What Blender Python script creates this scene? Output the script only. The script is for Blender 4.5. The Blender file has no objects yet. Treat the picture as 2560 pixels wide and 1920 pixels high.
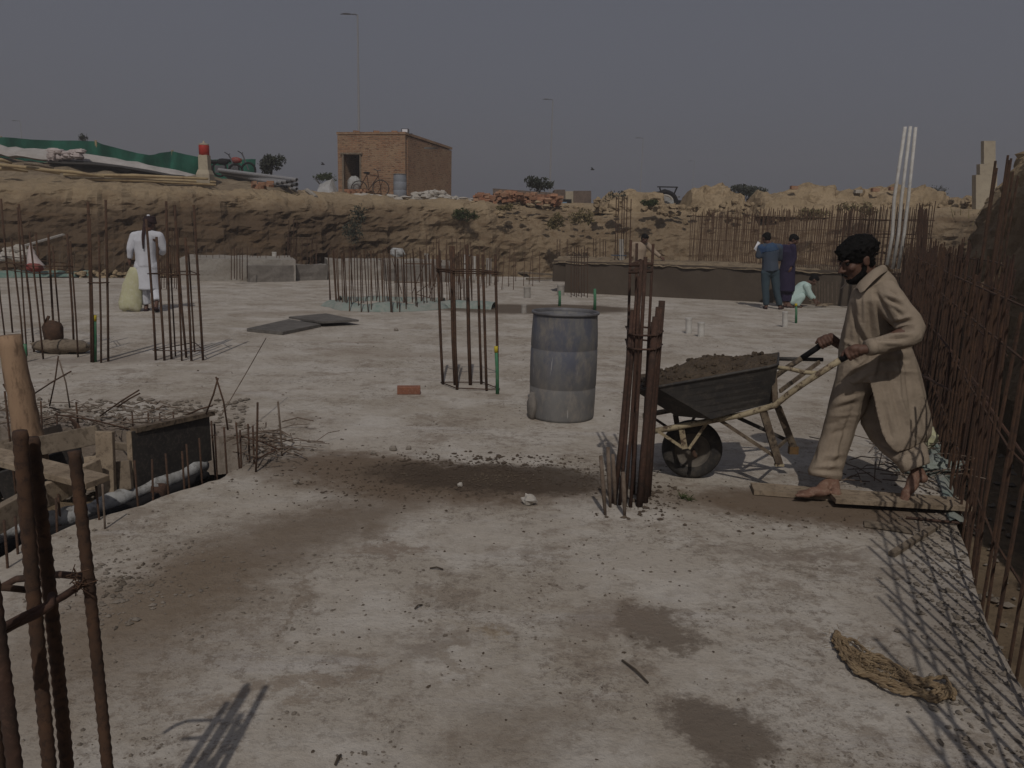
import bpy, bmesh, math, random
import numpy as np
from mathutils import Vector, Matrix, noise
from mathutils.geometry import tessellate_polygon
R = math.radians
C = bpy.context.scene.collection
SC = bpy.context.scene
random.seed(7)
# ---------------------------------------------------------------- camera
F_PX, CX, CY, CAMH = 1950.0, 1280.0, 960.0, 1.6
PITCH, ROLL = math.atan(386/1950.0), R(1.5)
CAM = Vector((0, 0, CAMH))
_f = Vector((0, math.cos(PITCH), -math.sin(PITCH)))
_r0 = Vector((1, 0, 0)); _u0 = Vector((0, math.sin(PITCH), math.cos(PITCH)))
_r = _r0*math.cos(ROLL)+_u0*math.sin(ROLL)
_u = -_r0*math.sin(ROLL)+_u0*math.cos(ROLL)
cd = bpy.data.cameras.new('camera'); cam = bpy.data.objects.new('camera', cd); C.objects.link(cam)
cd.sensor_width = 36; cd.lens = F_PX/2560*36; cd.clip_start = 0.05; cd.clip_end = 3000
M = Matrix((( _r.x,_u.x,-_f.x,0),(_r.y,_u.y,-_f.y,0),(_r.z,_u.z,-_f.z,CAMH),(0,0,0,1)))
cam.matrix_world = M
SC.camera = cam
# ---------------------------------------------------------------- world, sun, exposure
SUN_EL, SUN_AZ = 48.5, 0.5       # the light travels towards +Y, SUN_AZ degrees to the right
w = bpy.data.worlds.new('World'); SC.world = w; w.use_nodes = True
nt = w.node_tree; nt.nodes.clear()
wo = nt.nodes.new('ShaderNodeOutputWorld'); bg = nt.nodes.new('ShaderNodeBackground')
sky = nt.nodes.new('ShaderNodeTexSky'); sky.sky_type = 'NISHITA'; sky.sun_disc = False
sky.sun_elevation = R(SUN_EL); sky.sun_rotation = R(180+SUN_AZ); sky.air_density = 1.0; sky.dust_density = 6.0; sky.ozone_density = 1.0
hs = nt.nodes.new('ShaderNodeHueSaturation'); hs.inputs['Saturation'].default_value = 0.30; hs.inputs['Value'].default_value = 1.0
mx = nt.nodes.new('ShaderNodeMixRGB'); mx.inputs[0].default_value = 0.72; mx.inputs[2].default_value = (2.75, 2.98, 3.95, 1)   # thick dust haze evens the sky out
nt.links.new(sky.outputs[0], hs.inputs['Color']); nt.links.new(hs.outputs[0], mx.inputs[1]); nt.links.new(mx.outputs[0], bg.inputs[0])
bg.inputs[1].default_value = 0.075
nt.links.new(bg.outputs[0], wo.inputs[0])
sl = bpy.data.lights.new('sun', 'SUN'); sl.energy = 3.0; sl.angle = R(0.6); sl.color = (1.0, 0.93, 0.84)
so = bpy.data.objects.new('sun', sl); C.objects.link(so)
SD = Vector((math.sin(R(SUN_AZ))*math.cos(R(SUN_EL)), math.cos(R(SUN_AZ))*math.cos(R(SUN_EL)), -math.sin(R(SUN_EL))))
so.rotation_euler = SD.to_track_quat('-Z', 'Y').to_euler()
SC.view_settings.view_transform = 'Standard'; SC.view_settings.look = 'None'
SC.view_settings.exposure = -1.0; SC.view_settings.gamma = 1.0
# ---------------------------------------------------------------- survey: photo position -> world point
def ray(px, py):
    return (_f*F_PX + _r*(px-CX) - _u*(py-CY))
def G(px, py, z=0.0):            # point on the level z
    d = ray(px, py); t = (z-CAMH)/d.z
    return CAM + d*t
def D(px, py, Y):                # point in the upright plane at distance Y
    d = ray(px, py); return CAM + d*(Y/d.y)
def DL(pts, Y): return [D(a, b, Y) for a, b in pts]
# ---------------------------------------------------------------- mesh builder
class MB:
    def __init__(s): s.v = []; s.f = []
    def add(s, vs, fs):
        o = len(s.v); s.v += [tuple(x) for x in vs]; s.f += [tuple(i+o for i in f) for f in fs]
        return s
    def loft(s, rings, caps=True, closed=True):
        o = len(s.v); n = len(rings[0])
        for r in rings: s.v += [tuple(p) for p in r]
        m = n if closed else n-1
        for i in range(len(rings)-1):
            for j in range(m):
                a = o+i*n+j; b = o+i*n+(j+1) % n
                s.f.append((a, b, b+n, a+n))
        if caps and closed:
            s.f.append(tuple(o+j for j in range(n))[::-1])
            s.f.append(tuple(o+(len(rings)-1)*n+j for j in range(n)))
        return s
    def path(s, pts, radii, n=6, caps=True, flat=1.0):
        pts = [Vector(p) for p in pts]
        if not hasattr(radii, '__len__'): radii = [radii]*len(pts)
        rings = []; prev = None
        for i, p in enumerate(pts):
            t = (pts[min(i+1, len(pts)-1)]-pts[max(i-1, 0)]).normalized()
            if prev is None:
                a = Vector((0, 0, 1)) if abs(t.z) < .9 else Vector((0, 1, 0))
                u = t.cross(a).normalized()
            else:
                u = (prev - t*prev.dot(t)).normalized()
            prev = u; v = t.cross(u)
            rings.append([p+(u*math.cos(k*2*math.pi/n)+v*math.sin(k*2*math.pi/n)*flat)*radii[i] for k in range(n)])
        return s.loft(rings, caps)
    def tube(s, a, b, r, r2=None, n=6): return s.path([a, b], [r, r if r2 is None else r2], n)
    def box(s, c, size, rot=None):
        c = Vector(c); x, y, z = [q/2 for q in size]
        vs = [Vector((i*x, j*y, k*z)) for k in (-1, 1) for j in (-1, 1) for i in (-1, 1)]
        if rot is not None: vs = [rot @ q for q in vs]
        return s.add([q+c for q in vs], [(0,2,3,1),(4,5,7,6),(0,1,5,4),(2,6,7,3),(0,4,6,2),(1,3,7,5)])
    def hexa(s, bot, top):       # two quads, same order
        o = list(bot)+list(top)
        return s.add(o, [(3,2,1,0),(4,5,6,7),(0,1,5,4),(1,2,6,5),(2,3,7,6),(3,0,4,7)])
    def bar(s, a, b, wd, th, up=(0,0,1)):      # rectangular bar from a to b
        a = Vector(a); b = Vector(b); t = (b-a).normalized(); u = t.cross(Vector(up)).normalized(); v = u.cross(t)
        q = lambda p: [p+u*wd/2+v*th/2, p-u*wd/2+v*th/2, p-u*wd/2-v*th/2, p+u*wd/2-v*th/2]
        return s.loft([q(a), q(b)])
    def ball(s, c, r, seg=10, rg=7, rot=None, disp=0, ns=3.0, seed=0):
        c = Vector(c); r = Vector((r, r, r)) if not hasattr(r, '__len__') else Vector(r)
        vs = []; fs = []
        for i in range(rg+1):
            th = math.pi*i/rg
            if i in (0, rg): row = [Vector((0, 0, math.cos(th)))]
            else: row = [Vector((math.sin(th)*math.cos(2*math.pi*j/seg), math.sin(th)*math.sin(2*math.pi*j/seg), math.cos(th))) for j in range(seg)]
            for q in row:
                k = 1+disp*noise.noise(q*ns+Vector((seed*3.1, seed*1.7, seed))) if disp else 1
                q = Vector((q.x*r.x*k, q.y*r.y*k, q.z*r.z*k))
                if rot is not None: q = rot @ q
                vs.append(q+c)
        def ix(i, j): return 0 if i == 0 else (len(vs)-1 if i == rg else 1+(i-1)*seg+j % seg)
        for i in range(rg):
            for j in range(seg):
                a, b, c2, d = ix(i, j), ix(i+1, j), ix(i+1, j+1), ix(i, j+1)
                fs.append((a, b, c2) if i == rg-1 else ((a, b, d) if False else ((a, b, c2, d) if i > 0 else (a, b, c2))))
        return s.add(vs, fs)
    def cap(s, a, b, r0, r1, n=10):           # tapered capsule for remeshing
        a = Vector(a); b = Vector(b)
        s.tube(a, b, r0, r1, n); s.ball(a, r0*1.0, n, 6); s.ball(b, r1*1.0, n, 6); return s
    def lathe(s, c, prof, n=24, axis=None, caps=True):
        c = Vector(c); rings = []
        for (r, h) in prof:
            ring = [Vector((r*math.cos(2*math.pi*k/n), r*math.sin(2*math.pi*k/n), h)) for k in range(n)]
            if axis is not None: ring = [axis @ q for q in ring]
            rings.append([q+c for q in ring])
        return s.loft(rings, caps)
    def sheet(s, grid, th=None):              # grid[i][j] points; optional thickness vector
        m = len(grid[0]); g = [Vector(p) for r in grid for p in r]; n = len(grid)
        fs = [(i*m+j, i*m+j+1, (i+1)*m+j+1, (i+1)*m+j) for i in range(n-1) for j in range(m-1)]
        if th is None: return s.add(g, fs)
        th = Vector(th); k = len(g)
        fs2 = fs + [tuple(q+k for q in f)[::-1] for f in fs]
        bd = [(0, j) for j in range(m)]+[(i, m-1) for i in range(1, n)]+[(n-1, j) for j in range(m-2, -1, -1)]+[(i, 0) for i in range(n-2, 0, -1)]
        for q in range(len(bd)):
            a = bd[q][0]*m+bd[q][1]; b = bd[(q+1) % len(bd)][0]*m+bd[(q+1) % len(bd)][1]
            fs2.append((b, a, a+k, b+k))
        return s.add(g+[p+th for p in g], fs2)
def link(name, vs, fs, mat, parent=None, smooth=False, origin=None):
    if origin is None:
        if parent is not None: origin = wloc(parent)
        else:
            xs = [p[0] for p in vs]; ys = [p[1] for p in vs]; zs = [p[2] for p in vs]
            origin = Vector(((min(xs)+max(xs))/2, (min(ys)+max(ys))/2, min(zs)))
    ox, oy, oz = origin
    me = bpy.data.meshes.new(name); me.from_pydata([(x-ox, y-oy, z-oz) for x, y, z in vs], [], fs)
    me.update()
    bm = bmesh.new(); bm.from_mesh(me); bmesh.ops.recalc_face_normals(bm, faces=bm.faces); bm.to_mesh(me); bm.free()
    if smooth: me.polygons.foreach_set('use_smooth', [True]*len(me.polygons))
    if mat: me.materials.append(mat)
    o = bpy.data.objects.new(name, me); C.objects.link(o)
    if parent is not None:
        o.parent = parent; o.location = Vector(origin)-wloc(parent)
    else: o.location = origin
    return o
def wloc(o):
    p = Vector(o.location)
    while o.parent is not None:
        o = o.parent; p += Vector(o.location)
    return p
def build(mb, name, mat, parent=None, smooth=False, origin=None): return link(name, mb.v, mb.f, mat, parent, smooth, origin)
def tag(o, label, cat, group=None):
    o['label'] = label; o['category'] = cat
    if group: o['group'] = group
    return o
def thing(name, loc, label, cat, group=None):
    o = bpy.data.objects.new(name, None); C.objects.link(o); o.location = Vector(loc); o.empty_display_size = .1
    return tag(o, label, cat, group)
def struct(o): o['kind'] = 'structure'; return o
def remesh(o, voxel, smooth_it=2, disp=0, ns=6.0, stretch=(1,1,1), sub=False):
    """join the closed shapes of a mesh into one continuous skin"""
    m = o.modifiers.new('r', 'REMESH'); m.mode = 'VOXEL'; m.voxel_size = voxel; m.use_smooth_shade = True
    if smooth_it:
        m2 = o.modifiers.new('s', 'SMOOTH'); m2.factor = .5; m2.iterations = smooth_it
    dg = bpy.context.evaluated_depsgraph_get(); dg.update()
    me = bpy.data.meshes.new_from_object(o.evaluated_get(dg))
    o.modifiers.clear(); old = o.data; o.data = me
    if not me.materials and old.materials: me.materials.append(old.materials[0])
    me.polygons.foreach_set('use_smooth', [True]*len(me.polygons))
    if disp:
        nn = [v.normal.copy() for v in me.vertices]
        for v, q in zip(me.vertices, nn):
            p = Vector((v.co.x*stretch[0], v.co.y*stretch[1], v.co.z*stretch[2]))*ns
            a = noise.noise(p); b = 1-abs(noise.noise(p*.7+Vector((9, 2, 5))))*2.2
            v.co += q*disp*(a*.6+b*.6)
        me.update()
    return o
# ---------------------------------------------------------------- materials
def nod(t, kind, **kw):
    n = t.nodes.new(kind)
    for k, v in kw.items():
        if hasattr(n, k) and k not in n.inputs: setattr(n, k, v)
        else: n.inputs[k].default_value = v
    return n
def c4(c): return (c[0], c[1], c[2], 1)
def mat(name, c1, c2=None, scale=5.0, rough=.85, c3=None, scale3=40.0, amt3=.4, bump=.3, bscale=30.0, metal=0.0, stretch=(1,1,1), lo=.35, hi=.65, bdist=.01, spec=.3, extra=None):
    m = bpy.data.materials.new(name); m.use_nodes = True; t = m.node_tree; b = t.nodes['Principled BSDF']; L = t.links.new
    b.inputs['Roughness'].default_value = rough; b.inputs['Metallic'].default_value = metal; b.inputs['Specular IOR Level'].default_value = spec
    tc = t.nodes.new('ShaderNodeTexCoord'); mp = t.nodes.new('ShaderNodeMapping'); mp.inputs['Scale'].default_value = stretch
    L(tc.outputs['Object'], mp.inputs[0])
    col = None
    rgb = t.nodes.new('ShaderNodeRGB'); rgb.outputs[0].default_value = c4(c1); col = rgb.outputs[0]
    if c2 is not None:
        n = nod(t, 'ShaderNodeTexNoise', Scale=scale, Detail=8.0, Roughness=.62); L(mp.outputs[0], n.inputs['Vector'])
        mr = nod(t, 'ShaderNodeMapRange'); mr.inputs[1].default_value = lo; mr.inputs[2].default_value = hi; L(n.outputs[0], mr.inputs[0])
        mi = t.nodes.new('ShaderNodeMixRGB'); L(mr.outputs[0], mi.inputs[0]); L(col, mi.inputs[1]); mi.inputs[2].default_value = c4(c2); col = mi.outputs[0]
    if c3 is not None:
        n = nod(t, 'ShaderNodeTexNoise', Scale=scale3, Detail=6.0, Roughness=.7); L(mp.outputs[0], n.inputs['Vector'])
        mr = nod(t, 'ShaderNodeMapRange'); mr.inputs[1].default_value = .5; mr.inputs[2].default_value = .62; mr.inputs[4].default_value = amt3; L(n.outputs[0], mr.inputs[0])
        mi = t.nodes.new('ShaderNodeMixRGB'); L(mr.outputs[0], mi.inputs[0]); L(col, mi.inputs[1]); mi.inputs[2].default_value = c4(c3); col = mi.outputs[0]
    if extra: col = extra(t, mp.outputs[0], col, tc)
    L(col, b.inputs['Base Color'])
    if bump:
        n = nod(t, 'ShaderNodeTexNoise', Scale=bscale, Detail=10.0, Roughness=.7); L(mp.outputs[0], n.inputs['Vector'])
        bp = nod(t, 'ShaderNodeBump', Strength=bump, Distance=bdist); L(n.outputs[0], bp.inputs['Height']); L(bp.outputs[0], b.inputs['Normal'])
    return m
def mixc(t, fac, a, col, amt=1.0):
    mi = t.nodes.new('ShaderNodeMixRGB')
    if amt != 1.0:
        mu = nod(t, 'ShaderNodeMath', operation='MULTIPLY'); mu.inputs[1].default_value = amt; t.links.new(fac, mu.inputs[0]); fac = mu.outputs[0]
    t.links.new(fac, mi.inputs[0]); t.links.new(a, mi.inputs[1]); mi.inputs[2].default_value = c4(col); return mi.outputs[0]
MT = {}
MT['rust'] = mat('rusty_steel', (.060,.037,.027), (.105,.058,.036), 14, .9, (.033,.023,.02), 55, .7, .5, 160, bdist=.002)
MT['rustred'] = mat('red_rust', (.078,.042,.030), (.046,.030,.024), 11, .9, (.13,.075,.055), 50, .4, .5, 160, bdist=.002)
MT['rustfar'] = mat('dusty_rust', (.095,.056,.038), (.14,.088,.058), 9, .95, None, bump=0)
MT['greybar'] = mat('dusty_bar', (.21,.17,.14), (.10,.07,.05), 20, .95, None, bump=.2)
MT['wood'] = mat('old_wood', (.24,.195,.148), (.15,.12,.09), 6, .9, (.09,.07,.052), 26, .7, .5, 40, stretch=(1,1,1), bdist=.004)
MT['woodlight'] = mat('pale_plank', (.34,.275,.205), (.22,.17,.12), 7, .9, (.12,.09,.065), 30, .65, .5, 50, bdist=.004)
MT['woodlog'] = mat('log_bark', (.36,.245,.16), (.24,.155,.10), 6, .9, (.12,.075,.05), 22, .7, .8, 30, stretch=(1,1,.3), bdist=.008)
MT['bamboo'] = mat('bamboo', (.42,.33,.19), (.30,.22,.13), 5, .8, None, bump=.2)
MT['ply'] = mat('black_film_plywood', (.030,.028,.028), (.05,.046,.042), 5, .75, (.12,.1,.085), 40, .35, .2, 40, bdist=.002)
MT['plygrey'] = mat('dusty_ply', (.085,.078,.072), (.14,.13,.12), 5, .85, (.25,.23,.21), 30, .3, .2, 40, bdist=.002)
MT['conc'] = mat('concrete', (.33,.31,.285), (.26,.235,.205), 2.2, .95, (.2,.18,.155), 14, .5, .5, 30, bdist=.01)
MT['concdark'] = mat('dark_concrete', (.16,.145,.13), (.235,.215,.195), 2.2, .95, (.11,.1,.09), 14, .5, .5, 30, bdist=.01)
MT['concwhite'] = mat('white_concrete', (.42,.40,.39), (.32,.30,.285), 2.2, .95, (.33,.3,.27), 10, .4, .3, 30, bdist=.01)
MT['mudwall'] = mat('brown_render', (.068,.052,.040), (.10,.08,.062), .8, .95, (.07,.055,.045), 7, .5, .3, 30, bdist=.006)
MT['pvc'] = mat('white_pvc', (.55,.54,.52), (.42,.4,.37), 9, .6, None, bump=0)
MT['pvcdirty'] = mat('dusty_pvc', (.36,.345,.32), (.28,.255,.23), 12, .8, None, bump=.1)
MT['green'] = mat('green_pipe', (.035,.16,.075), (.06,.20,.11), 14, .6, (.2,.22,.16), 30, .4, 0)
MT['yellow'] = mat('yellow_cap', (.5,.40,.03), None, rough=.6, bump=0)
MT['mud'] = mat('wet_cement', (.080,.058,.040), (.125,.094,.066), 9, .9, (.05,.042,.036), 60, .6, .9, 60, bdist=.02)
MT['tray'] = mat('steel_tray', (.038,.037,.038), (.065,.06,.056), 4, .7, (.12,.105,.09), 18, .45, .3, 25, bdist=.004)
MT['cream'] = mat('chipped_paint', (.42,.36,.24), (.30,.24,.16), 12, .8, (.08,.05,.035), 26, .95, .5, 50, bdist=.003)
MT['creamdark'] = mat('dark_chipped_paint', (.10,.072,.052), (.2,.16,.115), 12, .8, (.04,.03,.025), 26, .9, .5, 50, bdist=.003)  # darker copy of the chipped paint, mostly for far and lower frame parts
MT['tyre'] = mat('rubber', (.030,.028,.028), (.05,.046,.042), 10, .9, (.10,.085,.07), 20, .4, .4, 60, bdist=.003)
MT['rim'] = mat('muddy_rim', (.10,.088,.078), (.17,.15,.125), 10, .85, None, bump=.3)
MT['skin'] = mat('brown_skin', (.125,.066,.046), (.098,.05,.036), 9, .6, None, bump=.15, bscale=120, bdist=.001, spec=.4)
MT['skinfoot'] = mat('dusty_skin', (.215,.125,.09), (.16,.085,.06), 9, .7, (.3,.22,.17), 40, .5, .2, 90, bdist=.001)
MT['hair'] = mat('black_hair', (.004,.004,.004), (.007,.006,.006), 30, .75, None, bump=.8, bscale=90, bdist=.004, stretch=(1,1,.3), spec=.12)
def cloth(n, a, b, rough=.95, sc=4): return mat(n, a, b, sc, rough, None, bump=.6, bscale=14, bdist=.012, spec=.1)
MT['kameez'] = mat('khaki_cotton', (.345,.285,.225), (.275,.225,.175), 3, .95, (.22,.18,.14), 9, .45, .7, 22, bdist=.012, spec=.1)
MT['kameezdirt'] = MT['kameez']
MT['whitecloth'] = cloth('white_cotton', (.60,.62,.68), (.50,.51,.56))
MT['beigecloth'] = cloth('beige_cotton', (.36,.29,.225), (.3,.235,.18))
MT['bluecloth'] = cloth('blue_shirt', (.03,.062,.15), (.05,.085,.14))
MT['bluegrey'] = cloth('grey_blue_shirt', (.075,.09,.12), (.06,.08,.115))
MT['jeans'] = cloth('denim', (.045,.068,.088), (.06,.088,.108))
MT['purple'] = cloth('dark_purple_cotton', (.042,.034,.068), (.03,.025,.055))
MT['aqua'] = cloth('pale_aqua_cotton', (.50,.64,.62), (.42,.56,.54))
MT['darkcloth'] = cloth('dark_cloth', (.03,.022,.024), (.05,.03,.03))
MT['paper'] = mat('paper', (.72,.73,.78), None, bump=0)
MT['sack'] = mat('pale_sack', (.50,.50,.33), (.42,.40,.26), 5, .9, (.56,.55,.48), 14, .5, .4, 20, bdist=.01)
MT['plastic'] = mat('white_bag', (.52,.46,.45), (.4,.34,.33), 8, .5, None, bump=.3)
MT['redstuff'] = mat('red_goods', (.28,.04,.035), (.2,.08,.07), 8, .6, None, bump=.2)
MT['net'] = mat('green_net', (.010,.11,.072), (.007,.07,.048), 1.3, .8, (.016,.15,.10), 6, .3, .4, 8, bdist=.05)
MT['netpale'] = mat('green_sheet', (.10,.20,.17), (.2,.26,.23), 4, .8, (.3,.3,.28), 12, .6, .4, 12, bdist=.03)
MT['redpaint'] = mat('red_paint', (.42,.03,.022), (.33,.03,.02), 5, .6, None, bump=0)
MT['creamwall'] = mat('cream_plaster', (.44,.39,.30), (.37,.32,.245), 1.5, .9, (.27,.23,.18), 8, .4, .3, 20, bdist=.01)
MT['steelpipe'] = mat('grey_pipe', (.27,.27,.285), (.26,.26,.27), 4, .6, (.12,.11,.11), 12, .4, 0)
MT['black'] = mat('black_inside', (.012,.011,.012), None, bump=0)
MT['lamp'] = mat('lamp_metal', (.11,.11,.12), None, bump=0)
MT['lamppale'] = mat('lamp_pole', (.27,.27,.285), None, bump=0)  # pole colour paled towards the sky, so haze fading is put into it
MT['rope'] = mat('straw_rope', (.30,.225,.14), (.20,.145,.09), 20, .95, (.14,.09,.05), 60, .6, .8, 80, bdist=.004)
MT['bag'] = mat('cement_bag', (.45,.46,.47), (.30,.30,.29), 7, .85, (.14,.13,.12), 24, .7, .6, 20, bdist=.01)
MT['stone'] = mat('stone_chip', (.30,.275,.245), (.17,.14,.115), 3, .95, None, bump=.5, bscale=60)
MT['pebble'] = mat('pebbles', (.24,.21,.18), (.11,.09,.07), 2.5, .95, None, bump=0)
MT['crumb'] = mat('mud_crumbs', (.11,.085,.062), (.07,.052,.04), 4, .95, None, bump=0)
MT['whitestone'] = mat('white_rubble', (.47,.45,.42), (.33,.3,.26), 2, .95, None, bump=.4, bscale=20)
MT['leafdark'] = mat('dark_leaves', (.035,.042,.032), (.06,.065,.045), 6, .8, None, bump=0)
MT['leafgreen'] = mat('green_leaves', (.055,.07,.022), (.035,.048,.018), 6, .8, None, bump=0)
MT['drygrass'] = mat('dry_grass', (.20,.16,.075), (.12,.10,.05), 6, .9, None, bump=0)
MT['branch'] = mat('branches', (.07,.055,.042), None, bump=0)
MT['slate'] = mat('grey_shrub_shade', (.09,.09,.085), None, bump=0)
MT['asb'] = MT['conc']

def drum_extra(t, vec, col, tc):
    # blue paint remains round the middle of the drum
    sx = t.nodes.new('ShaderNodeSeparateXYZ'); t.links.new(tc.outputs['Object'], sx.inputs[0])
    fr = nod(t, 'ShaderNodeMapRange', interpolation_type='SMOOTHSTEP'); fr.inputs[1].default_value = .20; fr.inputs[2].default_value = .58; t.links.new(sx.outputs['Z'], fr.inputs[0])
    n = nod(t, 'ShaderNodeTexNoise', Scale=3.4, Detail=12.0, Roughness=.78); 
    mp = t.nodes.new('ShaderNodeMapping'); mp.inputs['Scale'].default_value = (1.6,1.6,.8); t.links.new(tc.outputs['Object'], mp.inputs[0]); t.links.new(mp.outputs[0], n.inputs['Vector'])
    mr = nod(t, 'ShaderNodeMapRange'); mr.inputs[1].default_value = .44; mr.inputs[2].default_value = .56; t.links.new(n.outputs[0], mr.inputs[0])
    mu = nod(t, 'ShaderNodeMath', operation='MULTIPLY'); t.links.new(fr.outputs[0], mu.inputs[0]); t.links.new(mr.outputs[0], mu.inputs[1])
    col = mixc(t, mu.outputs[0], col, (.07,.085,.14), .60)
    # long vertical scratches
    n2 = nod(t, 'ShaderNodeTexNoise', Scale=9.0, Detail=3.0); mp2 = t.nodes.new('ShaderNodeMapping'); mp2.inputs['Scale'].default_value = (3,3,.35)
    t.links.new(tc.outputs['Object'], mp2.inputs[0]); t.links.new(mp2.outputs[0], n2.inputs['Vector'])
    mr2 = nod(t, 'ShaderNodeMapRange'); mr2.inputs[1].default_value = .68; mr2.inputs[2].default_value = .72; t.links.new(n2.outputs[0], mr2.inputs[0])
    return mixc(t, mr2.outputs[0], col, (.42,.41,.40), .6)
MT['drum'] = mat('drum_plastic', (.20,.195,.19), (.13,.13,.135), 4, .65, (.28,.25,.215), 9, .5, .2, 30, stretch=(1,1,.5), bdist=.004, extra=drum_extra)

def brick_mat():
    m = bpy.data.materials.new('brickwork'); m.use_nodes = True; t = m.node_tree; b = t.nodes['Principled BSDF']; L = t.links.new
    tc = t.nodes.new('ShaderNodeTexCoord'); ge = t.nodes.new('ShaderNodeNewGeometry')
    sx = t.nodes.new('ShaderNodeSeparateXYZ'); L(tc.outputs['Object'], sx.inputs[0])
    add = nod(t, 'ShaderNodeMath', operation='ADD'); L(sx.outputs['X'], add.inputs[0]); L(sx.outputs['Y'], add.inputs[1])
    cb = t.nodes.new('ShaderNodeCombineXYZ'); L(add.outputs[0], cb.inputs[0]); L(sx.outputs['Z'], cb.inputs[1])
    br = nod(t, 'ShaderNodeTexBrick', Scale=1.0); br.inputs['Brick Width'].default_value = .26; br.inputs['Row Height'].default_value = .085; br.inputs['Mortar Size'].default_value = .012
    br.inputs['Color1'].default_value = c4((.31,.165,.095)); br.inputs['Color2'].default_value = c4((.19,.105,.065)); br.inputs['Mortar'].default_value = c4((.30,.22,.15)); br.inputs['Bias'].default_value = -.1
    L(cb.outputs[0], br.inputs['Vector'])
    n = nod(t, 'ShaderNodeTexNoise', Scale=1.1, Detail=9.0, Roughness=.75); L(tc.outputs['Object'], n.inputs['Vector'])
    mr = nod(t, 'ShaderNodeMapRange'); mr.inputs[1].default_value = .42; mr.inputs[2].default_value = .62; L(n.outputs[0], mr.inputs[0])
    col = mixc(t, mr.outputs[0], br.outputs[0], (.34,.235,.15), .9)
    n3 = nod(t, 'ShaderNodeTexNoise', Scale=9.0, Detail=4.0, Roughness=.6); mp = t.nodes.new('ShaderNodeMapping'); mp.inputs['Scale'].default_value = (.6,.6,2.4); L(tc.outputs['Object'], mp.inputs[0]); L(mp.outputs[0], n3.inputs['Vector'])
    mr3 = nod(t, 'ShaderNodeMapRange'); mr3.inputs[1].default_value = .56; mr3.inputs[2].default_value = .63; L(n3.outputs[0], mr3.inputs[0])
    col = mixc(t, mr3.outputs[0], col, (.10,.055,.035), .8)
    L(col, b.inputs['Base Color']); b.inputs['Roughness'].default_value = .95
    bp = nod(t, 'ShaderNodeBump', Strength=.6, Distance=.03); L(br.outputs['Fac'], bp.inputs['Height']); bp.invert = True; L(bp.outputs[0], b.inputs['Normal'])
    return m
MT['brick'] = brick_mat()
MT['dull'] = mat('dull_block', (.19,.145,.12), (.13,.10,.085), 3, .95, (.08,.06,.05), 9, .6, .4, 20, bdist=.02)
MT['drumrim'] = mat('drum_rim', (.17,.17,.18), (.10,.10,.11), 9, .5, None, bump=0)
MT['onebrick'] = mat('red_brick', (.27,.115,.07), (.20,.085,.055), 12, .9, (.33,.21,.16), 40, .5, .5, 60, bdist=.003)
MT['brickdust'] = mat('broken_bricks', (.30,.135,.08), (.36,.23,.15), 2.5, .95, None, bump=.5, bscale=14, bdist=.03)

# ---------------------------------------------------------------- soil of the banks
def soil_extra(t, vec, col, tc):
    L = t.links.new
    sx = t.nodes.new('ShaderNodeSeparateXYZ'); L(tc.outputs['Object'], sx.inputs[0])
    # damp dark clay on the left face (world X below about -4), crusty pale crest
    n = nod(t, 'ShaderNodeTexNoise', Scale=.35, Detail=5.0); L(tc.outputs['Object'], n.inputs['Vector'])
    ad = nod(t, 'ShaderNodeMath', operation='MULTIPLY_ADD'); ad.inputs[1].default_value = 9.0; L(n.outputs[0], ad.inputs[0]); L(sx.outputs['X'], ad.inputs[2])
    mr = nod(t, 'ShaderNodeMapRange', interpolation_type='SMOOTHSTEP'); mr.inputs[1].default_value = 4.5; mr.inputs[2].default_value = -2.5; L(ad.outputs[0], mr.inputs[0])
    zn = nod(t, 'ShaderNodeMath', operation='MULTIPLY_ADD'); zn.inputs[1].default_value = 1.2; L(n.outputs[0], zn.inputs[0]); L(sx.outputs['Z'], zn.inputs[2])
    mz = nod(t, 'ShaderNodeMapRange', interpolation_type='SMOOTHSTEP'); mz.inputs[1].default_value = 2.95; mz.inputs[2].default_value = 2.3; L(zn.outputs[0], mz.inputs[0])
    mu = nod(t, 'ShaderNodeMath', operation='MULTIPLY'); L(mr.outputs[0], mu.inputs[0]); L(mz.outputs[0], mu.inputs[1])
    col = mixc(t, mu.outputs[0], col, (.092,.063,.042), .85)
    # layered beds
    w_ = nod(t, 'ShaderNodeTexNoise', Scale=1.0, Detail=5.0, Roughness=.6); mp = t.nodes.new('ShaderNodeMapping'); mp.inputs['Scale'].default_value = (.5,.5,5.5)
    L(tc.outputs['Object'], mp.inputs[0]); L(mp.outputs[0], w_.inputs['Vector'])
    mr2 = nod(t, 'ShaderNodeMapRange'); mr2.inputs[1].default_value = .53; mr2.inputs[2].default_value = .66; L(w_.outputs[0], mr2.inputs[0])
    col = mixc(t, mr2.outputs[0], col, (.15,.10,.06), .6)
    ms = nod(t, 'ShaderNodeMapRange', interpolation_type='SMOOTHSTEP'); ms.inputs[1].default_value = 2.75; ms.inputs[2].default_value = 3.15; L(zn.outputs[0], ms.inputs[0])
    return mixc(t, ms.outputs[0], col, (.44,.345,.225), .45)
MT['soil'] = mat('bank_soil', (.295,.225,.15), (.20,.15,.098), 1.1, .98, (.15,.10,.058), 5, .6, .9, 3.5, bdist=.12, extra=soil_extra, spec=.1)
MT['heap'] = mat('dry_clods', (.39,.30,.195), (.27,.205,.13), 1.2, .98, (.18,.13,.08), 4, .6, .9, 4, bdist=.08, spec=.1)
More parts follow.
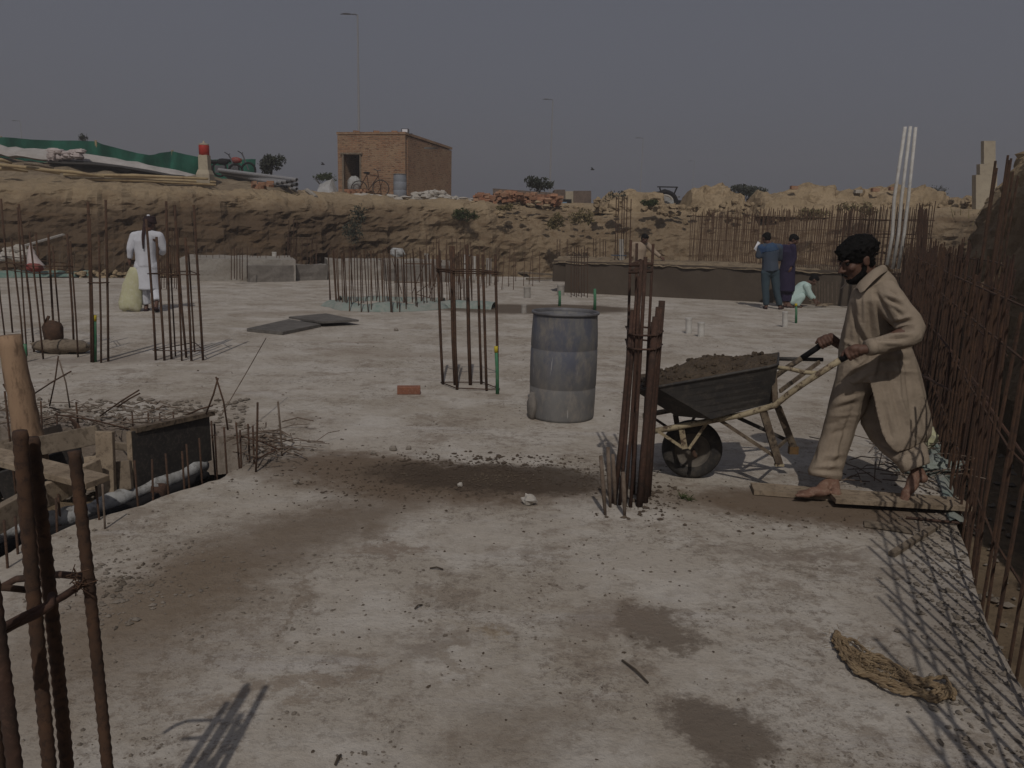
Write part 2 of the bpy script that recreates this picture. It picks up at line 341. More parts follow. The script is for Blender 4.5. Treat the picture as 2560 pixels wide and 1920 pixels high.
# ================================================================ THE GROUND
BASE = [(-46,12),(-30,17.5),(-20,20),(-14,21.6),(-9,23.8),(-5,26.6),(0,28.6),(4,28.4),(8,27.4),(11.0,26.2),(12.6,24.5),(11.8,21.5),(8.95,16.0),(6.25,10.2),(4.25,5.4),(2.4,.8),(.1,-4.5),(-2.0,-9)]
def resample(pts, step):
    out = []; P = [Vector((a, b, 0)) for a, b in pts]
    for i in range(len(P)-1):
        n = max(1, int((P[i+1]-P[i]).length/step))
        p0 = P[max(i-1, 0)]; p1 = P[i]; p2 = P[i+1]; p3 = P[min(i+2, len(P)-1)]
        for k in range(n):
            u = k/n
            out.append(.5*((2*p1)+(p2-p0)*u+(2*p0-5*p1+4*p2-p3)*u*u+(-p0+3*p1-3*p2+p3)*u**3))
    out.append(P[-1]); return out
def nz(p, s, o=5): return noise.fractal(Vector(p)*s, 1.0, 2.0, o)
PATH = resample(BASE, .13)
PROF = [(-.4,-.75),(0,-.7),(.04,-.35),(.10,.1),(.18,.45),(.26,.8),(.34,1.1),(.42,1.4),(.52,1.65),(.62,1.9),(.72,2.1),(.85,2.26),(1.0,2.38),(1.2,2.46),(1.5,2.52),(1.9,2.56),(2.5,2.6),(3.2,2.65),(4.0,2.7),(5.0,2.76),(6.5,2.84),(8.5,2.92),(11,2.98),(16,3.0),(30,3.0)]
def subprof():
    o = []
    for i in range(len(PROF)-1):
        a, b = PROF[i], PROF[i+1]; k = 3 if a[0] < 1.9 else 2
        for j in range(k): o.append((a[0]+(b[0]-a[0])*j/k, a[1]+(b[1]-a[1])*j/k))
    return o+[PROF[-1]]
SP = subprof()
def bankpoint(i, t, z):
    p = PATH[i]; q = (PATH[min(i+6, len(PATH)-1)]-PATH[max(i-6, 0)]).normalized()
    nrm = Vector((-q.y, q.x, 0))
    # outward = left of travel for this clockwise path
    lean = .5 if 3 < p.x < 12 and p.y > 20 else .2   # gentler slope on the middle and right
    mid = max(0, min(1, (p.x+1)/3))*max(0, min(1, (14-p.x)/3)) if p.y > 20 else 0
    t2 = t*(1+1.6*mid) if t < 1 else t+1.6*mid
    r = Vector((p.x, p.y, z)); rb_ = max(0, min(1, (20-p.y)/6))*(1 if p.x > -3 else 0); z = z*(1+.50*rb_*max(0, min(1, (z-.5)/1.5)))
    face = max(0, min(1, (z+.7)/1.0))*max(0, min(1, (4.5-t)/2.5))
    groove = abs(noise.noise(Vector((p.x*1.3, p.y*1.3, z*.25))))*.30 - .1
    big = nz((p.x, p.y, z*1.2+3), .45)*.38+nz((p.x, p.y, z*2), 1.9, 4)*.14
    off = t2+face*(groove*(1-.5*mid)+big+.07*nz((p.x, p.y, z*1.4), 4.5, 4)+.10*abs(noise.noise(Vector((p.x*3.1, p.y*3.1, z*.5)))))
    zz = z + max(0, min(1, (t-.2)/.8))*(.16*nz((p.x*1.1, p.y, t), .8)+.07*nz((p.x, p.y+t, 4), 3.0))*(1 if t < 9 else .4)
    if mid > 0: zz += .05*nz((p.x, p.y+t, z*2), 3.2, 4)*face
    return Vector((p.x, p.y, 0))+nrm*off+Vector((0, 0, zz))
g = [[bankpoint(i, t, z) for (t, z) in SP] for i in range(len(PATH))]
mb = MB().sheet(g)
bank = struct(build(mb, 'embankment', MT['soil'], origin=(0, 0, 0), smooth=False))
# open country beyond, reaching the horizon
mb = MB(); ring = [PATH[i]+Vector((-(PATH[min(i+6,len(PATH)-1)]-PATH[max(i-6,0)]).normalized().y, (PATH[min(i+6,len(PATH)-1)]-PATH[max(i-6,0)]).normalized().x, 0))*29 for i in range(0, len(PATH), 20)]
gn = 30; L_ = 370
mb.sheet([[(-L_+2*L_*i/gn, 50+275*(j/gn)**1.6, 2.93) for j in range(gn+1)] for i in range(gn+1)])
struct(build(mb, 'far_ground', MT['soil'], origin=(0, 0, 0)))
mb = MB().sheet([[(-60+6*i, -14+4*j, -.72) for j in range(15)] for i in range(20)])
MT['pit'] = mat('pit_earth', (.23,.175,.115), (.16,.115,.075), 1.5, .98, (.10,.075,.05), 8, .6, .8, 8, bdist=.05)
struct(build(mb, 'pit_floor', MT['pit'], origin=(0, 0, 0)))

# ---- the cast concrete slab (with the open footing hole at the left)
def P2(px, py): q = G(px, py); return (q.x, q.y)
EDGE = lambda Y: .66+.452*Y+max(0.0, 3.2-Y)*.10
right = []
for k in range(0, 60):
    Y = -3+22.5*k/59.0; right.append((EDGE(Y)+.05*noise.noise(Vector((Y*2.2, 0, 0)))+.025*noise.noise(Vector((Y*9, 3, 0))), Y))
outer = right+[(10.3, 22.5),(11.2,25.5),(7.5,26.4),(4,27.2),(0,27.3),(-5,25.3),(-9,22.6),(-14,20.6),(-20,19.0),(-30,16.6),(-46,11),(-46,-3)]
near_e = [(-420,1580),(-150,1460),(0,1398),(60,1362),(123,1336),(217,1305),(325,1272),(434,1234),(542,1198),(600,1170),(632,1150),(650,1118)]
far_e = [(600,1088),(520,1092),(430,1085),(320,1078),(200,1068),(100,1075),(0,1070),(-150,1075),(-420,1100)]
hole = [P2(*p) for p in near_e+far_e]
# jagged near edge
def jag(poly, amp, n=8, ns=6.0):
    out = []
    for i in range(len(poly)):
        a = Vector((*poly[i], 0)); b = Vector((*poly[(i+1) % len(poly)], 0))
        k = max(1, int((b-a).length/.06))
        for j in range(k):
            p = a.lerp(b, j/k); q = (b-a).normalized(); nn = Vector((-q.y, q.x, 0))
            p = p+nn*amp*(noise.noise(p*ns)+.5*noise.noise(p*ns*3)); out.append((p.x, p.y))
    return out
hole = jag(hole, .035)
def tess(polys, z):
    vs = [Vector((x, y, z)) for p in polys for x, y in p]
    tr = tessellate_polygon([[Vector((x, y, 0)) for x, y in p] for p in polys]); return vs, [tuple(t_) for t_ in tr]
vs, fs = tess([outer, hole], 0.0)
mb = MB().add(vs, fs)
for poly in (outer, hole):
    n = len(poly)
    mb.add([Vector((x, y, 0)) for x, y in poly]+[Vector((x, y, -.30)) for x, y in poly], [(i, (i+1) % n, (i+1) % n+n, i+n) for i in range(n)])

def slab_material():
    m = bpy.data.materials.new('slab_concrete'); m.use_nodes = True; t = m.node_tree; b = t.nodes['Principled BSDF']; L = t.links.new
    tc = t.nodes.new('ShaderNodeTexCoord'); OB = tc.outputs['Object']
    def noi(scale, detail=8.0, rough=.65, vec=None, stretch=None, dist=0.0):
        n = nod(t, 'ShaderNodeTexNoise', Scale=scale, Detail=detail, Roughness=rough, Distortion=dist); v = vec or OB
        if stretch:
            mp = t.nodes.new('ShaderNodeMapping'); mp.inputs['Scale'].default_value = stretch; L(v, mp.inputs[0]); v = mp.outputs[0]
        L(v, n.inputs['Vector']); return n
    def rng(o, a, b_, c=0.0, d=1.0, sm=True):
        mr = nod(t, 'ShaderNodeMapRange'); 
        if sm: mr.interpolation_type = 'SMOOTHSTEP'
        for k, v in zip((1, 2, 3, 4), (a, b_, c, d)): mr.inputs[k].default_value = v
        L(o, mr.inputs[0]); return mr.outputs[0]
    rgb = t.nodes.new('ShaderNodeRGB'); rgb.outputs[0].default_value = c4((.45,.408,.358)); col = rgb.outputs[0]
    col = mixc(t, rng(noi(.55).outputs[0], .40, .62), col, (.345,.30,.245), .75)
    col = mixc(t, rng(noi(1.3, 12, .72).outputs[0], .46, .60), col, (.58,.55,.51), .5)
    col = mixc(t, rng(noi(2.1, 14, .80).outputs[0], .51, .60), col, (.23,.185,.145), .62)
    col = mixc(t, rng(noi(1.6, 10, .7, stretch=(.35, 1.6, 1)).outputs[0], .55, .68), col, (.50,.47,.445), .7)
    cm = nod(t, 'ShaderNodeMath', operation='MULTIPLY'); L(rng(noi(16, 9, .85).outputs[0], .50, .58), cm.inputs[0]); L(rng(noi(1.1, 5, .6).outputs[0], .42, .60, .25, 1), cm.inputs[1])
    col = mixc(t, cm.outputs[0], col, (.20,.165,.135), .75)
    cm2 = nod(t, 'ShaderNodeMath', operation='MULTIPLY'); L(rng(noi(55, 6, .85).outputs[0], .55, .60), cm2.inputs[0]); L(rng(noi(2.2, 5, .6).outputs[0], .45, .60, .1, 1), cm2.inputs[1])
    col = mixc(t, cm2.outputs[0], col, (.12,.10,.085), .7)
    col = mixc(t, rng(noi(38, 6, .8, stretch=(1,1,1)).outputs[0], .60, .66), col, (.62,.60,.57), .5)
    # stains, spilled earth and darker patches, each where it lies on the slab
    dn = noi(1.7, 8, .7); dn2 = noi(9, 10, .8)
    def warp(amp, n):
        s = nod(t, 'ShaderNodeVectorMath', operation='SUBTRACT'); L(n.outputs['Color'], s.inputs[0]); s.inputs[1].default_value = (.5,.5,.5)
        k = nod(t, 'ShaderNodeVectorMath', operation='SCALE'); L(s.outputs[0], k.inputs[0]); k.inputs['Scale'].default_value = amp; return k.outputs[0]
    a1 = nod(t, 'ShaderNodeVectorMath', operation='ADD'); L(warp(.7, dn), a1.inputs[0]); L(warp(.42, dn2), a1.inputs[1])
    a2 = nod(t, 'ShaderNodeVectorMath', operation='ADD'); L(OB, a2.inputs[0]); L(a1.outputs[0], a2.inputs[1]); WV = a2.outputs[0]
    fl = nod(t, 'ShaderNodeVectorMath', operation='MULTIPLY'); fl.inputs[1].default_value = (1, 1, 0); L(WV, fl.inputs[0]); WV = fl.outputs[0]
    rough_in = None
    def blob(px0, py0, px1, py1, wid, colr, amt, soft=.45):
        nonlocal col
        a = G(px0, py0); b_ = G(px1, py1); c = (a+b_)/2; d = b_-a
        mp = t.nodes.new('ShaderNodeMapping'); mp.vector_type = 'TEXTURE'
        mp.inputs['Location'].default_value = (c.x, c.y, 0); mp.inputs['Rotation'].default_value = (0, 0, math.atan2(d.y, d.x)); mp.inputs['Scale'].default_value = (d.length/2, wid, 1)
        L(WV, mp.inputs[0]); ln = nod(t, 'ShaderNodeVectorMath', operation='LENGTH'); L(mp.outputs[0], ln.inputs[0])
        o = rng(ln.outputs['Value'], 1.0+soft*.5, 1.0-soft)
        col = mixc(t, o, col, colr, amt); return o
    EARTH = (.135,.095,.062)
    blob(420,1450, 1130,1200, .36, (.16,.12,.085), .82, .85)
    blob(150,1640, 720,1330, .36, (.18,.135,.096), .78, .9)
    blob(-200,1900, 600,1400, .55, (.20,.155,.112), .72, .85)
    blob(560,1150, 1560,1240, .46, (.15,.108,.075), .9, .45)
    blob(900,1178, 1590,1212, .34, (.065,.047,.034), .85, .35)
    blob(1560,1235, 2500,1300, .32, (.15,.108,.075), .9, .6)
    blob(2050,1300, 2380,1330, .12, (.16,.12,.09), .7, .6)
    blob(1650,1840, 1960,1790, .20, (.15,.12,.095), .88, .35)
    blob(1540,1600, 1740,1560, .15, (.155,.125,.098), .85, .35)
    blob(1380,1545, 1700,1560, .12, (.22,.175,.14), .55, .7)
    blob(1180,1600, 1255,1575, .10, (.26,.185,.10), .5, .7)
    blob(860,1385, 1080,1372, .07, (.25,.20,.16), .8, .5)
    blob(940,1640, 1180,1600, .10, (.24,.2,.165), .7, .6)
    blob(420,1750, 1000,1660, .05, (.26,.21,.165), .7, .6)
    blob(1390,1478, 1420,1476, .035, (.2,.165,.135), .8, .4)
    blob(1455,1480, 1520,1484, .03, (.2,.165,.135), .8, .4)
    blob(1100,1900, 1500,1780, .18, (.25,.21,.17), .6, .8)
    blob(2330,1400, 2560,1800, .35, (.22,.185,.155), .6, .8)  # broad darker patch along the right edge
    blob(1750,1375, 2300,1400, .06, (.22,.18,.15), .6, .7)
    blob(1700,1360, 2250,1372, .03, (.2,.165,.135), .6, .7)
    blob(1800,1400, 2300,1425, .03, (.2,.165,.135), .6, .7)
    blob(640,1640, 800,1400, .025, (.24,.195,.155), .7, .5)
    blob(1150,1560, 1130,1760, .05, (.27,.225,.18), .6, .6)
    o1 = blob(1080,773, 1600,772, 1.05, (.115,.085,.058), .95, .25)      # shallow puddle of muddy water
    blob(430,793, 1080,770, .35, (.30,.25,.2), .5, .8)
    blob(0,905, 480,892, .35, (.24,.2,.17), .6, .6)
    blob(700,870, 1300,900, .35, (.30,.25,.205), .5, .9)
    blob(-200,1060, 700,1095, .5, (.20,.16,.13), .75, .5)
    L(col, b.inputs['Base Color'])
    mixr = nod(t, 'ShaderNodeMapRange'); mixr.inputs[3].default_value = .95; mixr.inputs[4].default_value = .55; L(o1, mixr.inputs[0]); L(mixr.outputs[0], b.inputs['Roughness'])
    b.inputs['Specular IOR Level'].default_value = .2
    n = noi(45, 12, .75); bp = nod(t, 'ShaderNodeBump', Strength=.55, Distance=.012); L(n.outputs[0], bp.inputs['Height'])
    n2 = noi(4, 8, .65); bp2 = nod(t, 'ShaderNodeBump', Strength=.5, Distance=.05); L(n2.outputs[0], bp2.inputs['Height']); L(bp.outputs[0], bp2.inputs['Normal'])
    L(bp2.outputs[0], b.inputs['Normal'])
    return m
MT['slab'] = slab_material()
struct(build(mb, 'concrete_slab', MT['slab'], origin=(0, 0, 0)))

# loose stones, chips and crumbs too many to count
def scatter(name, matl, spots, label, cat):
    mb = MB()
    ico = [Vector(v).normalized() for v in [(0,0,1),(.9,0,.1),(.2,.9,0),(-.8,.5,.1),(-.6,-.7,0),(.4,-.85,.1),(0,0,-1)]]
    f = [(0,1,2),(0,2,3),(0,3,4),(0,4,5),(0,5,1),(6,2,1),(6,3,2),(6,4,3),(6,5,4),(6,1,5)]
    for (x, y, z, s) in spots:
        a = random.random()*6.28; ca, sa = math.cos(a), math.sin(a); kx, ky, kz = random.uniform(.7, 1.5), random.uniform(.6, 1.1), random.uniform(.35, .8)
        vs = []
        for q in ico:
            k = random.uniform(.75, 1.2); u = Vector((q.x*kx, q.y*ky, q.z*kz))*k*s
            vs.append((x+u.x*ca-u.y*sa, y+u.x*sa+u.y*ca, z+u.z+.25*s))
        mb.add(vs, f)
    o = build(mb, name, matl, origin=(0, 0, 0)); tag(o, label, cat); o['kind'] = 'stuff'; return o
def inhole(p):
    x, y = p.x, p.y; c = False; n = len(hole); j = n-1
    for i in range(n):
        if (hole[i][1] > y) != (hole[j][1] > y) and x < (hole[j][0]-hole[i][0])*(y-hole[i][1])/(hole[j][1]-hole[i][1])+hole[i][0]: c = not c
        j = i
    return c
def region(n, cx, cy, rx, ry, smin, smax, gauss=True):
    out = []
    for _ in range(n):
        px = random.gauss(cx, rx) if gauss else random.uniform(cx-rx, cx+rx); py = random.gauss(cy, ry) if gauss else random.uniform(cy-ry, cy+ry)
        if py < 700: continue
        p = G(px, py)
        if p.x > EDGE(p.y)-.03 or inhole(p): continue
        out.append((p.x, p.y, 0, smin*(smax/smin)**(random.random()**2.2)))
    return out
sp = [q for q in region(5200, 1280, 1480, 1400, 440, .0022, .010, False) if noise.noise(Vector((q[0]*1.1, q[1]*1.1, 4)))+.5*noise.noise(Vector((q[0]*3.5, q[1]*3.5, 4))) > .12]+region(500, 420, 1420, 160, 60, .003, .013)+region(260, 280, 1480, 60, 40, .004, .018)\
   +region(400, 2380, 1440, 70, 110, .004, .018)+region(260, 620, 1120, 90, 40, .006, .02)+region(300, 1280, 950, 1300, 120, .006, .016, False)+region(260, 2450, 1700, 70, 120, .004, .02)
scatter('pebbles', MT['pebble'], sp, 'small stone chips strewn over the pale concrete slab', 'stone chips')
sp = region(3200, 1230, 1190, 190, 24, .0025, .013)+region(120, 1150, 1150, 130, 12, .008, .024)+region(260, 900, 1210, 160, 40, .004, .014)+region(160, 2000, 1300, 220, 25, .004, .014)+region(160, 1640, 1255, 60, 25, .005, .02)+region(120, 1300, 1500, 300, 260, .004, .009)
scatter('mud_crumbs', MT['crumb'], sp, 'dark earth crumbs spilled over the brown strip of slab', 'earth')
sp = []
for _ in range(500):
    q = G(random.uniform(-100, 620), random.uniform(1000, 1095)); sp.append((q.x, q.y, -.0 if not inhole(q) else -.5, random.uniform(.01, .035)))
for _ in range(300):
    q = G(random.uniform(0, 640), random.uniform(1150, 1300)); 
    if inhole(q): sp.append((q.x, q.y, -.62, random.uniform(.02, .06)))
scatter('hole_rubble', MT['pebble'], sp, 'broken bits of concrete lying around the footing hole', 'rubble')
# ================================================================ THINGS ON TOP OF THE BANK
def zat(px, py, Y): return D(px, py, Y).z
def leaves(mb, c, r, n, size, seed=0, clump=1.2):
    rd = random.Random(seed)
    k = 0
    while k < n:
        d = Vector((rd.gauss(0, 1), rd.gauss(0, 1), rd.gauss(0, 1))).normalized()
        u = rd.random()**.45
        p = Vector((d.x*r[0]*u, d.y*r[1]*u, d.z*r[2]*u))
        if noise.noise(p*clump/max(r[0], .2)*1.8+Vector((seed, 2, 3))) < -.08: continue
        k += 1
        a = Vector((rd.uniform(-1, 1), rd.uniform(-1, 1), rd.uniform(-1, 1))).normalized()*size*rd.uniform(.6, 1.4)
        b = a.cross(Vector((rd.uniform(-1, 1), rd.uniform(-1, 1), rd.uniform(-1, 1)))).normalized()*size*.45
        q = Vector(c)+p
        mb.add([q-a, q+b, q+a, q-b], [(0, 1, 2, 3)])
def bush(name, c, r, n, size, label, cat, lm='leafdark', seed=1, stem=True, group=None, blobs=5):
    c = Vector(c); base = c-Vector((0, 0, r[2]))
    t = thing(name, base, label, cat, group); mb = MB(); rd = random.Random(seed*7)
    for k in range(blobs):
        o = Vector((rd.uniform(-.6, .6)*r[0], rd.uniform(-.6, .6)*r[1], rd.uniform(-.45, .6)*r[2]))
        leaves(mb, c+o, (r[0]*.55, r[1]*.55, r[2]*.5), n//blobs, size, seed*10+k)
    build(mb, 'foliage', MT[lm], t)
    if stem:
        mb = MB()
        for k in range(6):
            e = c+Vector((rd.uniform(-.6, .6)*r[0], rd.uniform(-.6, .6)*r[1], rd.uniform(0, .7)*r[2])); m_ = base.lerp(e, .5)+Vector((rd.uniform(-.1, .1), 0, .1))*r[0]
            mb.path([base, m_, e], [.045*r[2], .03*r[2], .01*r[2]], 5)
        build(mb, 'stem', MT['branch'], t)
    return t
# brick hut -------------------------------------------------------------
HY = 34.0
c0 = D(1013, 492, HY); topz = zat(1013, 337, HY)
a_l = D(846, 492, HY+.55); a_r = D(1128, 492, HY+4.6)
A = Vector((c0.x, c0.y, 0)); Lp = Vector((a_l.x, a_l.y, 0)); Rp = Vector((a_r.x, a_r.y, 0)); Bp = Lp+Rp-A
z0 = 2.7; zt = topz
hut = thing('brick_hut', (A.x, A.y, z0), 'square unfinished brick hut with a dark doorway standing on the bank', 'hut')
lv = (Lp-A).normalized(); rv = (Rp-A).normalized(); W1 = (Lp-A).length; W2 = (Rp-A).length
nL = Vector((lv.y, -lv.x, 0)); nL = nL if nL.y < 0 else -nL
def onL(u, z, off=0): return A+lv*u+Vector((0, 0, z))-nL*off
T = .23
# front (left) wall with door opening: door from u1..u2
def u_at(px): 
    # solve on wall line
    lo, hi = 0, W1
    for _ in range(40):
        m_ = (lo+hi)/2; q = A+lv*m_; d = q-CAM; x = CX+F_PX*d.dot(_r)/d.dot(_f)
        if x > px: lo = m_
        else: hi = m_
    return lo
u1, u2 = u_at(903), u_at(863); zd = zat(883, 386, HY+.4)
mb = MB()
def wallseg(ua, ub, za, zb):
    mb.hexa([onL(ua, za), onL(ub, za), onL(ub, za, T), onL(ua, za, T)], [onL(ua, zb), onL(ub, zb), onL(ub, zb, T), onL(ua, zb, T)])
wallseg(0, u1, z0, zt); wallseg(u2, W1, z0, zt-.02); wallseg(u1+.002, u2-.002, zd, zt-.01)
build(mb, 'front_wall', MT['brick'], hut)
mb = MB(); inr = -rv.cross(Vector((0, 0, 1))); 
inn = (Lp-A).normalized()
s0 = A+rv*(T+.003); mb.hexa([Vector((s0.x, s0.y, z0)), Vector((*(Rp).xy, z0)), Vector((*(Rp+inn*T).xy, z0)), Vector((*(s0+inn*T).xy, z0))], [Vector((s0.x, s0.y, zt-.03)), Vector((*(Rp).xy, zt-.16)), Vector((*(Rp+inn*T).xy, zt-.16)), Vector((*(s0+inn*T).xy, zt-.03))])
build(mb, 'side_wall', MT['brick'], hut)
mb = MB(); q = Lp; mb.hexa([Vector((*(q+rv*(T+.003)).xy, z0)), Vector((*(q-inn*T+rv*(T+.003)).xy, z0)), Vector((*(Bp-inn*T).xy, z0)), Vector((*(Bp).xy, z0))], [Vector((*(q+rv*(T+.003)).xy, zt-.05)), Vector((*(q-inn*T+rv*(T+.003)).xy, zt-.05)), Vector((*(Bp-inn*T).xy, zt-.15)), Vector((*Bp.xy, zt-.15))])
mb.hexa([Vector((*(Rp+inn*T).xy, z0)), Vector((*(Bp-inn*T).xy, z0)), Vector((*(Bp-inn*T-rv*T).xy, z0)), Vector((*(Rp+inn*T-rv*T).xy, z0))], [Vector((*(Rp+inn*T).xy, zt-.2)), Vector((*(Bp-inn*T).xy, zt-.2)), Vector((*(Bp-inn*T-rv*T).xy, zt-.2)), Vector((*(Rp+inn*T-rv*T).xy, zt-.2))])
build(mb, 'back_wall', MT['brick'], hut)
mb = MB(); ov = .03
cor = [A-lv*ov-rv*ov, Lp+lv*ov-rv*ov, Bp+lv*ov, Rp-lv*ov]
zz = [zt-.012, zt-.03, zt-.14, zt-.14]
mb.hexa([Vector((p.x, p.y, zq+.03)) for p, zq in zip(cor, zz)], [Vector((p.x, p.y, zq+.13)) for p, zq in zip(cor, zz)])
build(mb, 'roof', MT['brick'], hut)
mb = MB().bar(onL(u1-.12, zd+.03, -.03), onL(u2+.12, zd+.03, -.03), .1, .06); mb.bar(onL(u2+.02, z0, -.02), onL(u2+.02, zd, -.02), .08, .1, (0, 1, 0)); mb.bar(onL(u1-.02, z0, -.02), onL(u1-.02, zd, -.02), .06, .06, (0, 1, 0))
build(mb, 'door_frame', MT['wood'], hut)
for k, (u_, l) in enumerate([(.5,'loose brick near the right end of the hut roof edge'),(1.3,'loose brick on the middle of the hut roof edge'),(2.2,'loose brick near the left end of the hut roof edge')]):
    o = build(MB().box(onL(u_, zt+.135, .1), (.24, .12, .07), Matrix.Rotation(.4*k, 3, 'Z')), 'brick', MT['brickdust']); tag(o, l, 'brick')
# floodlight box on the roof corner, boards on the right wall
mb = MB(); p = D(1013, 337, HY+.3); mb.box(p+Vector((0, 0, .14)), (.3, .22, .2)); 
fl_ = thing('floodlight', (p.x, p.y, p.z+.03), 'small box floodlight sitting on the roof corner of the brick hut', 'floodlight')
build(mb, 'housing', MT['lamp'], fl_); mb = MB().box(p+Vector((0, -.12, .15)), (.22, .02, .12)); build(mb, 'glass', MT['paper'], fl_)
mb = MB().bar(p+Vector((-.26, 0, .05)), p+Vector((.3, 0, .05)), .06, .04); build(mb, 'bracket', MT['lamp'], fl_)
q = lambda px, py, off=-.05: (lambda d, s: CAM+d*s)(ray(px, py), ((A-CAM).dot(Vector((rv.y, -rv.x, 0)))-off*-1)/ray(px, py).dot(Vector((rv.y, -rv.x, 0))))
mb = MB().bar(q(1058, 370), q(1093, 371), .1, .09); tag(build(mb, 'board', MT['pvcdirty']), 'pale board fixed high on the right wall of the brick hut', 'board')
mb = MB().bar(q(1071, 358)+Vector((-.1,.1,0)), q(1093, 359)+Vector((-.1,.1,0)), .1, .10); tag(build(mb, 'slab_offcut', MT['pvcdirty']), 'pale offcut lying on the roof edge of the brick hut', 'offcut')
# sack in the doorway
p = D(886, 462, HY-.1)
mb = MB().ball(p, (.30, .22, .36), 12, 8, disp=.3); tag(build(mb, 'stuffed_sack', MT['bag'], smooth=True), 'grey stuffed sack leaning in the doorway of the brick hut', 'sack')
mb = MB()
for k in range(9):
    a = D(868+k*6, 476+(k % 2)*5, HY-.4); mb.box(a, (.22, .12, .1), Matrix.Rotation(k*1.3, 3, 'Z'))
tag(build(mb, 'brick_step', MT['brickdust']), 'loose broken bricks at the foot of the hut doorway', 'bricks')
# drum beside the hut
def drum(c, h, r, mt, label, tilt=None, n=36):
    t = thing('drum', c, label, 'drum')
    pr = [(r*.93, 0), (r*.965, .010*h), (r*.975, .03*h), (r*.985, .16*h), (r*.99, .292*h), (r*.980, .298*h), (r*.980, .304*h), (r*.995, .312*h), (r*1.0, .5*h), (r*.995, .648*h), (r*.982, .655*h), (r*.982, .662*h), (r*.995, .672*h), (r*.985, .80*h), (r*.965, .90*h), (r*.955, .955*h), (r*.955, .975*h)]
    inner = [(r*.93, .975*h), (r*.94, .6*h), (r*.93, .1*h), (0.001, .09*h)]
    build(MB().lathe(c, pr+inner, n, caps=False), 'barrel', mt, t, True, origin=c)
    build(MB().lathe(c, [(r*.955, .968*h), (r*1.0, .974*h), (r*1.012, .984*h), (r*1.0, .995*h), (r*.965, .998*h), (r*.93, .988*h), (r*.928, .965*h)], n, caps=False), 'rim', MT['drumrim'], t, True, origin=c)
    build(MB().lathe(c, [(r*.925, .86*h), (r*.5, .865*h), (0.001, .862*h)], n, caps=False), 'contents', MT['concdark'], t, True, origin=c)
    return t
p = D(1000, 491, 33.3); drum(Vector((p.x, p.y, p.z-.03)), .93, .275, mat('greyblue_drum', (.25,.27,.31), (.19,.205,.235), 3, .7, None, bump=0), 'plain grey-blue drum standing beside the brick hut', n=20)
# small bicycle leaning by the hut
def bicycle(pw, label):
    # pw: (rear wheel px, front wheel px, Y)
    Y = 33.6; rw = D(898, 473, Y); fw = D(952, 471, Y); Rr = .34
    t = thing('bicycle', (rw.x, rw.y, rw.z-Rr), label, 'bicycle')
    for c in (rw, fw):
        w_ = MB(); pts = [c+Vector((Rr*math.cos(a), 0, Rr*math.sin(a))) for a in [k*2*math.pi/20 for k in range(21)]]; w_.path(pts, .022, 5)
        o = build(w_, 'wheel', MT['tyre'], t)
        s_ = MB()
        for k in range(8): a = k*math.pi/4+.2; s_.tube(c, c+Vector((Rr*math.cos(a), 0, Rr*math.sin(a))), .006, n=4)
        build(s_, 'spokes', MT['rustfar'], o)
    seat = D(917, 436, Y); head = D(946, 440, Y); bb = rw.lerp(fw, .45)+Vector((0, 0, -.02)); hb = D(944, 427, Y)
    m_ = MB()
    for a, b in ((rw, seat), (seat, bb), (bb, rw), (seat, head), (bb, head), (head, fw), (head, hb)): m_.tube(a, b, .02, n=5)
    build(m_, 'frame', MT['rust'], t)
    build(MB().path([hb+Vector((-.12, -.2, .06)), hb, hb+Vector((.1, .2, .05))], .018, 5), 'handlebar', MT['lamp'], t)
    build(MB().ball(seat+Vector((0, 0, .06)), (.15, .07, .05), 8, 5), 'saddle', MT['black'], t)
bicycle(None, 'old rusty bicycle leaning against the front wall of the brick hut')
# street lamps ---------------------------------------------------------
def lamp(px, pytop, Y, arm, label, r=.11):
    top = D(px, pytop, Y); b = Vector((top.x, top.y, 2.9)); t = thing('street_lamp', b, label, 'street lamp', 'street lamps beyond the site')
    H = top.z-2.9
    build(MB().path([b, b+Vector((0, 0, H*.5)), b+Vector((0, 0, H))], [r, r*.75, r*.5], 8), 'pole', MT['lamppale'], t)
    e = top+Vector((arm*.35, 0, .05)); build(MB().path([top, top+Vector((arm*.15, 0, .06)), e], [.05, .045, .04], 6), 'arm', MT['lamp'], t)
    h = e; k = abs(arm); s = -1 if arm < 0 else 1
    build(MB().path([h, h+Vector((s*k*.12, 0, .02)), h+Vector((s*k*.4, 0, .03)), h+Vector((s*k*.68, 0, -.01))], [.05, .14*k/1.6, .17*k/1.6, .04], 8, flat=.5), 'lamp_head', MT['lamp'], t)
    return t
lamp(894, 38, 62, -1.25, 'tallest and nearest street lamp, its pole rising behind the brick hut')
lamp(1382, 250, 98, -1.2, 'street lamp above the half buried small block hut')
lamp(1608, 346, 150, -1.5, 'hazy street lamp left of the tractor')
lamp(1736, 403, 215, -1.5, 'faint far street lamp right of the tractor, above the clod mound')
lamp(1822, 438, 290, -1.7, 'faintest farthest street lamp, above the grey round bush')
lamp(50, 303, 140, -1.4, 'faint street lamp above the green netting at far left')
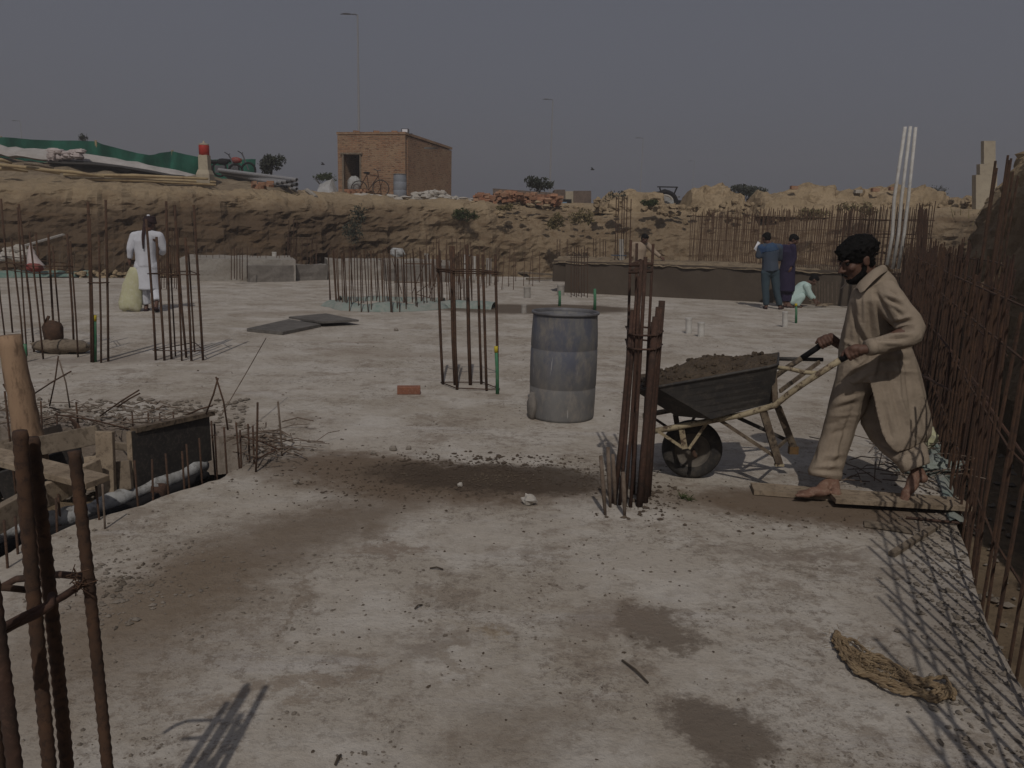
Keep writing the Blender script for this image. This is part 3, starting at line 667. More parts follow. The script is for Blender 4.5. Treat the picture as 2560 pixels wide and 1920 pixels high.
# green netting fence at far left ---------------------------------------
nf = thing('netting_fence', D(320, 480, 40), 'dark green shade netting strung between posts at the left edge', 'netting fence')
tops = [(-160,335),(-60,339),(0,343),(40,345),(80,349),(160,351),(238,353),(262,362),(300,372),(340,382),(375,388),(400,383),(427,377),(460,385),(500,393),(530,399),(600,398),(640,398)]
grid = []
for k, (x, y) in enumerate(tops):
    Yk = 38.0 + 2.2*((k % 6)/6)
    a = D(x, y, Yk); bz = 2.8
    grid.append([Vector((a.x, a.y+.25*math.sin(k*1.7+j*.9)*(.3+j*.2), a.z+(bz-a.z)*j/6)) for j in range(7)])
fine = []
for i in range(len(grid)-1):
    for s in range(4):
        u = s/4; fine.append([grid[i][j].lerp(grid[i+1][j], u)+Vector((0, .09*math.sin((i*4+s)*1.1+j*.6), 0)) for j in range(7)])
fine.append(grid[-1])
build(MB().sheet(fine), 'net', MT['net'], nf, True)
for i in (2, 6, 12, 16): p = grid[i][0]; build(MB().tube(Vector((p.x, p.y+.1, 2.7)), p+Vector((0, .1, .05)), .05, n=6), 'post', MT['bamboo'], nf)
# the earth heap under it ------------------------------------------------
def heap(name, prof, Y, depth, mt, label, cat, zb=2.3, amp=.25, ns=1.2, seed=0, rows=14, step=.22):
    P = [D(x, y, Y) for x, y in prof]; fine = []
    for i in range(len(P)-1):
        n = max(1, int((P[i+1]-P[i]).length/step))
        for k in range(n): fine.append(P[i].lerp(P[i+1], k/n))
    fine.append(P[-1]); g = []
    for i, p in enumerate(fine):
        row = []
        for j in range(rows+1):
            u = j/rows*2-1; hgt = max(0, 1-abs(u)**2.2)
            end = min(1, i/4, (len(fine)-1-i)/4)
            z = zb+(p.z-zb)*hgt*end; q = Vector((p.x, Y+u*depth, z))
            kk = amp*hgt*noise.fractal(q*ns+Vector((seed, 0, 0)), 1.0, 2.0, 5)
            nn = noise.cell(q*3.0) if False else noise.noise(q*4.1+Vector((seed, 3, 1)))
            q += Vector((kk*.4, -kk*.6, kk*.8+nn*.06*hgt)); row.append(q)
        g.append(row)
    o = build(MB().sheet(g), name, MT[mt]); tag(o, label, cat); return o
MT['heapdark'] = mat('heap_earth', (.26,.205,.14), (.18,.135,.09), 1.4, .98, (.10,.075,.05), 5, .6, .8, 5, bdist=.06)
heap('earth_heap', [(-260,388),(-120,392),(0,398),(120,408),(240,415),(340,428),(440,438),(520,444),(600,452),(700,466),(800,478)], 31.0, 4.5, 'heapdark', 'long low earth heap sloping down along the top of the left bank', 'earth heap', amp=.22, step=.25)
# long pale sheet/beam on the heap, with rags
def strip(name, top, bot, Y, mt, label, cat, d=.5, rough=.0, group=None):
    g = []
    for i in range(len(top)-1):
        for s in range(3):
            u = s/3; a = D(top[i][0]+(top[i+1][0]-top[i][0])*u, top[i][1]+(top[i+1][1]-top[i][1])*u, Y+d); b = D(bot[i][0]+(bot[i+1][0]-bot[i][0])*u, bot[i][1]+(bot[i+1][1]-bot[i][1])*u, Y)
            g.append([a.lerp(b, j/3)+Vector((0, -.12*math.sin(j/3*math.pi), rough*noise.noise(Vector((a.x*3, j, 1))))) for j in range(4)])
    g.append([D(*top[-1], Y+d).lerp(D(*bot[-1], Y), j/3) for j in range(4)])
    o = build(MB().sheet(g, (0, .25, -.06)), name, MT[mt]); tag(o, label, cat, group); return o
strip('concrete_beam', [(-120,358),(0,364),(60,370),(130,374),(210,383),(290,396),(370,412),(440,424),(500,441)], [(-120,384),(0,387),(60,391),(130,401),(210,405),(290,417),(370,428),(440,437),(500,446)], 29.4, 'concwhite', 'long whitish beam lying down the slope at the left, below the green netting', 'beam', rough=.08)
mb = MB()
for k in range(16):
    a = D(random.uniform(125, 205), random.uniform(375, 396), 29.1); mb.ball(a, (random.uniform(.1, .3), .2, random.uniform(.06, .16)), 7, 5, disp=.5, seed=k)
tag(build(mb, 'plastic_scraps', MT['plastic']), 'crumpled pale plastic scraps on the whitish beam', 'scraps')
strip('tarpaulin', [(118,402),(160,400),(230,404),(300,413),(370,424),(430,436),(490,446)], [(118,405),(160,409),(230,411),(300,418),(370,430),(430,441),(490,450)], 28.9, 'tyre', 'narrow black strip of sheeting under the whitish beam', 'sheeting')
# bamboo and timber poles on the bank edge
poles = [(-20,398,30,408),(60,408,135,421),(0,412,150,434),(100,424,260,442),(160,437,520,447),(180,447,540,462),(250,452,420,472),(300,452,540,455),(-20,422,70,428),(330,462,500,473),(380,470,520,461),(240,441,470,452),(210,446,330,455)]
for k, (x0, y0, x1, y1) in enumerate(poles):
    a = D(x0, y0, 27.4+.1*k if x0 > 140 else 25.6); b = D(x1, y1, 27.2+.09*k if x0 > 140 else 26)
    m_ = a.lerp(b, .5)+Vector((0, 0, .04))
    names = ['short thick pole at the far left end of the bank', 'dark pole stub left of the bamboo', 'pole sloping left of the long bamboo', 'pole crossing below the whitish beam', 'long upper bamboo reaching the red topped pillar', 'long second bamboo reaching the red topped pillar', 'yellowish bamboo, lowest on the bank edge', 'straight level bamboo just left of the pillar', 'level pole at the very left edge', 'short bamboo pointing at the bank edge', 'bamboo tilted upwards to the right', 'thin bamboo between the two long ones', 'short yellow pole at the bamboo ends']
    o = build(MB().path([a, m_, b], [.055, .06, .04], 7), 'bamboo_pole' if x0 > 140 else 'timber_pole', MT['bamboo'] if k != 1 else MT['wood'], smooth=True)
    tag(o, names[k], 'pole', 'poles lying on the left bank')
# red topped pillar
p = D(514, 455, 28.0); sc = 28/F_PX
pl = thing('boundary_pillar', p, 'cream square pillar with a red painted top on the left bank', 'pillar')
def frus(mb, c, w0, w1, z0, z1): mb.loft([[Vector((c.x+i*w0/2, c.y+j*w0/2, z0)) for i, j in ((-1,-1),(1,-1),(1,1),(-1,1))], [Vector((c.x+i*w1/2, c.y+j*w1/2, z1)) for i, j in ((-1,-1),(1,-1),(1,1),(-1,1))]])
mb = MB(); frus(mb, p, .46, .46, p.z-.4, zat(514, 436, 28)); frus(mb, p, .46, .36, zat(514, 436, 28), zat(514, 425, 28)); frus(mb, p, .33, .31, zat(514, 425, 28), zat(514, 388, 28)); build(mb, 'shaft', MT['creamwall'], pl)
build(MB().lathe((p.x, p.y, 0), [(.15, zat(514,389,28)), (.17, zat(514,388,28)), (.175, zat(514,365,28)), (.16, zat(514,363,28))], 16), 'red_band', MT['redpaint'], pl, True)
build(MB().lathe((p.x, p.y, 0), [(.17, zat(514,363,28)), (.17, zat(514,360,28)), (.05, zat(514,358,28)), (.02, zat(514,352,28))], 16), 'cap', MT['creamwall'], pl)
# steel pipes stacked
for k in range(13):
    ly = k % 4; a = D(548+k*2.5, 425+k*1.7+(ly % 2)*2, 31.5+.1*k); b = D(742-(k % 5)*12, 450+k*2.3, 28.6+.12*k)
    o = build(MB().lathe((0,0,0), [(.075, 0), (.075, 1), (.06, 1), (.06, .96)], 10, caps=False), 'steel_pipe', MT['steelpipe'] if k not in (1, 5, 9) else MT['lamp'])
    me = o.data; L = (b-a).length; Mx = (b-a).to_track_quat('Z', 'Y').to_matrix()
    for v in me.vertices: q = Mx @ Vector((v.co.x, v.co.y, v.co.z*L)); v.co = q
    me.update(); o.location = a
    tag(o, 'grey steel pipe in the sloping stack right of the red topped pillar', 'pipe', 'grey pipes stacked on the left bank')
for k in range(14):
    a = D(648+random.uniform(-18, 30), 462+random.uniform(-8, 14), 27.6+random.uniform(0, .5))
    o = build(MB().box(a, (.24, .12, .09), Matrix.Rotation(random.uniform(0, 3), 3, 'Z') @ Matrix.Rotation(random.uniform(-.3, .3), 3, 'X')), 'brick', MT['brickdust']); tag(o, 'dusty brick in the small tumbled pile under the grey pipes', 'brick', 'bricks tumbled under the pipes')
o = build(MB().path([D(768, 476, 27.6), D(784, 488, 27.0), D(790, 494, 26.8)], .08, 8), 'pipe_offcut', MT['conc']); tag(o, 'short pale pipe offcut pointing down the bank', 'pipe')
# black clutter behind the pipes (parked motorcycles)
def motorcycle(px, py, Y, label, k):
    c = D(px, py, Y); t = thing('motorcycle', (c.x, c.y, c.z-.3), label, 'motorcycle', 'motorcycles by the netting')
    for s in (-.62, .62):
        w_ = MB(); cc = c+Vector((s, 0, 0)); w_.path([cc+Vector((.29*math.cos(a), 0, .29*math.sin(a))) for a in [q*math.pi/9 for q in range(19)]], .045, 6); build(w_, 'wheel', MT['black'], t)
    build(MB().ball(c+Vector((.1, 0, .38)), (.26, .14, .14), 9, 6), 'fuel_tank', MT['redstuff'] if k == 1 else MT['black'], t, True)
    build(MB().ball(c+Vector((-.35, 0, .36)), (.36, .13, .08), 9, 6), 'seat', MT['black'], t, True)
    build(MB().box(c+Vector((0, 0, .08)), (.42, .2, .3)), 'engine', MT['lamp'], t)
    build(MB().path([c+Vector((.62, 0, 0)), c+Vector((.42, 0, .55)), c+Vector((.36, 0, .68))], .03, 6), 'fork', MT['lamp'], t)
    build(MB().path([c+Vector((.30, -.3, .74)), c+Vector((.38, 0, .66)), c+Vector((.30, .3, .74))], .02, 5), 'handlebar', MT['lamp'], t)
motorcycle(552, 428, 33.5, 'black motorcycle parked just right of the red topped pillar', 0)
motorcycle(585, 424, 34.2, 'reddish dark motorcycle farther right against the green netting', 1)
# bushes on the skyline
bush('bush', D(678, 413, 33), (.52, .5, .48), 1500, .06, 'dense dark round bush between the netting and the brick hut', 'bush', seed=3, blobs=7)
bush('bush', D(212, 343, 45), (.28, .3, .3), 200, .06, 'tiny dark bush top showing above the green netting', 'bush', seed=4)
bush('bush', D(800, 447, 42), (.9, .6, .3), 700, .06, 'low yellow-green bush left of the brick hut', 'bush', 'leafgreen', seed=5)
t = bush('shrub', D(1350, 462, 33.0), (.62, .5, .32), 700, .07, 'dark fleshy shrub with gaps growing behind the broken brick pile', 'shrub', seed=8, blobs=9)
bush('bush', D(1545, 497, 31.5), (.5, .4, .5), 260, .06, 'thin green bush on the bank behind the tall bar cage', 'bush', seed=12)
bush('bush', D(1868, 483, 44), (1.15, .8, .42), 1500, .08, 'wide grey-green bush between the two clod mounds', 'bush', seed=14, blobs=8)
bush('bush', D(1800, 488, 47), (.9, .8, .25), 500, .08, 'low grey-green bush left of the wide one', 'bush', seed=15)
bush('bush', D(2338, 482, 48), (1.4, .8, .62), 420, .06, 'thin leafless grey bush left of the stepped pillar', 'bush', seed=16)
# white tarp heap, rubble
MT['tarp'] = mat('white_tarp', (.40,.40,.41), (.3,.3,.3), 3, .7, None, bump=.4, bscale=4, bdist=.05)
heap('tarpaulin_heap', [(770,474),(800,462),(822,450),(846,440),(866,446)], 34.9, .8, 'tarp', 'pale tarpaulin draped over a heap left of the brick hut', 'tarpaulin', amp=.2, step=.12)
mb = MB(); rd = random.Random(5)
for k in range(60):
    a = D(rd.uniform(1040, 1125), 0, 33); a = D(rd.uniform(1040, 1125), rd.uniform(482, 500), 32+rd.random()); mb.ball(a, (rd.uniform(.1, .3), rd.uniform(.1, .25), rd.uniform(.07, .16)), 7, 5, disp=.6, seed=k)
tag(build(mb, 'plaster_heap', MT['whitestone']), 'heap of broken white plaster lumps in front of the hut side wall', 'rubble heap')
mb = MB()
for k in range(110):
    x = rd.uniform(770, 1180); a = D(x, 487+rd.uniform(-2, 22)+ (x-770)*.02, 29.5+rd.random()*2.5); mb.ball(a, (rd.uniform(.06, .26), rd.uniform(.06, .2), rd.uniform(.04, .12)), 6, 4, disp=.6, seed=k)
o = tag(build(mb, 'crest_rubble', MT['whitestone']), 'pale stones littering the bank top before the brick hut', 'rubble'); o['kind'] = 'stuff'
mb = MB()
for k in range(170):
    x = rd.uniform(1190, 1400); yy = 478+abs(x-1270)*.09; a = D(x, yy+rd.uniform(0, 26), 30.5+rd.random()*1.6)
    mb.box(a, (.26, .14, .10), Matrix.Rotation(rd.uniform(0, 3), 3, 'Z') @ Matrix.Rotation(rd.uniform(-.6, .6), 3, 'X'))
tag(build(mb, 'brick_pile', MT['brickdust']), 'low pile of broken orange bricks left of the small block hut', 'brick pile')
# low brick wall & small half buried hut
mb = MB(); mb.hexa([D(1232, 505, 36), D(1390, 512, 36), D(1390, 512, 36.3), D(1232, 505, 36.3)], [D(1232, 471, 36), D(1390, 482, 36), D(1390, 482, 36.3), D(1232, 471, 36.3)])
tag(build(mb, 'low_brick_wall', MT['dull']), 'low worn brick wall behind the broken brick pile', 'wall')
sh = thing('small_hut', D(1435, 515, 38), 'low half buried block hut with a small dark window on the bank', 'hut')
def face(x0, x1, y0, y1, Y0, Y1, mt, nm):
    a, b = D(x0, y1, Y0), D(x1, y1, Y1); c, d = D(x0, y0, Y0), D(x1, y0, Y1)
    return build(MB().hexa([a, b, b+Vector((0, 2, 0)), a+Vector((0, 2, 0))], [c, d, d+Vector((0, 2, 0)), c+Vector((0, 2, 0))]), nm, MT[mt], sh)
face(1386, 1413, 474, 515, 38.3, 38, 'dull', 'side_wall'); face(1413.5, 1434, 478, 515, 38.02, 38.0, 'creamwall', 'pale_wall'); face(1434.5, 1478, 477, 515, 37.8, 38.2, 'dull', 'front_wall')
build(MB().hexa([D(1408, 511, 37.6), D(1429, 511, 37.6), D(1429, 511, 37.75), D(1408, 511, 37.75)], [D(1408, 498, 37.6), D(1429, 498, 37.6), D(1429, 498, 37.75), D(1408, 498, 37.75)]), 'window', MT['black'], sh)
build(MB().hexa([D(1401, 511, 37.4), D(1417, 511, 37.4), D(1417, 511, 37.5), D(1401, 511, 37.5)], [D(1401, 505, 37.4), D(1417, 505, 37.4), D(1417, 505, 37.5), D(1401, 505, 37.5)]), 'blue_panel', mat('pale_blue', (.2,.3,.42), None, bump=0), sh)
# clod mounds along the right skyline
heap('clod_mound', [(1478,515),(1520,492),(1548,477),(1590,473),(1620,480),(1650,495),(1672,510)], 32.4, 1.6, 'heap', 'first mound of dry yellow clods, left of the tractor', 'mound', amp=.34, ns=1.4, seed=2, step=.1, rows=18)
heap('clod_mound', [(1700,500),(1718,480),(1745,471),(1800,478),(1845,482),(1865,500),(1880,515)], 31.9, 1.6, 'heap', 'mound of dry clods just right of the tractor', 'mound', amp=.4, ns=1.4, seed=6, step=.1, rows=18)
heap('clod_mound', [(1862,520),(1880,496),(1900,475),(1950,473),(2020,471),(2080,473),(2150,478),(2230,474),(2290,478),(2330,492),(2360,508),(2420,505),(2480,512),(2540,516)], 30.9, 2.2, 'heap', 'longest mound of dry clods running behind the white pipes', 'mound', amp=.42, ns=1.3, seed=9, step=.1, rows=20)
# lumps tumbled down the right hand face
mb = MB(); rd = random.Random(11)
for k in range(150):
    x = rd.uniform(1480, 2440); y = rd.gauss(520, 16)
    if y < 495: y = rd.uniform(500, 560)
    Y = 29.6-(y-500)*.012+rd.uniform(-.5, .1)
    if x > 2200: Y -= (x-2200)*.004
    a = D(x, y, Y); s = rd.uniform(.04, .14)*(1.6 if rd.random() < .1 else 1); mb.ball(a+Vector((0, .35, 0)), (s*1.3, s, s), 7, 5, disp=.8, seed=k)
for k in range(60):
    x = rd.uniform(1090, 1480); y = rd.uniform(505, 560); a = D(x, y, 30.0-(y-500)*.012+rd.uniform(-.3, .1)); s = rd.uniform(.04, .12); mb.ball(a, (s*1.4, s, s*.7), 6, 4, disp=.8, seed=k)
for k in range(500):
    i = rd.randrange(60, 330); p = PATH[min(i, len(PATH)-1)]; 
    if p.x > 1: continue
    mb.ball(Vector((p.x, p.y-rd.uniform(.0, .5), rd.uniform(-.05, .12))), (rd.uniform(.04, .15), .1, rd.uniform(.03, .1)), 6, 4, disp=.8, seed=k)
o = tag(build(mb, 'soil_clods', MT['heap']), 'pale earth clods sticking out of the far bank face', 'clods'); o['kind'] = 'stuff'
# small bricks standing on the mound
for k, (x, y, l) in enumerate([(1985, 469, 'orange brick resting on the crest above the blue shirted man'), (2188, 475, 'reddish brick on the crest above the white pipes'), (2232, 472, 'dark red brick on the crest touching the white pipes'), (2145, 479, 'pale stone on the crest of the long mound')]):
    o = build(MB().box(D(x, y, 29.7), (.25, .2, .12)), 'brick' if k < 3 else 'stone', MT['brickdust'] if k < 3 else MT['whitestone']); tag(o, l, 'brick' if k < 3 else 'stone')
# tractor --------------------------------------------------------------
TY = 36.0; tc_ = D(1660, 512, TY); tr = thing('tractor', tc_-Vector((0, 0, .5)), 'dusty tractor with a flat canopy, half hidden behind the bank', 'tractor')
mb = MB().hexa([D(1643, 468.5, TY), D(1695, 469.5, TY), D(1695, 469.5, TY+1.6), D(1643, 468.5, TY+1.6)], [D(1643, 465.5, TY), D(1695, 466.5, TY), D(1695, 466.5, TY+1.6), D(1643, 465.5, TY+1.6)]); build(mb, 'canopy', MT['black'], tr)
for a, b in (((1649, 469), (1655, 487)), ((1692, 469), (1682, 492))):
    for dy in (.1, 1.4): build(MB().tube(D(*a, TY+dy), D(*b, TY+dy), .035, n=5), 'post', MT['black'], tr)
wc = D(1662, 510, TY-.3)
for dy in (0, 1.5):
    build(MB().path([wc+Vector((.52*math.cos(q*math.pi/12), dy, .52*math.sin(q*math.pi/12))) for q in range(25)], .10, 8), 'wheel', MT['black'], tr)
    build(MB().path([wc+Vector((.38*math.cos(q*math.pi/12), dy-.02, .38*math.sin(q*math.pi/12))) for q in range(2, 11)], .05, 6), 'mudguard', MT['whitestone'], tr)
build(MB().ball(D(1661, 493, TY+.6), (.27, .3, .36), 10, 7), 'seat_back', MT['bag'], tr, True)
build(MB().box(D(1664, 505, TY+.6), (.9, .9, .5)), 'body', MT['bag'], tr)
build(MB().path([D(1679, 510, TY+.4), D(1684, 494, TY+.4), D(1688, 488, TY+.4)], .04, 5), 'steering_column', MT['black'], tr)
build(MB().bar(D(1678, 494, TY+.4), D(1700, 492, TY+.4), .04, .05), 'lever', MT['lamp'], tr)
build(MB().box(D(1700, 511, TY+.6), (1.3, .6, .35)), 'bonnet', MT['black'], tr)
# stepped cream pillar at the right
PY = 27.0; mb = MB()
def blk(x0, x1, y0, y1, dd):
    a, b = D(x0, y1, PY), D(x1, y1, PY); c, d = D(x0, y0, PY), D(x1, y0, PY); e = Vector((0, dd, 0)); mb.hexa([a, b, b+e, a+e], [c, d, d+e, c+e])
blk(2440, 2493, 437, 540, .24); blk(2450, 2492, 410, 436.8, .21); blk(2460, 2489, 352, 409.8, .18)
sp_ = tag(build(mb, 'stepped_pillar', MT['creamwall']), 'tall stepped cream plaster pillar rising behind the right bank', 'pillar')
# birds
for x, y, l in ((1481, 424, 'tiny dark bird flying left of the tractor'), (807, 411, 'tiny dark bird flying left of the brick hut')):
    c = D(x, y, 60); t = thing('bird', c, l, 'bird'); build(MB().ball(c, (.16, .06, .05), 7, 5), 'body', MT['black'], t); build(MB().sheet([[c+Vector((-.05, 0, .03)), c+Vector((.1, 0, .03))], [c+Vector((-.12, 0, .16)), c+Vector((0, 0, .15))]], (0, .02, 0)), 'wing', MT['black'], t)
# shrubs clinging to the bank face
for k, (x, y, Y, r, l, m_) in enumerate([(895, 560, 25.6, (.5, .35, .72), 'dark dry shrub hanging on the bank below the brick hut', 'leafdark'), (1162, 532, 28.1, (.48, .3, .4), 'green shrub on the bank below the plaster heap', 'leafgreen'), (1455, 535, 28.2, (.5, .3, .42), 'olive shrub on the bank left of the tall bar cage', 'drygrass'), (1620, 512, 28.6, (.35, .3, .22), 'small green shrub on the bank below the first mound', 'leafgreen'), (725, 495, 27.4, (.5, .3, .22), 'yellow grassy tuft on the bank below the pipes', 'drygrass'), (1260, 520, 28.6, (.3, .3, .2), 'small grey tuft on the bank below the brick pile', 'drygrass'),
        (2020, 540, 26.6, (.9, .3, .3), 'wide dry tuft on the mound face above the purple clothed man', 'drygrass'), (2145, 520, 27.0, (.7, .3, .35), 'dry tuft on the mound face left of the white pipes', 'drygrass'), (1390, 560, 28.0, (.3, .3, .4), 'dry tuft half way down the bank', 'drygrass')]):
    bush('shrub', D(x, y, Y), r, 700, .045, l, 'shrub', m_, seed=30+k, stem=False)
# dry grass in the shaded right hand bank
mb = MB(); rd = random.Random(21)
for k in range(2600):
    u = rd.random(); i = int(u*(len(PATH)-1)); p = PATH[i]
    if p.y > 25 or p.x < 2 : continue
    q = (PATH[min(i+6, len(PATH)-1)]-PATH[max(i-6, 0)]).normalized(); nr = Vector((-q.y, q.x, 0)); t_ = rd.uniform(.5, 3.4)
    b_ = Vector((p.x, p.y, 0))+nr*t_; zz = float(np.interp(t_, [a for a, _ in SP], [b for _, b in SP])); b_.z = zz-.1
    h = rd.uniform(.12, .5); e = b_+Vector((rd.uniform(-.2, .2), rd.uniform(-.2, .2), h)); s = Vector((rd.uniform(-1, 1), rd.uniform(-1, 1), 0)).normalized()*.014
    mb.add([b_-s, b_+s, e], [(0, 1, 2)])
o = tag(build(mb, 'dry_grass', MT['drygrass']), 'dry grass growing along the crest of the right bank', 'grass'); o['kind'] = 'stuff'
for k, (Y, s, z) in enumerate([(11.0, .55, 3.2), (12.6, .6, 3.2), (14.4, .55, 3.1), (16.2, .5, 2.9)]):
    x = EDGE(Y)+2.5; bush('bush', (x, Y, z), (s, s, s*.5), 1700, .04, ['brownish bush at the right frame edge, nearest on the right bank', 'second brownish bush along the right bank', 'third brownish bush along the right bank', 'farthest brownish bush on the right bank, nearest the stepped pillar'][k], 'bush', 'branch' if k % 2 else 'drygrass', seed=60+k, blobs=9)
# ================================================================ REINFORCEMENT, PIPES, WALLS
def rb(mb, a, b, r, n=6, bend=None, ribs=False, seed=0):
    a = Vector(a); b = Vector(b); L = (b-a).length
    rd = random.Random(seed+int(a.x*1000)); w_ = Vector((rd.uniform(-1, 1), rd.uniform(-1, 1), 0))*L*.006
    if ribs:
        k = int(L/.012); pts = [a.lerp(b, i/k)+w_*math.sin(math.pi*i/k) for i in range(k+1)]
        mb.path(pts, [r*(1.09 if i % 2 else .94) for i in range(k+1)], 9)
    else:
        mb.path([a, a.lerp(b, .33)+w_, a.lerp(b, .66)+w_*.6, b], r, n)
def hbox(mb, pts, r, closed=True, n=5):
    p = [Vector(q) for q in pts]
    if closed: p.append(p[0]); p.append(p[1])
    for i in range(len(p)-1):
        d = (p[i+1]-p[i]); 
        if d.length > 0: d.normalize()
        mb.tube(p[i]-d*r*1.2, p[i+1]+d*r*1.2, r, n=n)
def cage(name, label, bars, r, stirrups=(), mt='rust', group='column bar cages standing on the slab', n=6, cat='rebar cage', ribs=False, nm='bar'):
    """bars: (foot px, foot py, top px, top py[, radius factor]); stirrups: heights (m) tying all bars"""
    feet = [G(b[0], b[1]) for b in bars]; c = sum(feet, Vector())/len(feet)
    t = thing(name, (c.x, c.y, 0), label, cat, group); tops = []
    for k, b in enumerate(bars):
        f = feet[k]; f.z = -.03; tp = D(b[2], b[3], f.y); tops.append(tp)
        rr = r*(b[4] if len(b) > 4 else 1); mb = MB(); rb(mb, f, tp, rr, n, seed=k, ribs=ribs); build(mb, nm, MT[mt if not (len(b) > 5) else b[5]], t, True)
    for s in stirrups:
        pts = [feet[k].lerp(tops[k], min(1, (s-feet[k].z)/(tops[k].z-feet[k].z))) for k in range(len(bars)) if tops[k].z > s-.05]
        # walk round the outline
        cc = sum(pts, Vector())/len(pts); pts.sort(key=lambda q: math.atan2(q.y-cc.y, q.x-cc.x))
        hull = []
        P = sorted(pts, key=lambda q: (q.x, q.y))
        def cross(o, a, b): return (a.x-o.x)*(b.y-o.y)-(a.y-o.y)*(b.x-o.x)
        lo = []
        for q in P:
            while len(lo) > 1 and cross(lo[-2], lo[-1], q) <= 0: lo.pop()
            lo.append(q)
        up = []
        for q in P[::-1]:
            while len(up) > 1 and cross(up[-2], up[-1], q) <= 0: up.pop()
            up.append(q)
        hull = lo[:-1]+up[:-1]
        if len(hull) < 3: hull = P
        o_ = [q+(q-cc).normalized()*r*1.5 for q in hull]
        mb = MB(); hbox(mb, o_, r*.5, len(o_) > 2); build(mb, 'stirrup', MT[mt], t, True)
    return t
Z3 = .3134
def c1(x, y): return (x*Z3, 440+y*Z3)
def B(x0, y0, x1, y1, *a): return (*c1(x0, y0), *c1(x1, y1), *a)
# far left cage (behind the log)
cage('rebar_cage', 'leftmost wide column cage with a white carrier bag hung on it', [B(100,1250,8,180,1.2), B(190,1420,90,500), B(215,1432,140,250,.9), B(272,1405,150,225,1.2), B(346,1462,235,450), B(382,1412,285,450), B(440,1400,385,460,1.3), B(492,1400,420,560), B(590,1400,535,460,1.3), B(622,1445,560,520), B(40,1290,-60,300), B(-40,1330,-150,300)], .011, (.98, 1.06))
cage('rebar_cage', 'narrow tall cage beside the yellow topped green pipe, left of the white clothed man', [B(730,1485,702,205,1.4), B(742,1488,716,330,.9), B(805,1490,787,470), B(862,1480,843,190,1.2)], .012, (.9,))
cage('rebar_cage', 'cage of nine bars standing just before the white clothed man', [B(1243,1470,1165,345,1.2), B(1312,1472,1248,485,1.2), B(1368,1462,1325,200,1.2), B(1400,1440,1352,560,.8), B(1450,1475,1410,600,.9), B(1487,1450,1392,230,1.2), B(1527,1475,1478,485,1.2), B(1553,1405,1500,560,.9), B(1620,1470,1545,230,1.2)], .0125, (.12, 1.0))
# centre cage
Z4 = .28933
def B4(x0, y0, x1, y1, *a): return (780+x0*Z4, 560+y0*Z4, 780+x1*Z4, 560+y1*Z4, *a)
cage('rebar_cage', 'centre cage of slim bars with one mid-height tie, left of the blue stained drum', [B4(1132,1385,1085,270,1.15), B4(1236,1392,1200,190,1.2), B4(1256,1432,1222,190,1.1), B4(1370,1392,1338,180,1.5), B4(1465,1385,1430,262,1.1), B4(1510,1442,1475,262,1.1), B4(1606,1440,1584,262,1.1)], .0125, (.02, 1.17, 1.19))
# thick front cluster at the bow of the barrow
fc = cage('rebar_cage', 'tall leaning cluster of thick rusty bars in front of the wheelbarrow', [(1534,1258,1583,775,1.35),(1549,1262,1592,735,.9),(1562,1266,1604,650,.85),(1556,1218,1577,600,.7),(1580,1215,1592,608,.7),(1576,1268,1614,642,.9),(1602,1222,1633,610,.7),(1598,1266,1640,792,1.7),(1612,1256,1648,768,1.7),(1606,1236,1634,805,1.3),(1620,1240,1655,752,1.6),(1584,1236,1598,690,.8)], .0122, (.95, 1.03), 'rustred', n=8)
for s, k in ((1.42, 1), (1.46, 1)):
    a, b, c_ = D(1574, 682-k, 4.5), D(1628, 678, 4.5), D(1600, 668, 4.7)
    build(MB().path([a+Vector((0,0,(s-1.42))), b+Vector((0,0,(s-1.42))), c_+Vector((0,0,(s-1.42))), a+Vector((0,0,(s-1.42)))], .010, 6), 'tie', MT['rustred'], fc, True)
# grey dusty stubs and pulled wire at its foot
for k, (x, y, x1, y1, l) in enumerate([(1515,1288,1502,1140,'leftmost grey stub bar at the foot of the thick cluster'), (1527,1268,1520,1118,'grey stub bar second from left at the cluster foot'), (1540,1262,1532,1135,'grey stub bar third from left at the cluster foot'), (1563,1290,1558,1180,'dark stub bar under the middle of the thick cluster')]):
    a = G(x, y); a.z = -.03; mb = MB(); mb.path([a, a.lerp(D(x1, y1, a.y), .5), D(x1, y1, a.y)], [.007, .014, .011], 7); tag(build(mb, 'stub_bar', MT['greybar'], smooth=True), l, 'stub bar', 'cut bar stubs in the slab')
# foreground cage at the lower left corner
Yf = 1.40; SF = .868
def NB(x0, y0, x1, y1, Y): return D(x0, y0, Y), D(x1, y1, Y)
fg = thing('rebar_cage', (D(120, 1900, Yf).x, Yf, 0), 'foreground cage of thick ribbed rusty bars at the lower left corner', 'rebar cage', 'column bar cages standing on the slab')
def vbar(topx, topy, Y, r, lean=0, mt='rust', nm='bar'):
    Y *= SF; r *= SF; a = D(topx, topy, Y); mb = MB(); f = Vector((a.x+lean, a.y, -.02)); rb(mb, f, a, r, ribs=True); return build(mb, nm, MT[mt], fg, True), a
vbar(50, 1077, 1.60, .0150, -.005, 'rust'); vbar(80, 1094, 1.66, .0150, 0, 'rust')
vbar(186, 1128, 1.68, .0132, .012, 'rust'); vbar(-62, 1120, 1.42, .0145, .02, 'rustred'); vbar(-90, 1100, 1.50, .0145, 0, 'rust')
DS = lambda x, y, Y: D(x, y, Y*SF)
mb = MB()
pA = DS(222, 1448, 1.70); pB = DS(118, 1528, 1.55); pC = DS(-60, 1612, 1.40); pD = DS(-170, 1480, 1.55); pE = DS(60, 1438, 1.72)
def hook(mb, pts, r): mb.path(pts, r, 8)
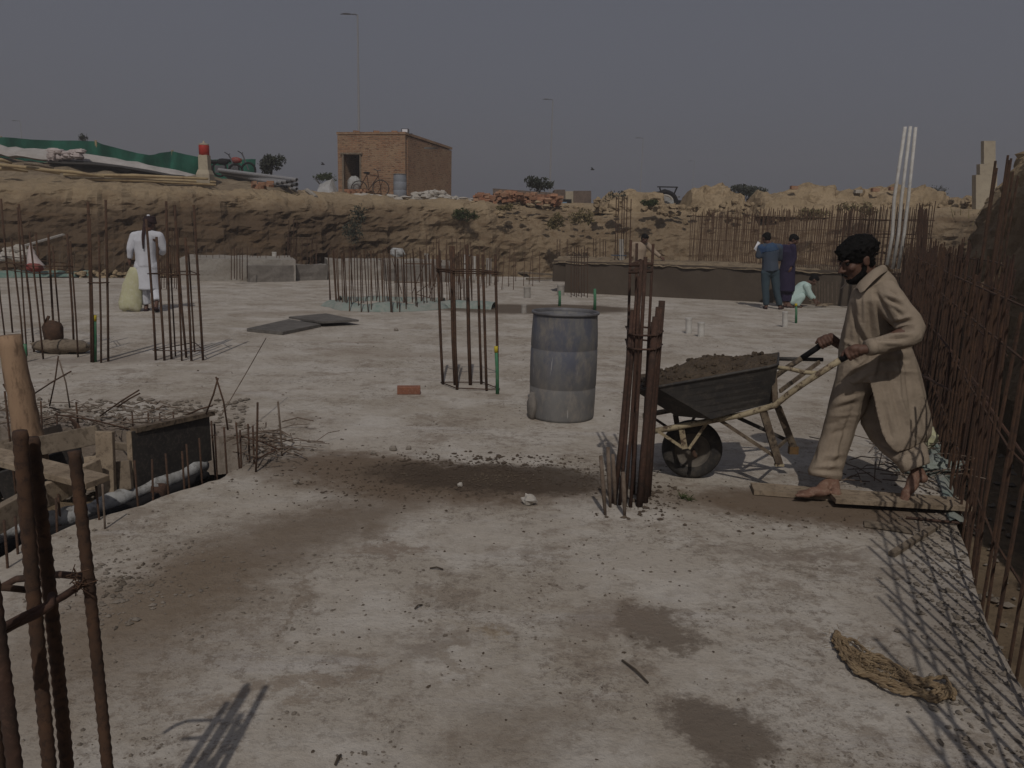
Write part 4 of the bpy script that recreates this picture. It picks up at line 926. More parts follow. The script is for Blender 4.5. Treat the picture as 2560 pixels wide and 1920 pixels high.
hook(mb, [pA, DS(160, 1490, 1.62), DS(120, 1512, 1.57), DS(60, 1540, 1.52), DS(0, 1572, 1.46), pC], .0075); build(mb, 'stirrup', MT['rustred'], fg, True)
mb = MB(); hook(mb, [DS(130, 1487, 1.60), DS(126, 1515, 1.56), DS(95, 1535, 1.54), DS(40, 1560, 1.50), DS(-70, 1620, 1.41)], .0075); build(mb, 'stirrup', MT['rustred'], fg, True)
mb = MB(); hook(mb, [pA, DS(232, 1455, 1.71), DS(215, 1442, 1.73), DS(150, 1436, 1.75), DS(40, 1448, 1.76), DS(0, 1470, 1.75), DS(-60, 1490, 1.7)], .0075); build(mb, 'stirrup', MT['rustred'], fg, True)
mb = MB(); hook(mb, [DS(70, 1475, 1.64), DS(20, 1470, 1.62), DS(-60, 1465, 1.6)], .007); build(mb, 'stirrup', MT['rust'], fg, True)
mb = MB(); rd = random.Random(4)
for (x, y, Y) in ((68, 1490, 1.58), (197, 1450, 1.66)):
    mb = MB()
    for k in range(10):
        c = DS(x+rd.uniform(-14, 14), y+rd.uniform(-14, 14), Y-.02); mb.path([c, c+Vector((rd.uniform(-.02, .02), -.004, rd.uniform(-.02, .02))), c+Vector((rd.uniform(-.03, .03), .01, rd.uniform(-.04, .02)))], .0012, 4)
build(mb, 'binding_wire', MT['rust'], fg)
mb = MB().ball(DS(150, 1435, 1.75), (.022, .02, .014), 7, 5, disp=.5); 
# rings of starter bars (curved stair wall) in the middle distance
def G2(px, py): q = G(px, py); q.z = -.02; return q
ring = thing('starter_bars', G2(1010, 770), 'curved row of thin upright starter bars in green mortar, centre of the slab', 'starter bars', 'thin starter bars on the slab')
rd = random.Random(3)
front = [(826,762),(838,766),(850,770),(862,775),(873,777),(896,778),(922,780),(952,779),(975,781),(995,780),(1015,779),(1040,778),(1062,775),(1085,771),(1105,765),(1125,760),(1150,764),(1178,762)]
back = [(842,752),(862,756),(885,757),(905,758),(925,752),(942,752),(955,757),(972,755),(990,752),(1008,757),(1032,757),(1052,758),(1070,757),(1080,760),(1100,762),(1118,757),(1140,755),(1160,757)]
for k, (x, y) in enumerate(front+back):
    for rep in range(2):
        xx = x+(rep*5+rd.uniform(-3, 3)); f = G2(xx, y+rd.uniform(-2, 2)); h = rd.uniform(1.02, 1.2) if k < len(front) else rd.uniform(1.0, 1.22)
        mb = MB(); lean = (900-xx)*.00012+rd.uniform(-.04, .04); rb(mb, f, f+Vector((-.03+lean, rd.uniform(-.02, .02), h)), .0098, 4, seed=k); build(mb, 'bar', MT['rust' if rd.random() < .8 else 'rustfar'], ring)
for (a, b) in (((980,645),(1005,735)), ((1060,660),(1030,735)), ((1105,650),(1072,745)), ((1040,735),(1075,745)), ((1040,733),(1070,712))):
    mb = MB(); p = G2(b[0], 757); q = D(a[0], a[1], p.y); p2 = D(b[0], b[1], p.y); mb.tube(q, p2, .008, n=4); build(mb, 'loose_bar', MT['rust'], ring)
mb = MB(); mb.path([D(978, 757, G2(978,757).y), D(1012, 757, G2(1012,757).y+.1)], .014, 5); build(mb, 'tie', MT['rust'], ring)
# pale green mortar kerb at their feet
def ribbon(name, pts, w, h, mt, label, cat, amp=.04, kind=None):
    P = [G(*p) for p in pts]; fine = []
    for i in range(len(P)-1):
        n = max(2, int((P[i+1]-P[i]).length/.12))
        for k in range(n): fine.append(P[i].lerp(P[i+1], k/n))
    fine.append(P[-1]); g = []
    for i, p in enumerate(fine):
        d = (fine[min(i+1, len(fine)-1)]-fine[max(i-1, 0)]).normalized(); nn = Vector((-d.y, d.x, 0)); ww = w*(1+.35*noise.noise(p*1.5)); hh = h*(1+.5*noise.noise(p*2.2+Vector((5,5,5))))
        g.append([p+nn*ww*(j/4-1)+Vector((0, 0, (.003 if j in (0, 8) else hh*(1-abs(j/4-1)**3)+amp*.4*noise.noise((p+nn*j)*5)))) for j in range(9)])
    o = build(MB().sheet(g), name, MT[mt], smooth=True); tag(o, label, cat); return o
MT['mortar'] = mat('green_mortar', (.22,.27,.25), (.30,.30,.275), 3, .9, (.14,.21,.185), 7, .6, .4, 20, bdist=.02)
ribbon('mortar_kerb', [(832,764),(880,774),(960,777),(1040,775),(1100,767),(1160,768),(1235,772)], .26, .13, 'mortar', 'low greenish mortar band around the feet of the starter bars', 'mortar')
ribbon('mortar_kerb', [(850,752),(920,750),(1000,752),(1060,756),(1110,758)], .18, .10, 'mortar', 'inner greenish mortar band behind the starter bars', 'mortar')
# bucket/stone on a bar
p = D(994, 632, G2(994,757).y); tag(build(MB().ball(p, (.16, .12, .1), 8, 5, disp=.4), 'cement_clod', MT['bag']), 'grey clod stuck on top of a starter bar', 'clod')
# bars behind the ring (x 1045..1340)
sb = thing('starter_bars', G2(1150, 715), 'thin crowded starter bars behind the centre cage', 'starter bars', 'thin starter bars on the slab')
for k in range(46):
    x = 1056+k*6.6+rd.uniform(-5, 5); y = 718+rd.uniform(-16, 8); 
    if x > 1260 and k % 2: continue
    f = G2(x, y); h = rd.uniform(1.0, 1.45) if x < 1180 else rd.uniform(.8, 1.2); mb = MB(); rb(mb, f, f+Vector((rd.uniform(-.06, .06), 0, h)), .010, 4, seed=k); build(mb, 'bar', MT['rustfar'], sb)
for (x0, x1, y) in ((1012, 1085, 659), (1150, 1165, 659), (985, 1050, 705)):
    mb = MB().tube(D(x0, y, 19.5), D(x1, y+1, 19.5), .014, n=4); build(mb, 'tie', MT['rustfar'], sb)
# ---- concrete upstands far left of centre
def wallblock(name, x0, x1, yb0, yb1, yt, depth, mt, label, cat='concrete wall', rot=0, jag_=0):
    a, b = G(x0, yb0), G(x1, yb1); h = D((x0+x1)/2, yt, (a.y+b.y)/2).z; d = (b-a).normalized(); n_ = Vector((-d.y, d.x, 0))*depth
    mb = MB(); L = (b-a).length; k = max(2, int(L/.18)); g = []
    for i in range(k+1):
        p = a.lerp(b, i/k); row = []
        for j in range(5): row.append(p+Vector((0, 0, h*j/4))+Vector((0, 1, 0))*.04*noise.noise(p*2+Vector((0, 0, j))))
        for j in range(1, 5): row.append(p+n_*j/4+Vector((0, 0, h+.04*noise.noise(p*3+Vector((0, j*2, 0))))))
        row.append(p+n_); g.append(row)
    mb.sheet(g); m_ = len(g[0]); mb.f.append(tuple(range(m_))); mb.f.append(tuple(len(g)*m_-m_+i for i in range(m_))[::-1])
    o = build(mb, name, MT[mt]); tag(o, label, cat); return o, h
wallblock('concrete_wall', 452, 740, 703, 704, 648, 2.6, 'conc', 'long pale concrete upstand behind the left starter bars')
wallblock('concrete_wall', 742, 818, 702, 700, 662, .35, 'concdark', 'short dark rough concrete block right of the pale upstand')
wallblock('concrete_wall', 820, 960, 699, 700, 652, 1.8, 'conc', 'pale concrete upstand behind the curved starter bars')
wallblock('concrete_wall', 962, 1125, 703, 705, 664, .35, 'concdark', 'dark grey concrete wall face behind the curved starter bars')
wallblock('concrete_wall', 962, 1130, 694, 694, 652, 1.6, 'conc', 'pale concrete top behind the dark grey wall face')
wallblock('concrete_block', 625, 735, 706, 704, 664, .25, 'concdark', 'patched grey concrete panel standing before the pale upstand', 'concrete block')
# dark damp patch blocks on the upstand; pipes
def pvc(x0, y0, ytop, r, mt, label, name='pvc_pipe', cat='pipe', cap=False, lean=0, group=None):
    f = G(x0, y0); tp = D(x0+lean, ytop, f.y); f.z = -.02
    t = MB().path([f, f.lerp(tp, .5), tp], r, 14, caps=False); t.path([tp, tp-(tp-f).normalized()*.05], r*.85, 14)
    ax = (tp-f).normalized()
    t.path([tp-ax*.03, tp+ax*.001], r*1.08, 14)
    o = build(t, name, MT[mt], smooth=False); tag(o, label, cat, group); return o
pvc(686, 690, 630, .075, 'pvc', 'white pipe standing above the concrete upstand among short bars')
pvc(688, 704, 673, .08, 'pvc', 'short fat white pipe in front of the concrete upstand')
pvc(1166, 700, 637, .09, 'pvc', 'white pipe behind the left half of the centre cage'); pvc(1184, 700, 641, .07, 'pvc', 'slimmer white pipe behind the centre cage, beside the first')
pvc(1222, 708, 646, .08, 'pvcdirty', 'white pipe behind the right bars of the centre cage'); pvc(1066, 690, 634, .07, 'pvcdirty', 'pale pipe standing beyond the curved starter bars')
pvc(1722, 834, 795, .052, 'pvc', 'left one of two white pipe stubs above the wheelbarrow'); pvc(1753, 842, 806, .055, 'pvc', 'right one of two white pipe stubs above the wheelbarrow')
pvc(1963, 818, 779, .05, 'pvc', 'white pipe stub left of the yellow-green pipe')
pvc(1318, 745, 718, .08, 'pvcdirty', 'white pipe stub beyond the drum'); pvc(1310, 783, 762, .055, 'pvcdirty', 'tiny pale pipe stub touching the drum rim on the left')
pvc(1402, 738, 713, .09, 'pvcdirty', 'fat pale stub at the left foot of the brown wall')
for (x, y, yt, r, l, c_) in ((1244, 985, 868, .017, 'bright green pipe with a yellow top at the centre cage', 1), (1990, 808, 760, .022, 'yellow-green pipe standing before the crouching man', 1), (236, 905, 790, .022, 'green pipe with a yellow top beside the three-bar cage', 1), (1399, 765, 727, .03, 'green pipe at the left end of the brown wall', 0), (1487, 775, 722, .03, 'green pipe in the puddle behind the drum', 0), (62, 905, 860, .02, 'short dull green pipe at the foot of the leftmost cage', 0)):
    f = G(x, y); tp = D(x-(4 if x == 1244 else 0), yt, f.y); t = thing('conduit', f, l, 'pipe', 'green conduits rising from the slab'); build(MB().path([f-Vector((0,0,.02)), f.lerp(tp, .5)+Vector((.004, 0, 0)), tp], [r*1.1, r, r*.95], 9), 'pipe', MT['green'], t, True)
    if c_: build(MB().path([tp-(tp-f)*.11, tp+Vector((0,0,.01))], r*1.12, 9), 'cap', MT['yellow'], t, True)
# ---- brown rendered wall to the right
a, b = G(1397, 712), G(2290, 800); 
bw = thing('rendered_wall', (a+b)/2, 'long low wall with smooth brown render and a pale lumpy top, right half', 'wall')
N_ = 60; h0 = .82; g = []; dvec = (G(1906, 755)-G(1500, 735)); dvec.z = 0; dvec.normalize()
A0 = G(1411, 731); L_ = 11.2; Wn = Vector((-dvec.y, dvec.x, 0))
for i in range(N_+1):
    p = A0+dvec*(L_*i/N_); zt_ = D(1500, 655, G(1500, 735).y).z
    if i == 0: H = zt_
    top = H+.02*noise.noise(p*2)
    g.append([p+Vector((0, 0, -.02)), p+Vector((0, .015*noise.noise(p*3), top*.5)), p+Vector((0, 0, top))])
build(MB().sheet([r+[r[2]+Wn*.02, r[2]+Wn*.3, r[0]+Wn*.3] for r in g]), 'rendered_face', MT['mudwall'], bw)
p = A0-dvec*.32; p.z = .28; mb = MB().box(p+Vector((.16, .12, (H-.28)/2)), (.33, .3, H-.28)); build(mb, 'end_block', MT['mudwall'], bw)
g2 = []
for i in range(int(N_*2.2)+1):
    p = A0-dvec*.35+dvec*((L_+.35)*i/int(N_*2.2)); p.z = H; row = []
    for j in range(8):
        q = p-Wn*.05+Wn*(j*.22); q.z += .03+.05*noise.noise(q*2.6)+.035*noise.noise(q*8)-(.09 if j == 0 else 0)+(.04 if j > 2 else 0); q += Vector((0, .05*noise.noise(q*4+Vector((j, 0, 0))), 0)); row.append(q)
    g2.append(row+[row[-1]-Vector((0, 0, H+.3))])
build(MB().sheet(g2), 'wall_top', MT['heapdark'], bw)
# dense curtain of bars beyond that wall
def curtain(name, label, P0, P1, n, h0, h1, r, mt, levels, z0=0, rep=1, seedk=0, drop=0.0, dl=0):
    t = thing(name, P0.lerp(P1, .5), label, 'rebar mat', None); rd = random.Random(seedk); d = (P1-P0).normalized(); k100 = 0; mbx = MB()
    for i in range(n):
        if rd.random() < drop: continue
        u = (i+rd.uniform(-.25, .25))/n; p = P0.lerp(P1, u); h = h0+(h1-h0)*u+rd.uniform(-.12, .08); tp = p+Vector((rd.uniform(-.03, .03)+dl*h, rd.uniform(-.03, .03), h)); p = p+Vector((0, 0, z0))
        m_ = MB() if k100 < 100 else mbx; rb(m_, p, tp, r*rd.uniform(.8, 1.2), 4 if r < .012 else 6, seed=i)
        if k100 < 100: build(m_, 'bar', MT[mt], t)
        k100 += 1
    if mbx.v: o = build(mbx, 'more_bars', MT[mt], t); o['kind'] = 'stuff'
    for z in levels:
        mb = MB(); k = 8; mb.path([P0.lerp(P1, i/k)+Vector((0, rd.uniform(-.02, .02), z+rd.uniform(-.03, .03))) for i in range(k+1)], r*.8, 4); build(mb, 'cross_bar', MT[mt], t)
    return t
ya = 21.5
pa, pb = D(1722, 645, ya), D(2170, 660, 18.5); pa.z = pb.z = H
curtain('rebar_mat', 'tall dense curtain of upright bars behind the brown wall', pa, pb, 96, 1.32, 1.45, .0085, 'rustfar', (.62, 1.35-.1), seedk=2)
pa2, pb2 = D(2080, 650, 19.6), D(2320, 680, 17.4); pa2.z = pb2.z = H-.2
curtain('rebar_mat', 'darker curtain of bars at the far right corner, behind the white pipes', pa2, pb2, 60, 1.6, 1.75, .010, 'rust', (.5, 1.0, 1.4), seedk=3)
pa3, pb3 = D(1745, 640, 23.5), D(2250, 655, 21.5); pa3.z = pb3.z = .3
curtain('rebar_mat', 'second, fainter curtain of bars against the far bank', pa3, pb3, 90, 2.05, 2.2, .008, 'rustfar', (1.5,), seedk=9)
# corner post bundle
mb = MB(); t = thing('rebar_bundle', G2(2290, 800), 'thick dark bundle of tall bars at the far right corner', 'rebar bundle')
for k in range(9):
    f = G2(2284+k*2.5, 792+k*1.5); tp = D(2296+k*3, 508+rd.uniform(0, 40)+k*2, f.y); mb = MB(); rb(mb, f, tp, .013, 5, seed=k); build(mb, 'bar', MT['rust'], t)
for k, (x0,y0,x1,y1) in enumerate([(2125,548,2300,552),(2115,584,2290,586)]):
    build(MB().tube(D(x0,y0,18.2), D(x1,y1,17.2), .012, n=5), 'cross_bar', MT['rust'], t)
# tall cage beyond the wall
def bgcage(label, xs, yb, yt, Y, r, ties=(), mt='rust', lean=0, z=None, group='far bar cages', name='rebar_cage'):
    f0 = D(sum(xs)/len(xs), yb, Y); t = thing(name, f0, label, 'rebar cage', group); rdl = random.Random(int(xs[0]))
    for k, x in enumerate(xs):
        yy = Y+(.35 if k % 2 else 0); mb = MB(); rb(mb, D(x, yb+(0 if k % 2 else 3), yy), D(x+lean, yt+rdl.uniform(-3, 6), yy), r, 5, seed=k); build(mb, 'bar', MT[mt], t)
    for y in ties:
        a, b, c_, d_ = D(xs[0]-2+lean*.5, y, Y), D(xs[-1]+2+lean*.5, y, Y), D(xs[-1]+2, y, Y+.35), D(xs[0]-2, y, Y+.35); mb = MB(); hbox(mb, [a, b, c_, d_], r*.6); build(mb, 'stirrup', MT[mt], t)
    return t
bgcage('tall six-bar cage with a pale blue tie behind the brown wall', [1537,1543,1552,1557,1564,1574], 655, 492, 21.0, .013, (), 'rust', 4)
tb = thing('shuttering_clamp', D(1552, 645, 20.9), 'pale blue clamp and white pipes at the foot of the tall cage', 'clamp')
build(MB().bar(D(1528, 638, 20.85), D(1566, 639, 20.85), .05, .03), 'cross_piece', MT['bluegrey'], tb)
for x in (1551, 1557): build(MB().tube(D(x, 660, 20.85), D(x-1, 598, 20.85), .028, n=7), 'pipe', MT['pvcdirty'], tb)
bgcage('small seven-bar cage before the left end of the brown wall', [1428,1436,1441,1447,1454,1461,1469], 745, 617, 19.3, .011, (644,), 'rust', 0)
bgcage('group of short bars just above the brown wall, left of the tall cage', [1393,1400,1418,1484,1490,1500,1508,1514], 650, 598, 22.5, .011, (), 'rust')
bgcage('cage with one top tie beyond the pale upstand', [719,726,735,742,755,768,780,792], 664, 596, 23.6, .013, (597,), 'rust')
bgcage('pair of tall thin bars left of the cage beyond the upstand', [722,726,734,742], 640, 548, 25.2, .014, (), 'rust')
bgcage('small cage at the left end of the pale upstand', [578,586,592,600,606,618], 697, 618, 20.5, .012, (), 'rust')
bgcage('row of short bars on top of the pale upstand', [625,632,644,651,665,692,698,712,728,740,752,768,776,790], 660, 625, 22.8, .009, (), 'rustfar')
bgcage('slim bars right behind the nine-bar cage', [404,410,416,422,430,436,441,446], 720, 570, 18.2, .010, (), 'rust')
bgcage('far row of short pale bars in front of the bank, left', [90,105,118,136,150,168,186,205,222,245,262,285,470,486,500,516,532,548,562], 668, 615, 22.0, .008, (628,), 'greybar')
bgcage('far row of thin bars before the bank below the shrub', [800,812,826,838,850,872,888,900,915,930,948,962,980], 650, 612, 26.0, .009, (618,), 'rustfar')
bgcage('small grey bars beside the crouching man', [2040,2048,2055,2062,2070,2080,2092], 758, 700, 16.9, .008, (), 'greybar')
# planks on the ground in the far centre
for k, (x0, y0, x1, y1, l) in enumerate([(1225,680,1400,692,'upper thin plank at the foot of the far bank'), (1318,702,1412,700,'lower short plank before the brown wall end')]):
    a, b = G(x0, y0), G(x1, y1); a.z = b.z = .06; tag(build(MB().bar(a, b, .16, .06), 'plank', MT['wood']), l, 'plank')
# white pipes leaning at the far right corner
for k, (x0, x1, yt, l) in enumerate([(2216,2263,317,'leftmost of the three tall white pipes by the far right corner'), (2232,2276,316,'middle one of the three tall white pipes by the far right corner'), (2246,2289,318,'rightmost of the three tall white pipes by the far right corner')]):
    a = D(x0, 672, 16.6+.1*k); b = D(x1, yt, 16.6+.1*k); m_ = a.lerp(b, .5)+Vector((.03*(k-1), 0, 0))
    tag(build(MB().path([a, a.lerp(b, .25)+Vector((.03, 0, 0)), m_, b], .034, 10), 'white_pipe', MT['pvc'], smooth=True), l, 'pipe', 'tall white pipes')
# ---- rebar wall along the right edge of the slab
P0 = Vector((EDGE(2.2)+.03, 2.2, 0)); P1 = Vector((EDGE(17.0)+.03, 17.0, 0))
P0.z = P1.z = -.3
wl = curtain('rebar_wall', 'dense wall of upright rusty bars along the right edge of the slab', P1.lerp(P0, 0)*1, P0, 1, 1.7, 1.7, .009, 'rust', (), seedk=5)
def fencerow(t, off, n, Y0, Y1, hf, r, mt, seedk, z0, ties, gapn=0):
    rd = random.Random(seedk); mbx = MB(); cnt = 0
    Ys = [Y0+(Y1-Y0)*((i+.5)/n) for i in range(n)]
    for i, Y in enumerate(Ys):
        Y += rd.uniform(-.04, .04); x = EDGE(Y)+off; h = hf(Y)+rd.uniform(-.18, .10)
        a = Vector((x, Y, z0)); b = Vector((x+rd.uniform(-.05, .05), Y+rd.uniform(-.05, .05), h))
        m_ = MB() if cnt < 100 else mbx; rb(m_, a, b, r*rd.uniform(.85, 1.2), 6 if Y < 7 else 4, seed=i)
        if cnt < 100: build(m_, 'bar', MT[mt], t)
        cnt += 1
    if mbx.v: o = build(mbx, 'more_bars', MT[mt], t); o['kind'] = 'stuff'
    for z in ties:
        mb = MB(); mb.path([Vector((EDGE(Y)+off+.015, Y, z+.03*noise.noise(Vector((Y, z, 0))))) for Y in np.linspace(Y0, Y1, 14)], r*.8, 5); build(mb, 'cross_bar', MT[mt], t)
fencerow(wl, .03, 100, .8, 17.5, lambda Y: 1.42+.10*math.sin(Y), .0082, 'rust', 41, -.3, (.25, .7, 1.1, 1.32))
wl2 = thing('rebar_wall', Vector((EDGE(9)+.32, 9, 0)), 'second outer row of red-brown bars behind the right hand rebar wall', 'rebar wall')
fencerow(wl2, .30, 76, 5.2, 17.5, lambda Y: 1.46+.1*math.sin(Y*1.7), .0082, 'rustred', 43, -.7, (.4, .85, 1.25))
wl['category'] = 'rebar wall'
wl3 = thing('rebar_wall', Vector((EDGE(9)+.5, 9, 0)), 'outermost row of dark bars nearest the shaded right bank', 'rebar wall')
fencerow(wl3, .52, 70, 7.0, 17.5, lambda Y: 1.5+.1*math.sin(Y*1.3), .0095, 'rust', 47, -.7, (.5, 1.0, 1.4))
# near thick bars at the right frame edge
for k, (x0, y0, x1, y1, Y, r, mt) in enumerate([(2392,1330,2460,760,4.35,.010,'rust'), (2420,1420,2480,800,4.1,.010,'rust'), (2450,1440,2520,760,3.9,.011,'rustred'), (2500,1440,2570,700,3.5,.012,'rustred'), (2535,1500,2600,640,3.3,.012,'rust')]):
    pass
tb = thing('rebar_bundle', Vector((EDGE(9.5)+.9, 9.5, -.7)), 'tall bars sticking up above the shaded bank at the right frame edge', 'rebar bundle')
for k, (x, yt) in enumerate([(2489,402),(2492,420),(2520,388),(2524,400),(2528,396),(2533,430),(2545,440),(2515,450)]):
    tp = D(x, yt, 8.5+.2*k); mb = MB(); rb(mb, Vector((tp.x-.05*k*.2, tp.y, -.7)), tp, .014, 6, seed=k); build(mb, 'bar', MT['rust'], tb)
# diagonal stay bars in the rebar wall
for k, (a, b, l) in enumerate([((2345,835,6.2),(2480,1010,5.3),'upper diagonal bar tied across the right rebar wall'), ((2300,935,6.6),(2400,990,5.6),'lower diagonal bar tied across the right rebar wall'), ((2380,800,6.0),(2366,1010,5.9),'short leaning bar at the middle of the right rebar wall'), ((2460,1000,4.6),(2560,1140,4.2),'diagonal bar near the right frame edge')]):
    o = build(MB().tube(D(*a), D(*b), .010, n=6), 'diagonal_bar', MT['rustred']); tag(o, l, 'bar')
# green edging sheet & debris at slab edge
g = []
for i in range(90):
    Y = 4.3+13.2*i/89; x = EDGE(Y)
    g.append([Vector((x-.05+.05*noise.noise(Vector((Y*3, 1, 0))), Y, .008)), Vector((x-.01, Y, .02+.02*noise.noise(Vector((Y*5, 2, 0))))), Vector((x+.05+.03*noise.noise(Vector((Y*4, 7, 0))), Y, -.02)), Vector((x+.09, Y, -.22+.05*noise.noise(Vector((Y*4, 9, 0)))))])
o = build(MB().sheet(g), 'edge_sheet', MT['mortar'], smooth=True); tag(o, 'pale green strip along the foot of the right rebar wall', 'edging')
o = build(MB().ball(Vector((EDGE(5.9)-.13, 5.9, .09)), (.13, .09, .11), 14, 9, disp=.35, ns=2.0), 'cement_bag', MT['sack']); tag(o, 'crumpled cream paper bag lying at the rebar wall behind the worker', 'bag')
o = build(MB().ball(Vector((EDGE(5.3)-.10, 5.3, .03)), (.20, .12, .06), 22, 14, disp=1.1, ns=4), 'net_bundle', MT['mortar'], smooth=True); tag(o, 'crumpled greenish net heap at the rebar wall behind the worker', 'net')
mb = MB(); rd = random.Random(8)
for k in range(40):
    Y = rd.uniform(4.9, 5.8); x = EDGE(Y)-rd.uniform(0, .7); a = Vector((x, Y, .02)); d = Vector((rd.uniform(-1, 1), rd.uniform(-1, 1), rd.uniform(0, .25))).normalized()*rd.uniform(.1, .45)
    mb.path([a, a+d*.5+Vector((0, 0, .02)), a+d], .004, 4)
tag(build(mb, 'wire_scraps', MT['greybar']), 'tangled thin wire scraps behind the worker', 'wire')
# ---- panels, brick, drum, stone
def panel(pts, th, mt, label, z=.0):
    P = [G(x, y) for x, y in pts]; lo = [p+Vector((0, 0, z+.004)) for p in P]; hi = [p+Vector((0, 0, z+th)) for p in P]
    o = build(MB().hexa(lo, hi), 'panel', MT[mt]); tag(o, label, 'panel', 'flat panels lying on the slab'); return o
panel([(617,829),(707,838),(802,818),(722,805)], .05, 'plygrey', 'left dark shuttering panel lying flat on the slab')
panel([(722,805),(805,818),(897,813),(815,796)], .035, 'plygrey', 'right dark shuttering panel overlapping the left one', .055)
def brick_at(px, py, ang, label):
    p = G(px, py); o = build(MB().box(p+Vector((0, 0, .037)), (.225, .108, .072), Matrix.Rotation(R(ang), 3, 'Z')), 'brick', MT['onebrick']); m_ = o.modifiers.new('b', 'BEVEL'); m_.width = .006; m_.segments = 2; tag(o, label, 'brick')
brick_at(1022, 984, 8, 'single red brick lying on the slab left of the centre cage')
dp = G(1404, 1041); dr = drum(Vector((dp.x, dp.y+.02, 0)), .93, .29, MT['drum'], 'large open grey plastic drum with worn blue paint, centre right of the slab', n=56)
dr.location.z = 0
o = build(MB().ball(Vector((dp.x-.26, dp.y-.06, .10)), (.05, .12, .13), 10, 7, disp=.3), 'mud_lump', MT['concdark'], smooth=True); tag(o, 'hardened mortar lump at the left foot of the drum', 'mortar lump')
p = G(1322, 1262); o = build(MB().ball(p+Vector((0, 0, .028)), (.042, .035, .036), 9, 7, disp=.7, seed=3), 'stone', MT['whitestone']); tag(o, 'pale fist sized stone at the lower edge of the brown strip', 'stone')
for k, (x, y, s, l) in enumerate([(983,1126,.022,'small dark stone, left of three at the upper edge of the brown strip'), (1022,1124,.018,'small dark stone at the middle of the upper edge of the brown strip'), (933,1135,.016,'tiny stone left of the brown strip'), (990,828,.03,'dark stone alone on the slab above the red brick'), (740,1210,.018,'small stone in the brown trail'), (1150,1216,.014,'white pebble in the dark brown strip')]):
    p = G(x, y); o = build(MB().ball(p+Vector((0, 0, s*.7)), (s*1.3, s, s), 7, 5, disp=.6, seed=k), 'stone', MT['stone' if k < 5 else 'whitestone']); tag(o, l, 'stone')
# twigs
for k, (x0,y0,x1,y1,l) in enumerate([(1075,1424,1108,1427,'short dark wire bit lying mid slab'), (1037,1526,1055,1516,'short twig below the slab centre'), (1555,1655,1620,1712,'thin curved twig left of the damp patches'), (838,1918,852,1893,'dark twig at the bottom frame edge')]):
    a, b = G(x0,y0), G(x1,y1); a.z = b.z = .008; tag(build(MB().path([a, a.lerp(b, .5)+Vector((0,0,.008)), b], .004, 5), 'twig', MT['branch']), l, 'twig')
# rubble along the slab edge by the rebar wall
sp = []
for _ in range(900):
    Y = random.uniform(2.0, 9.0); x = EDGE(Y)-abs(random.gauss(0, .16)); sp.append((x, Y, 0, random.uniform(.003, .016)))
for _ in range(500):
    Y = random.uniform(2.0, 12.0); x = EDGE(Y)+random.uniform(.05, 1.3); sp.append((x, Y, -.71, random.uniform(.01, .05)))
scatter('edge_rubble', MT['pebble'], sp, 'broken concrete chips along the slab edge under the right rebar wall', 'rubble')
# ---- coil of straw rope
t = thing('rope_coil', G(2210, 1660), 'long coil of rough straw rope lying on the slab, lower right', 'rope'); rd = random.Random(2)
cl = [G(2086,1598), G(2108,1632), G(2150,1665), G(2205,1692), G(2270,1718), G(2340,1738), G(2385,1742)]
for s in range(5):
    NP = 170; cen = []
    for k in range(NP+1):
        ph = 2*math.pi*k/NP; u = min(1, max(0, .5-.5*math.cos(ph)+.05*noise.noise(Vector((s*7, ph, 3))))); f_ = u*(len(cl)-1)*(1-.07*s*(.5+.5*math.cos(ph))); i = min(int(f_), len(cl)-2); c = cl[i].lerp(cl[i+1], f_-i); nn = Vector((.5, .87, 0))
        wdt = .014+.019*s; cen.append(c+nn*(wdt*math.sin(ph)+.075*noise.noise(Vector((s*5, k*.08, 0))))+Vector((0, 0, .008+.014*abs(noise.noise(Vector((k*.12, s*3, 2))))+.003*s)))
    for ply in range(2):
        pts = []
        for k in range(NP+1):
            t_ = (cen[min(k+1, NP)]-cen[max(k-1, 0)]).normalized(); sd_ = t_.cross(Vector((0, 0, 1))).normalized(); a_ = k*.85+ply*math.pi
            pts.append(cen[k]+sd_*math.cos(a_)*.0040+Vector((0, 0, 1))*math.sin(a_)*.0045)
        build(MB().path(pts, .0048, 6), 'strand', MT['rope'], t, True)
mb = MB()
for k in range(160):
    c = cl[rd.randrange(5)].lerp(cl[3], rd.random()*.5)+Vector((rd.uniform(-.06, .06), rd.uniform(-.06, .06), .02)); mb.tube(c, c+Vector((rd.uniform(-.04, .04), rd.uniform(-.04, .04), rd.uniform(-.01, .03))), .0010, n=3)
build(mb, 'frayed_fibres', MT['rope'], t)['kind'] = 'stuff'
# ---- planks under the worker
def plank(name, x0, y0, x1, y1, w, th, z, mt, label, cat='plank', ends=0):
    a, b = G(x0, y0), G(x1, y1); a.z = b.z = z+th/2; mb = MB(); d = (b-a).normalized(); nn = Vector((-d.y, d.x, 0)); k = 14; g = []
    rings = []
    for i in range(k+1):
        p = a.lerp(b, i/k); ww = w/2*(1+.04*noise.noise(p*9)); zz = .004*noise.noise(p*3); rings.append([p+nn*ww+Vector((0,0,th/2+zz)), p-nn*ww+Vector((0,0,th/2+zz)), p-nn*ww*1.0-Vector((0,0,th/2-zz)), p+nn*ww-Vector((0,0,th/2-zz))])
    o = build(mb.loft(rings), name, MT[mt]); tag(o, label, cat, 'planks laid for the wheelbarrow' if name == 'walkway_plank' else None); return o
plank('walkway_plank', 1880, 1228, 2415, 1268, .17, .028, .004, 'woodlight', 'long pale plank under the bare feet of the barrow pusher')
plank('walkway_plank', 2080, 1264, 2410, 1284, .12, .028, .034, 'woodlight', 'shorter plank lying in front along the long one')
plank('plank_offcut', 2160, 1312, 2280, 1330, .10, .006, .004, 'wood', 'thin curled scrap of wood below the planks')
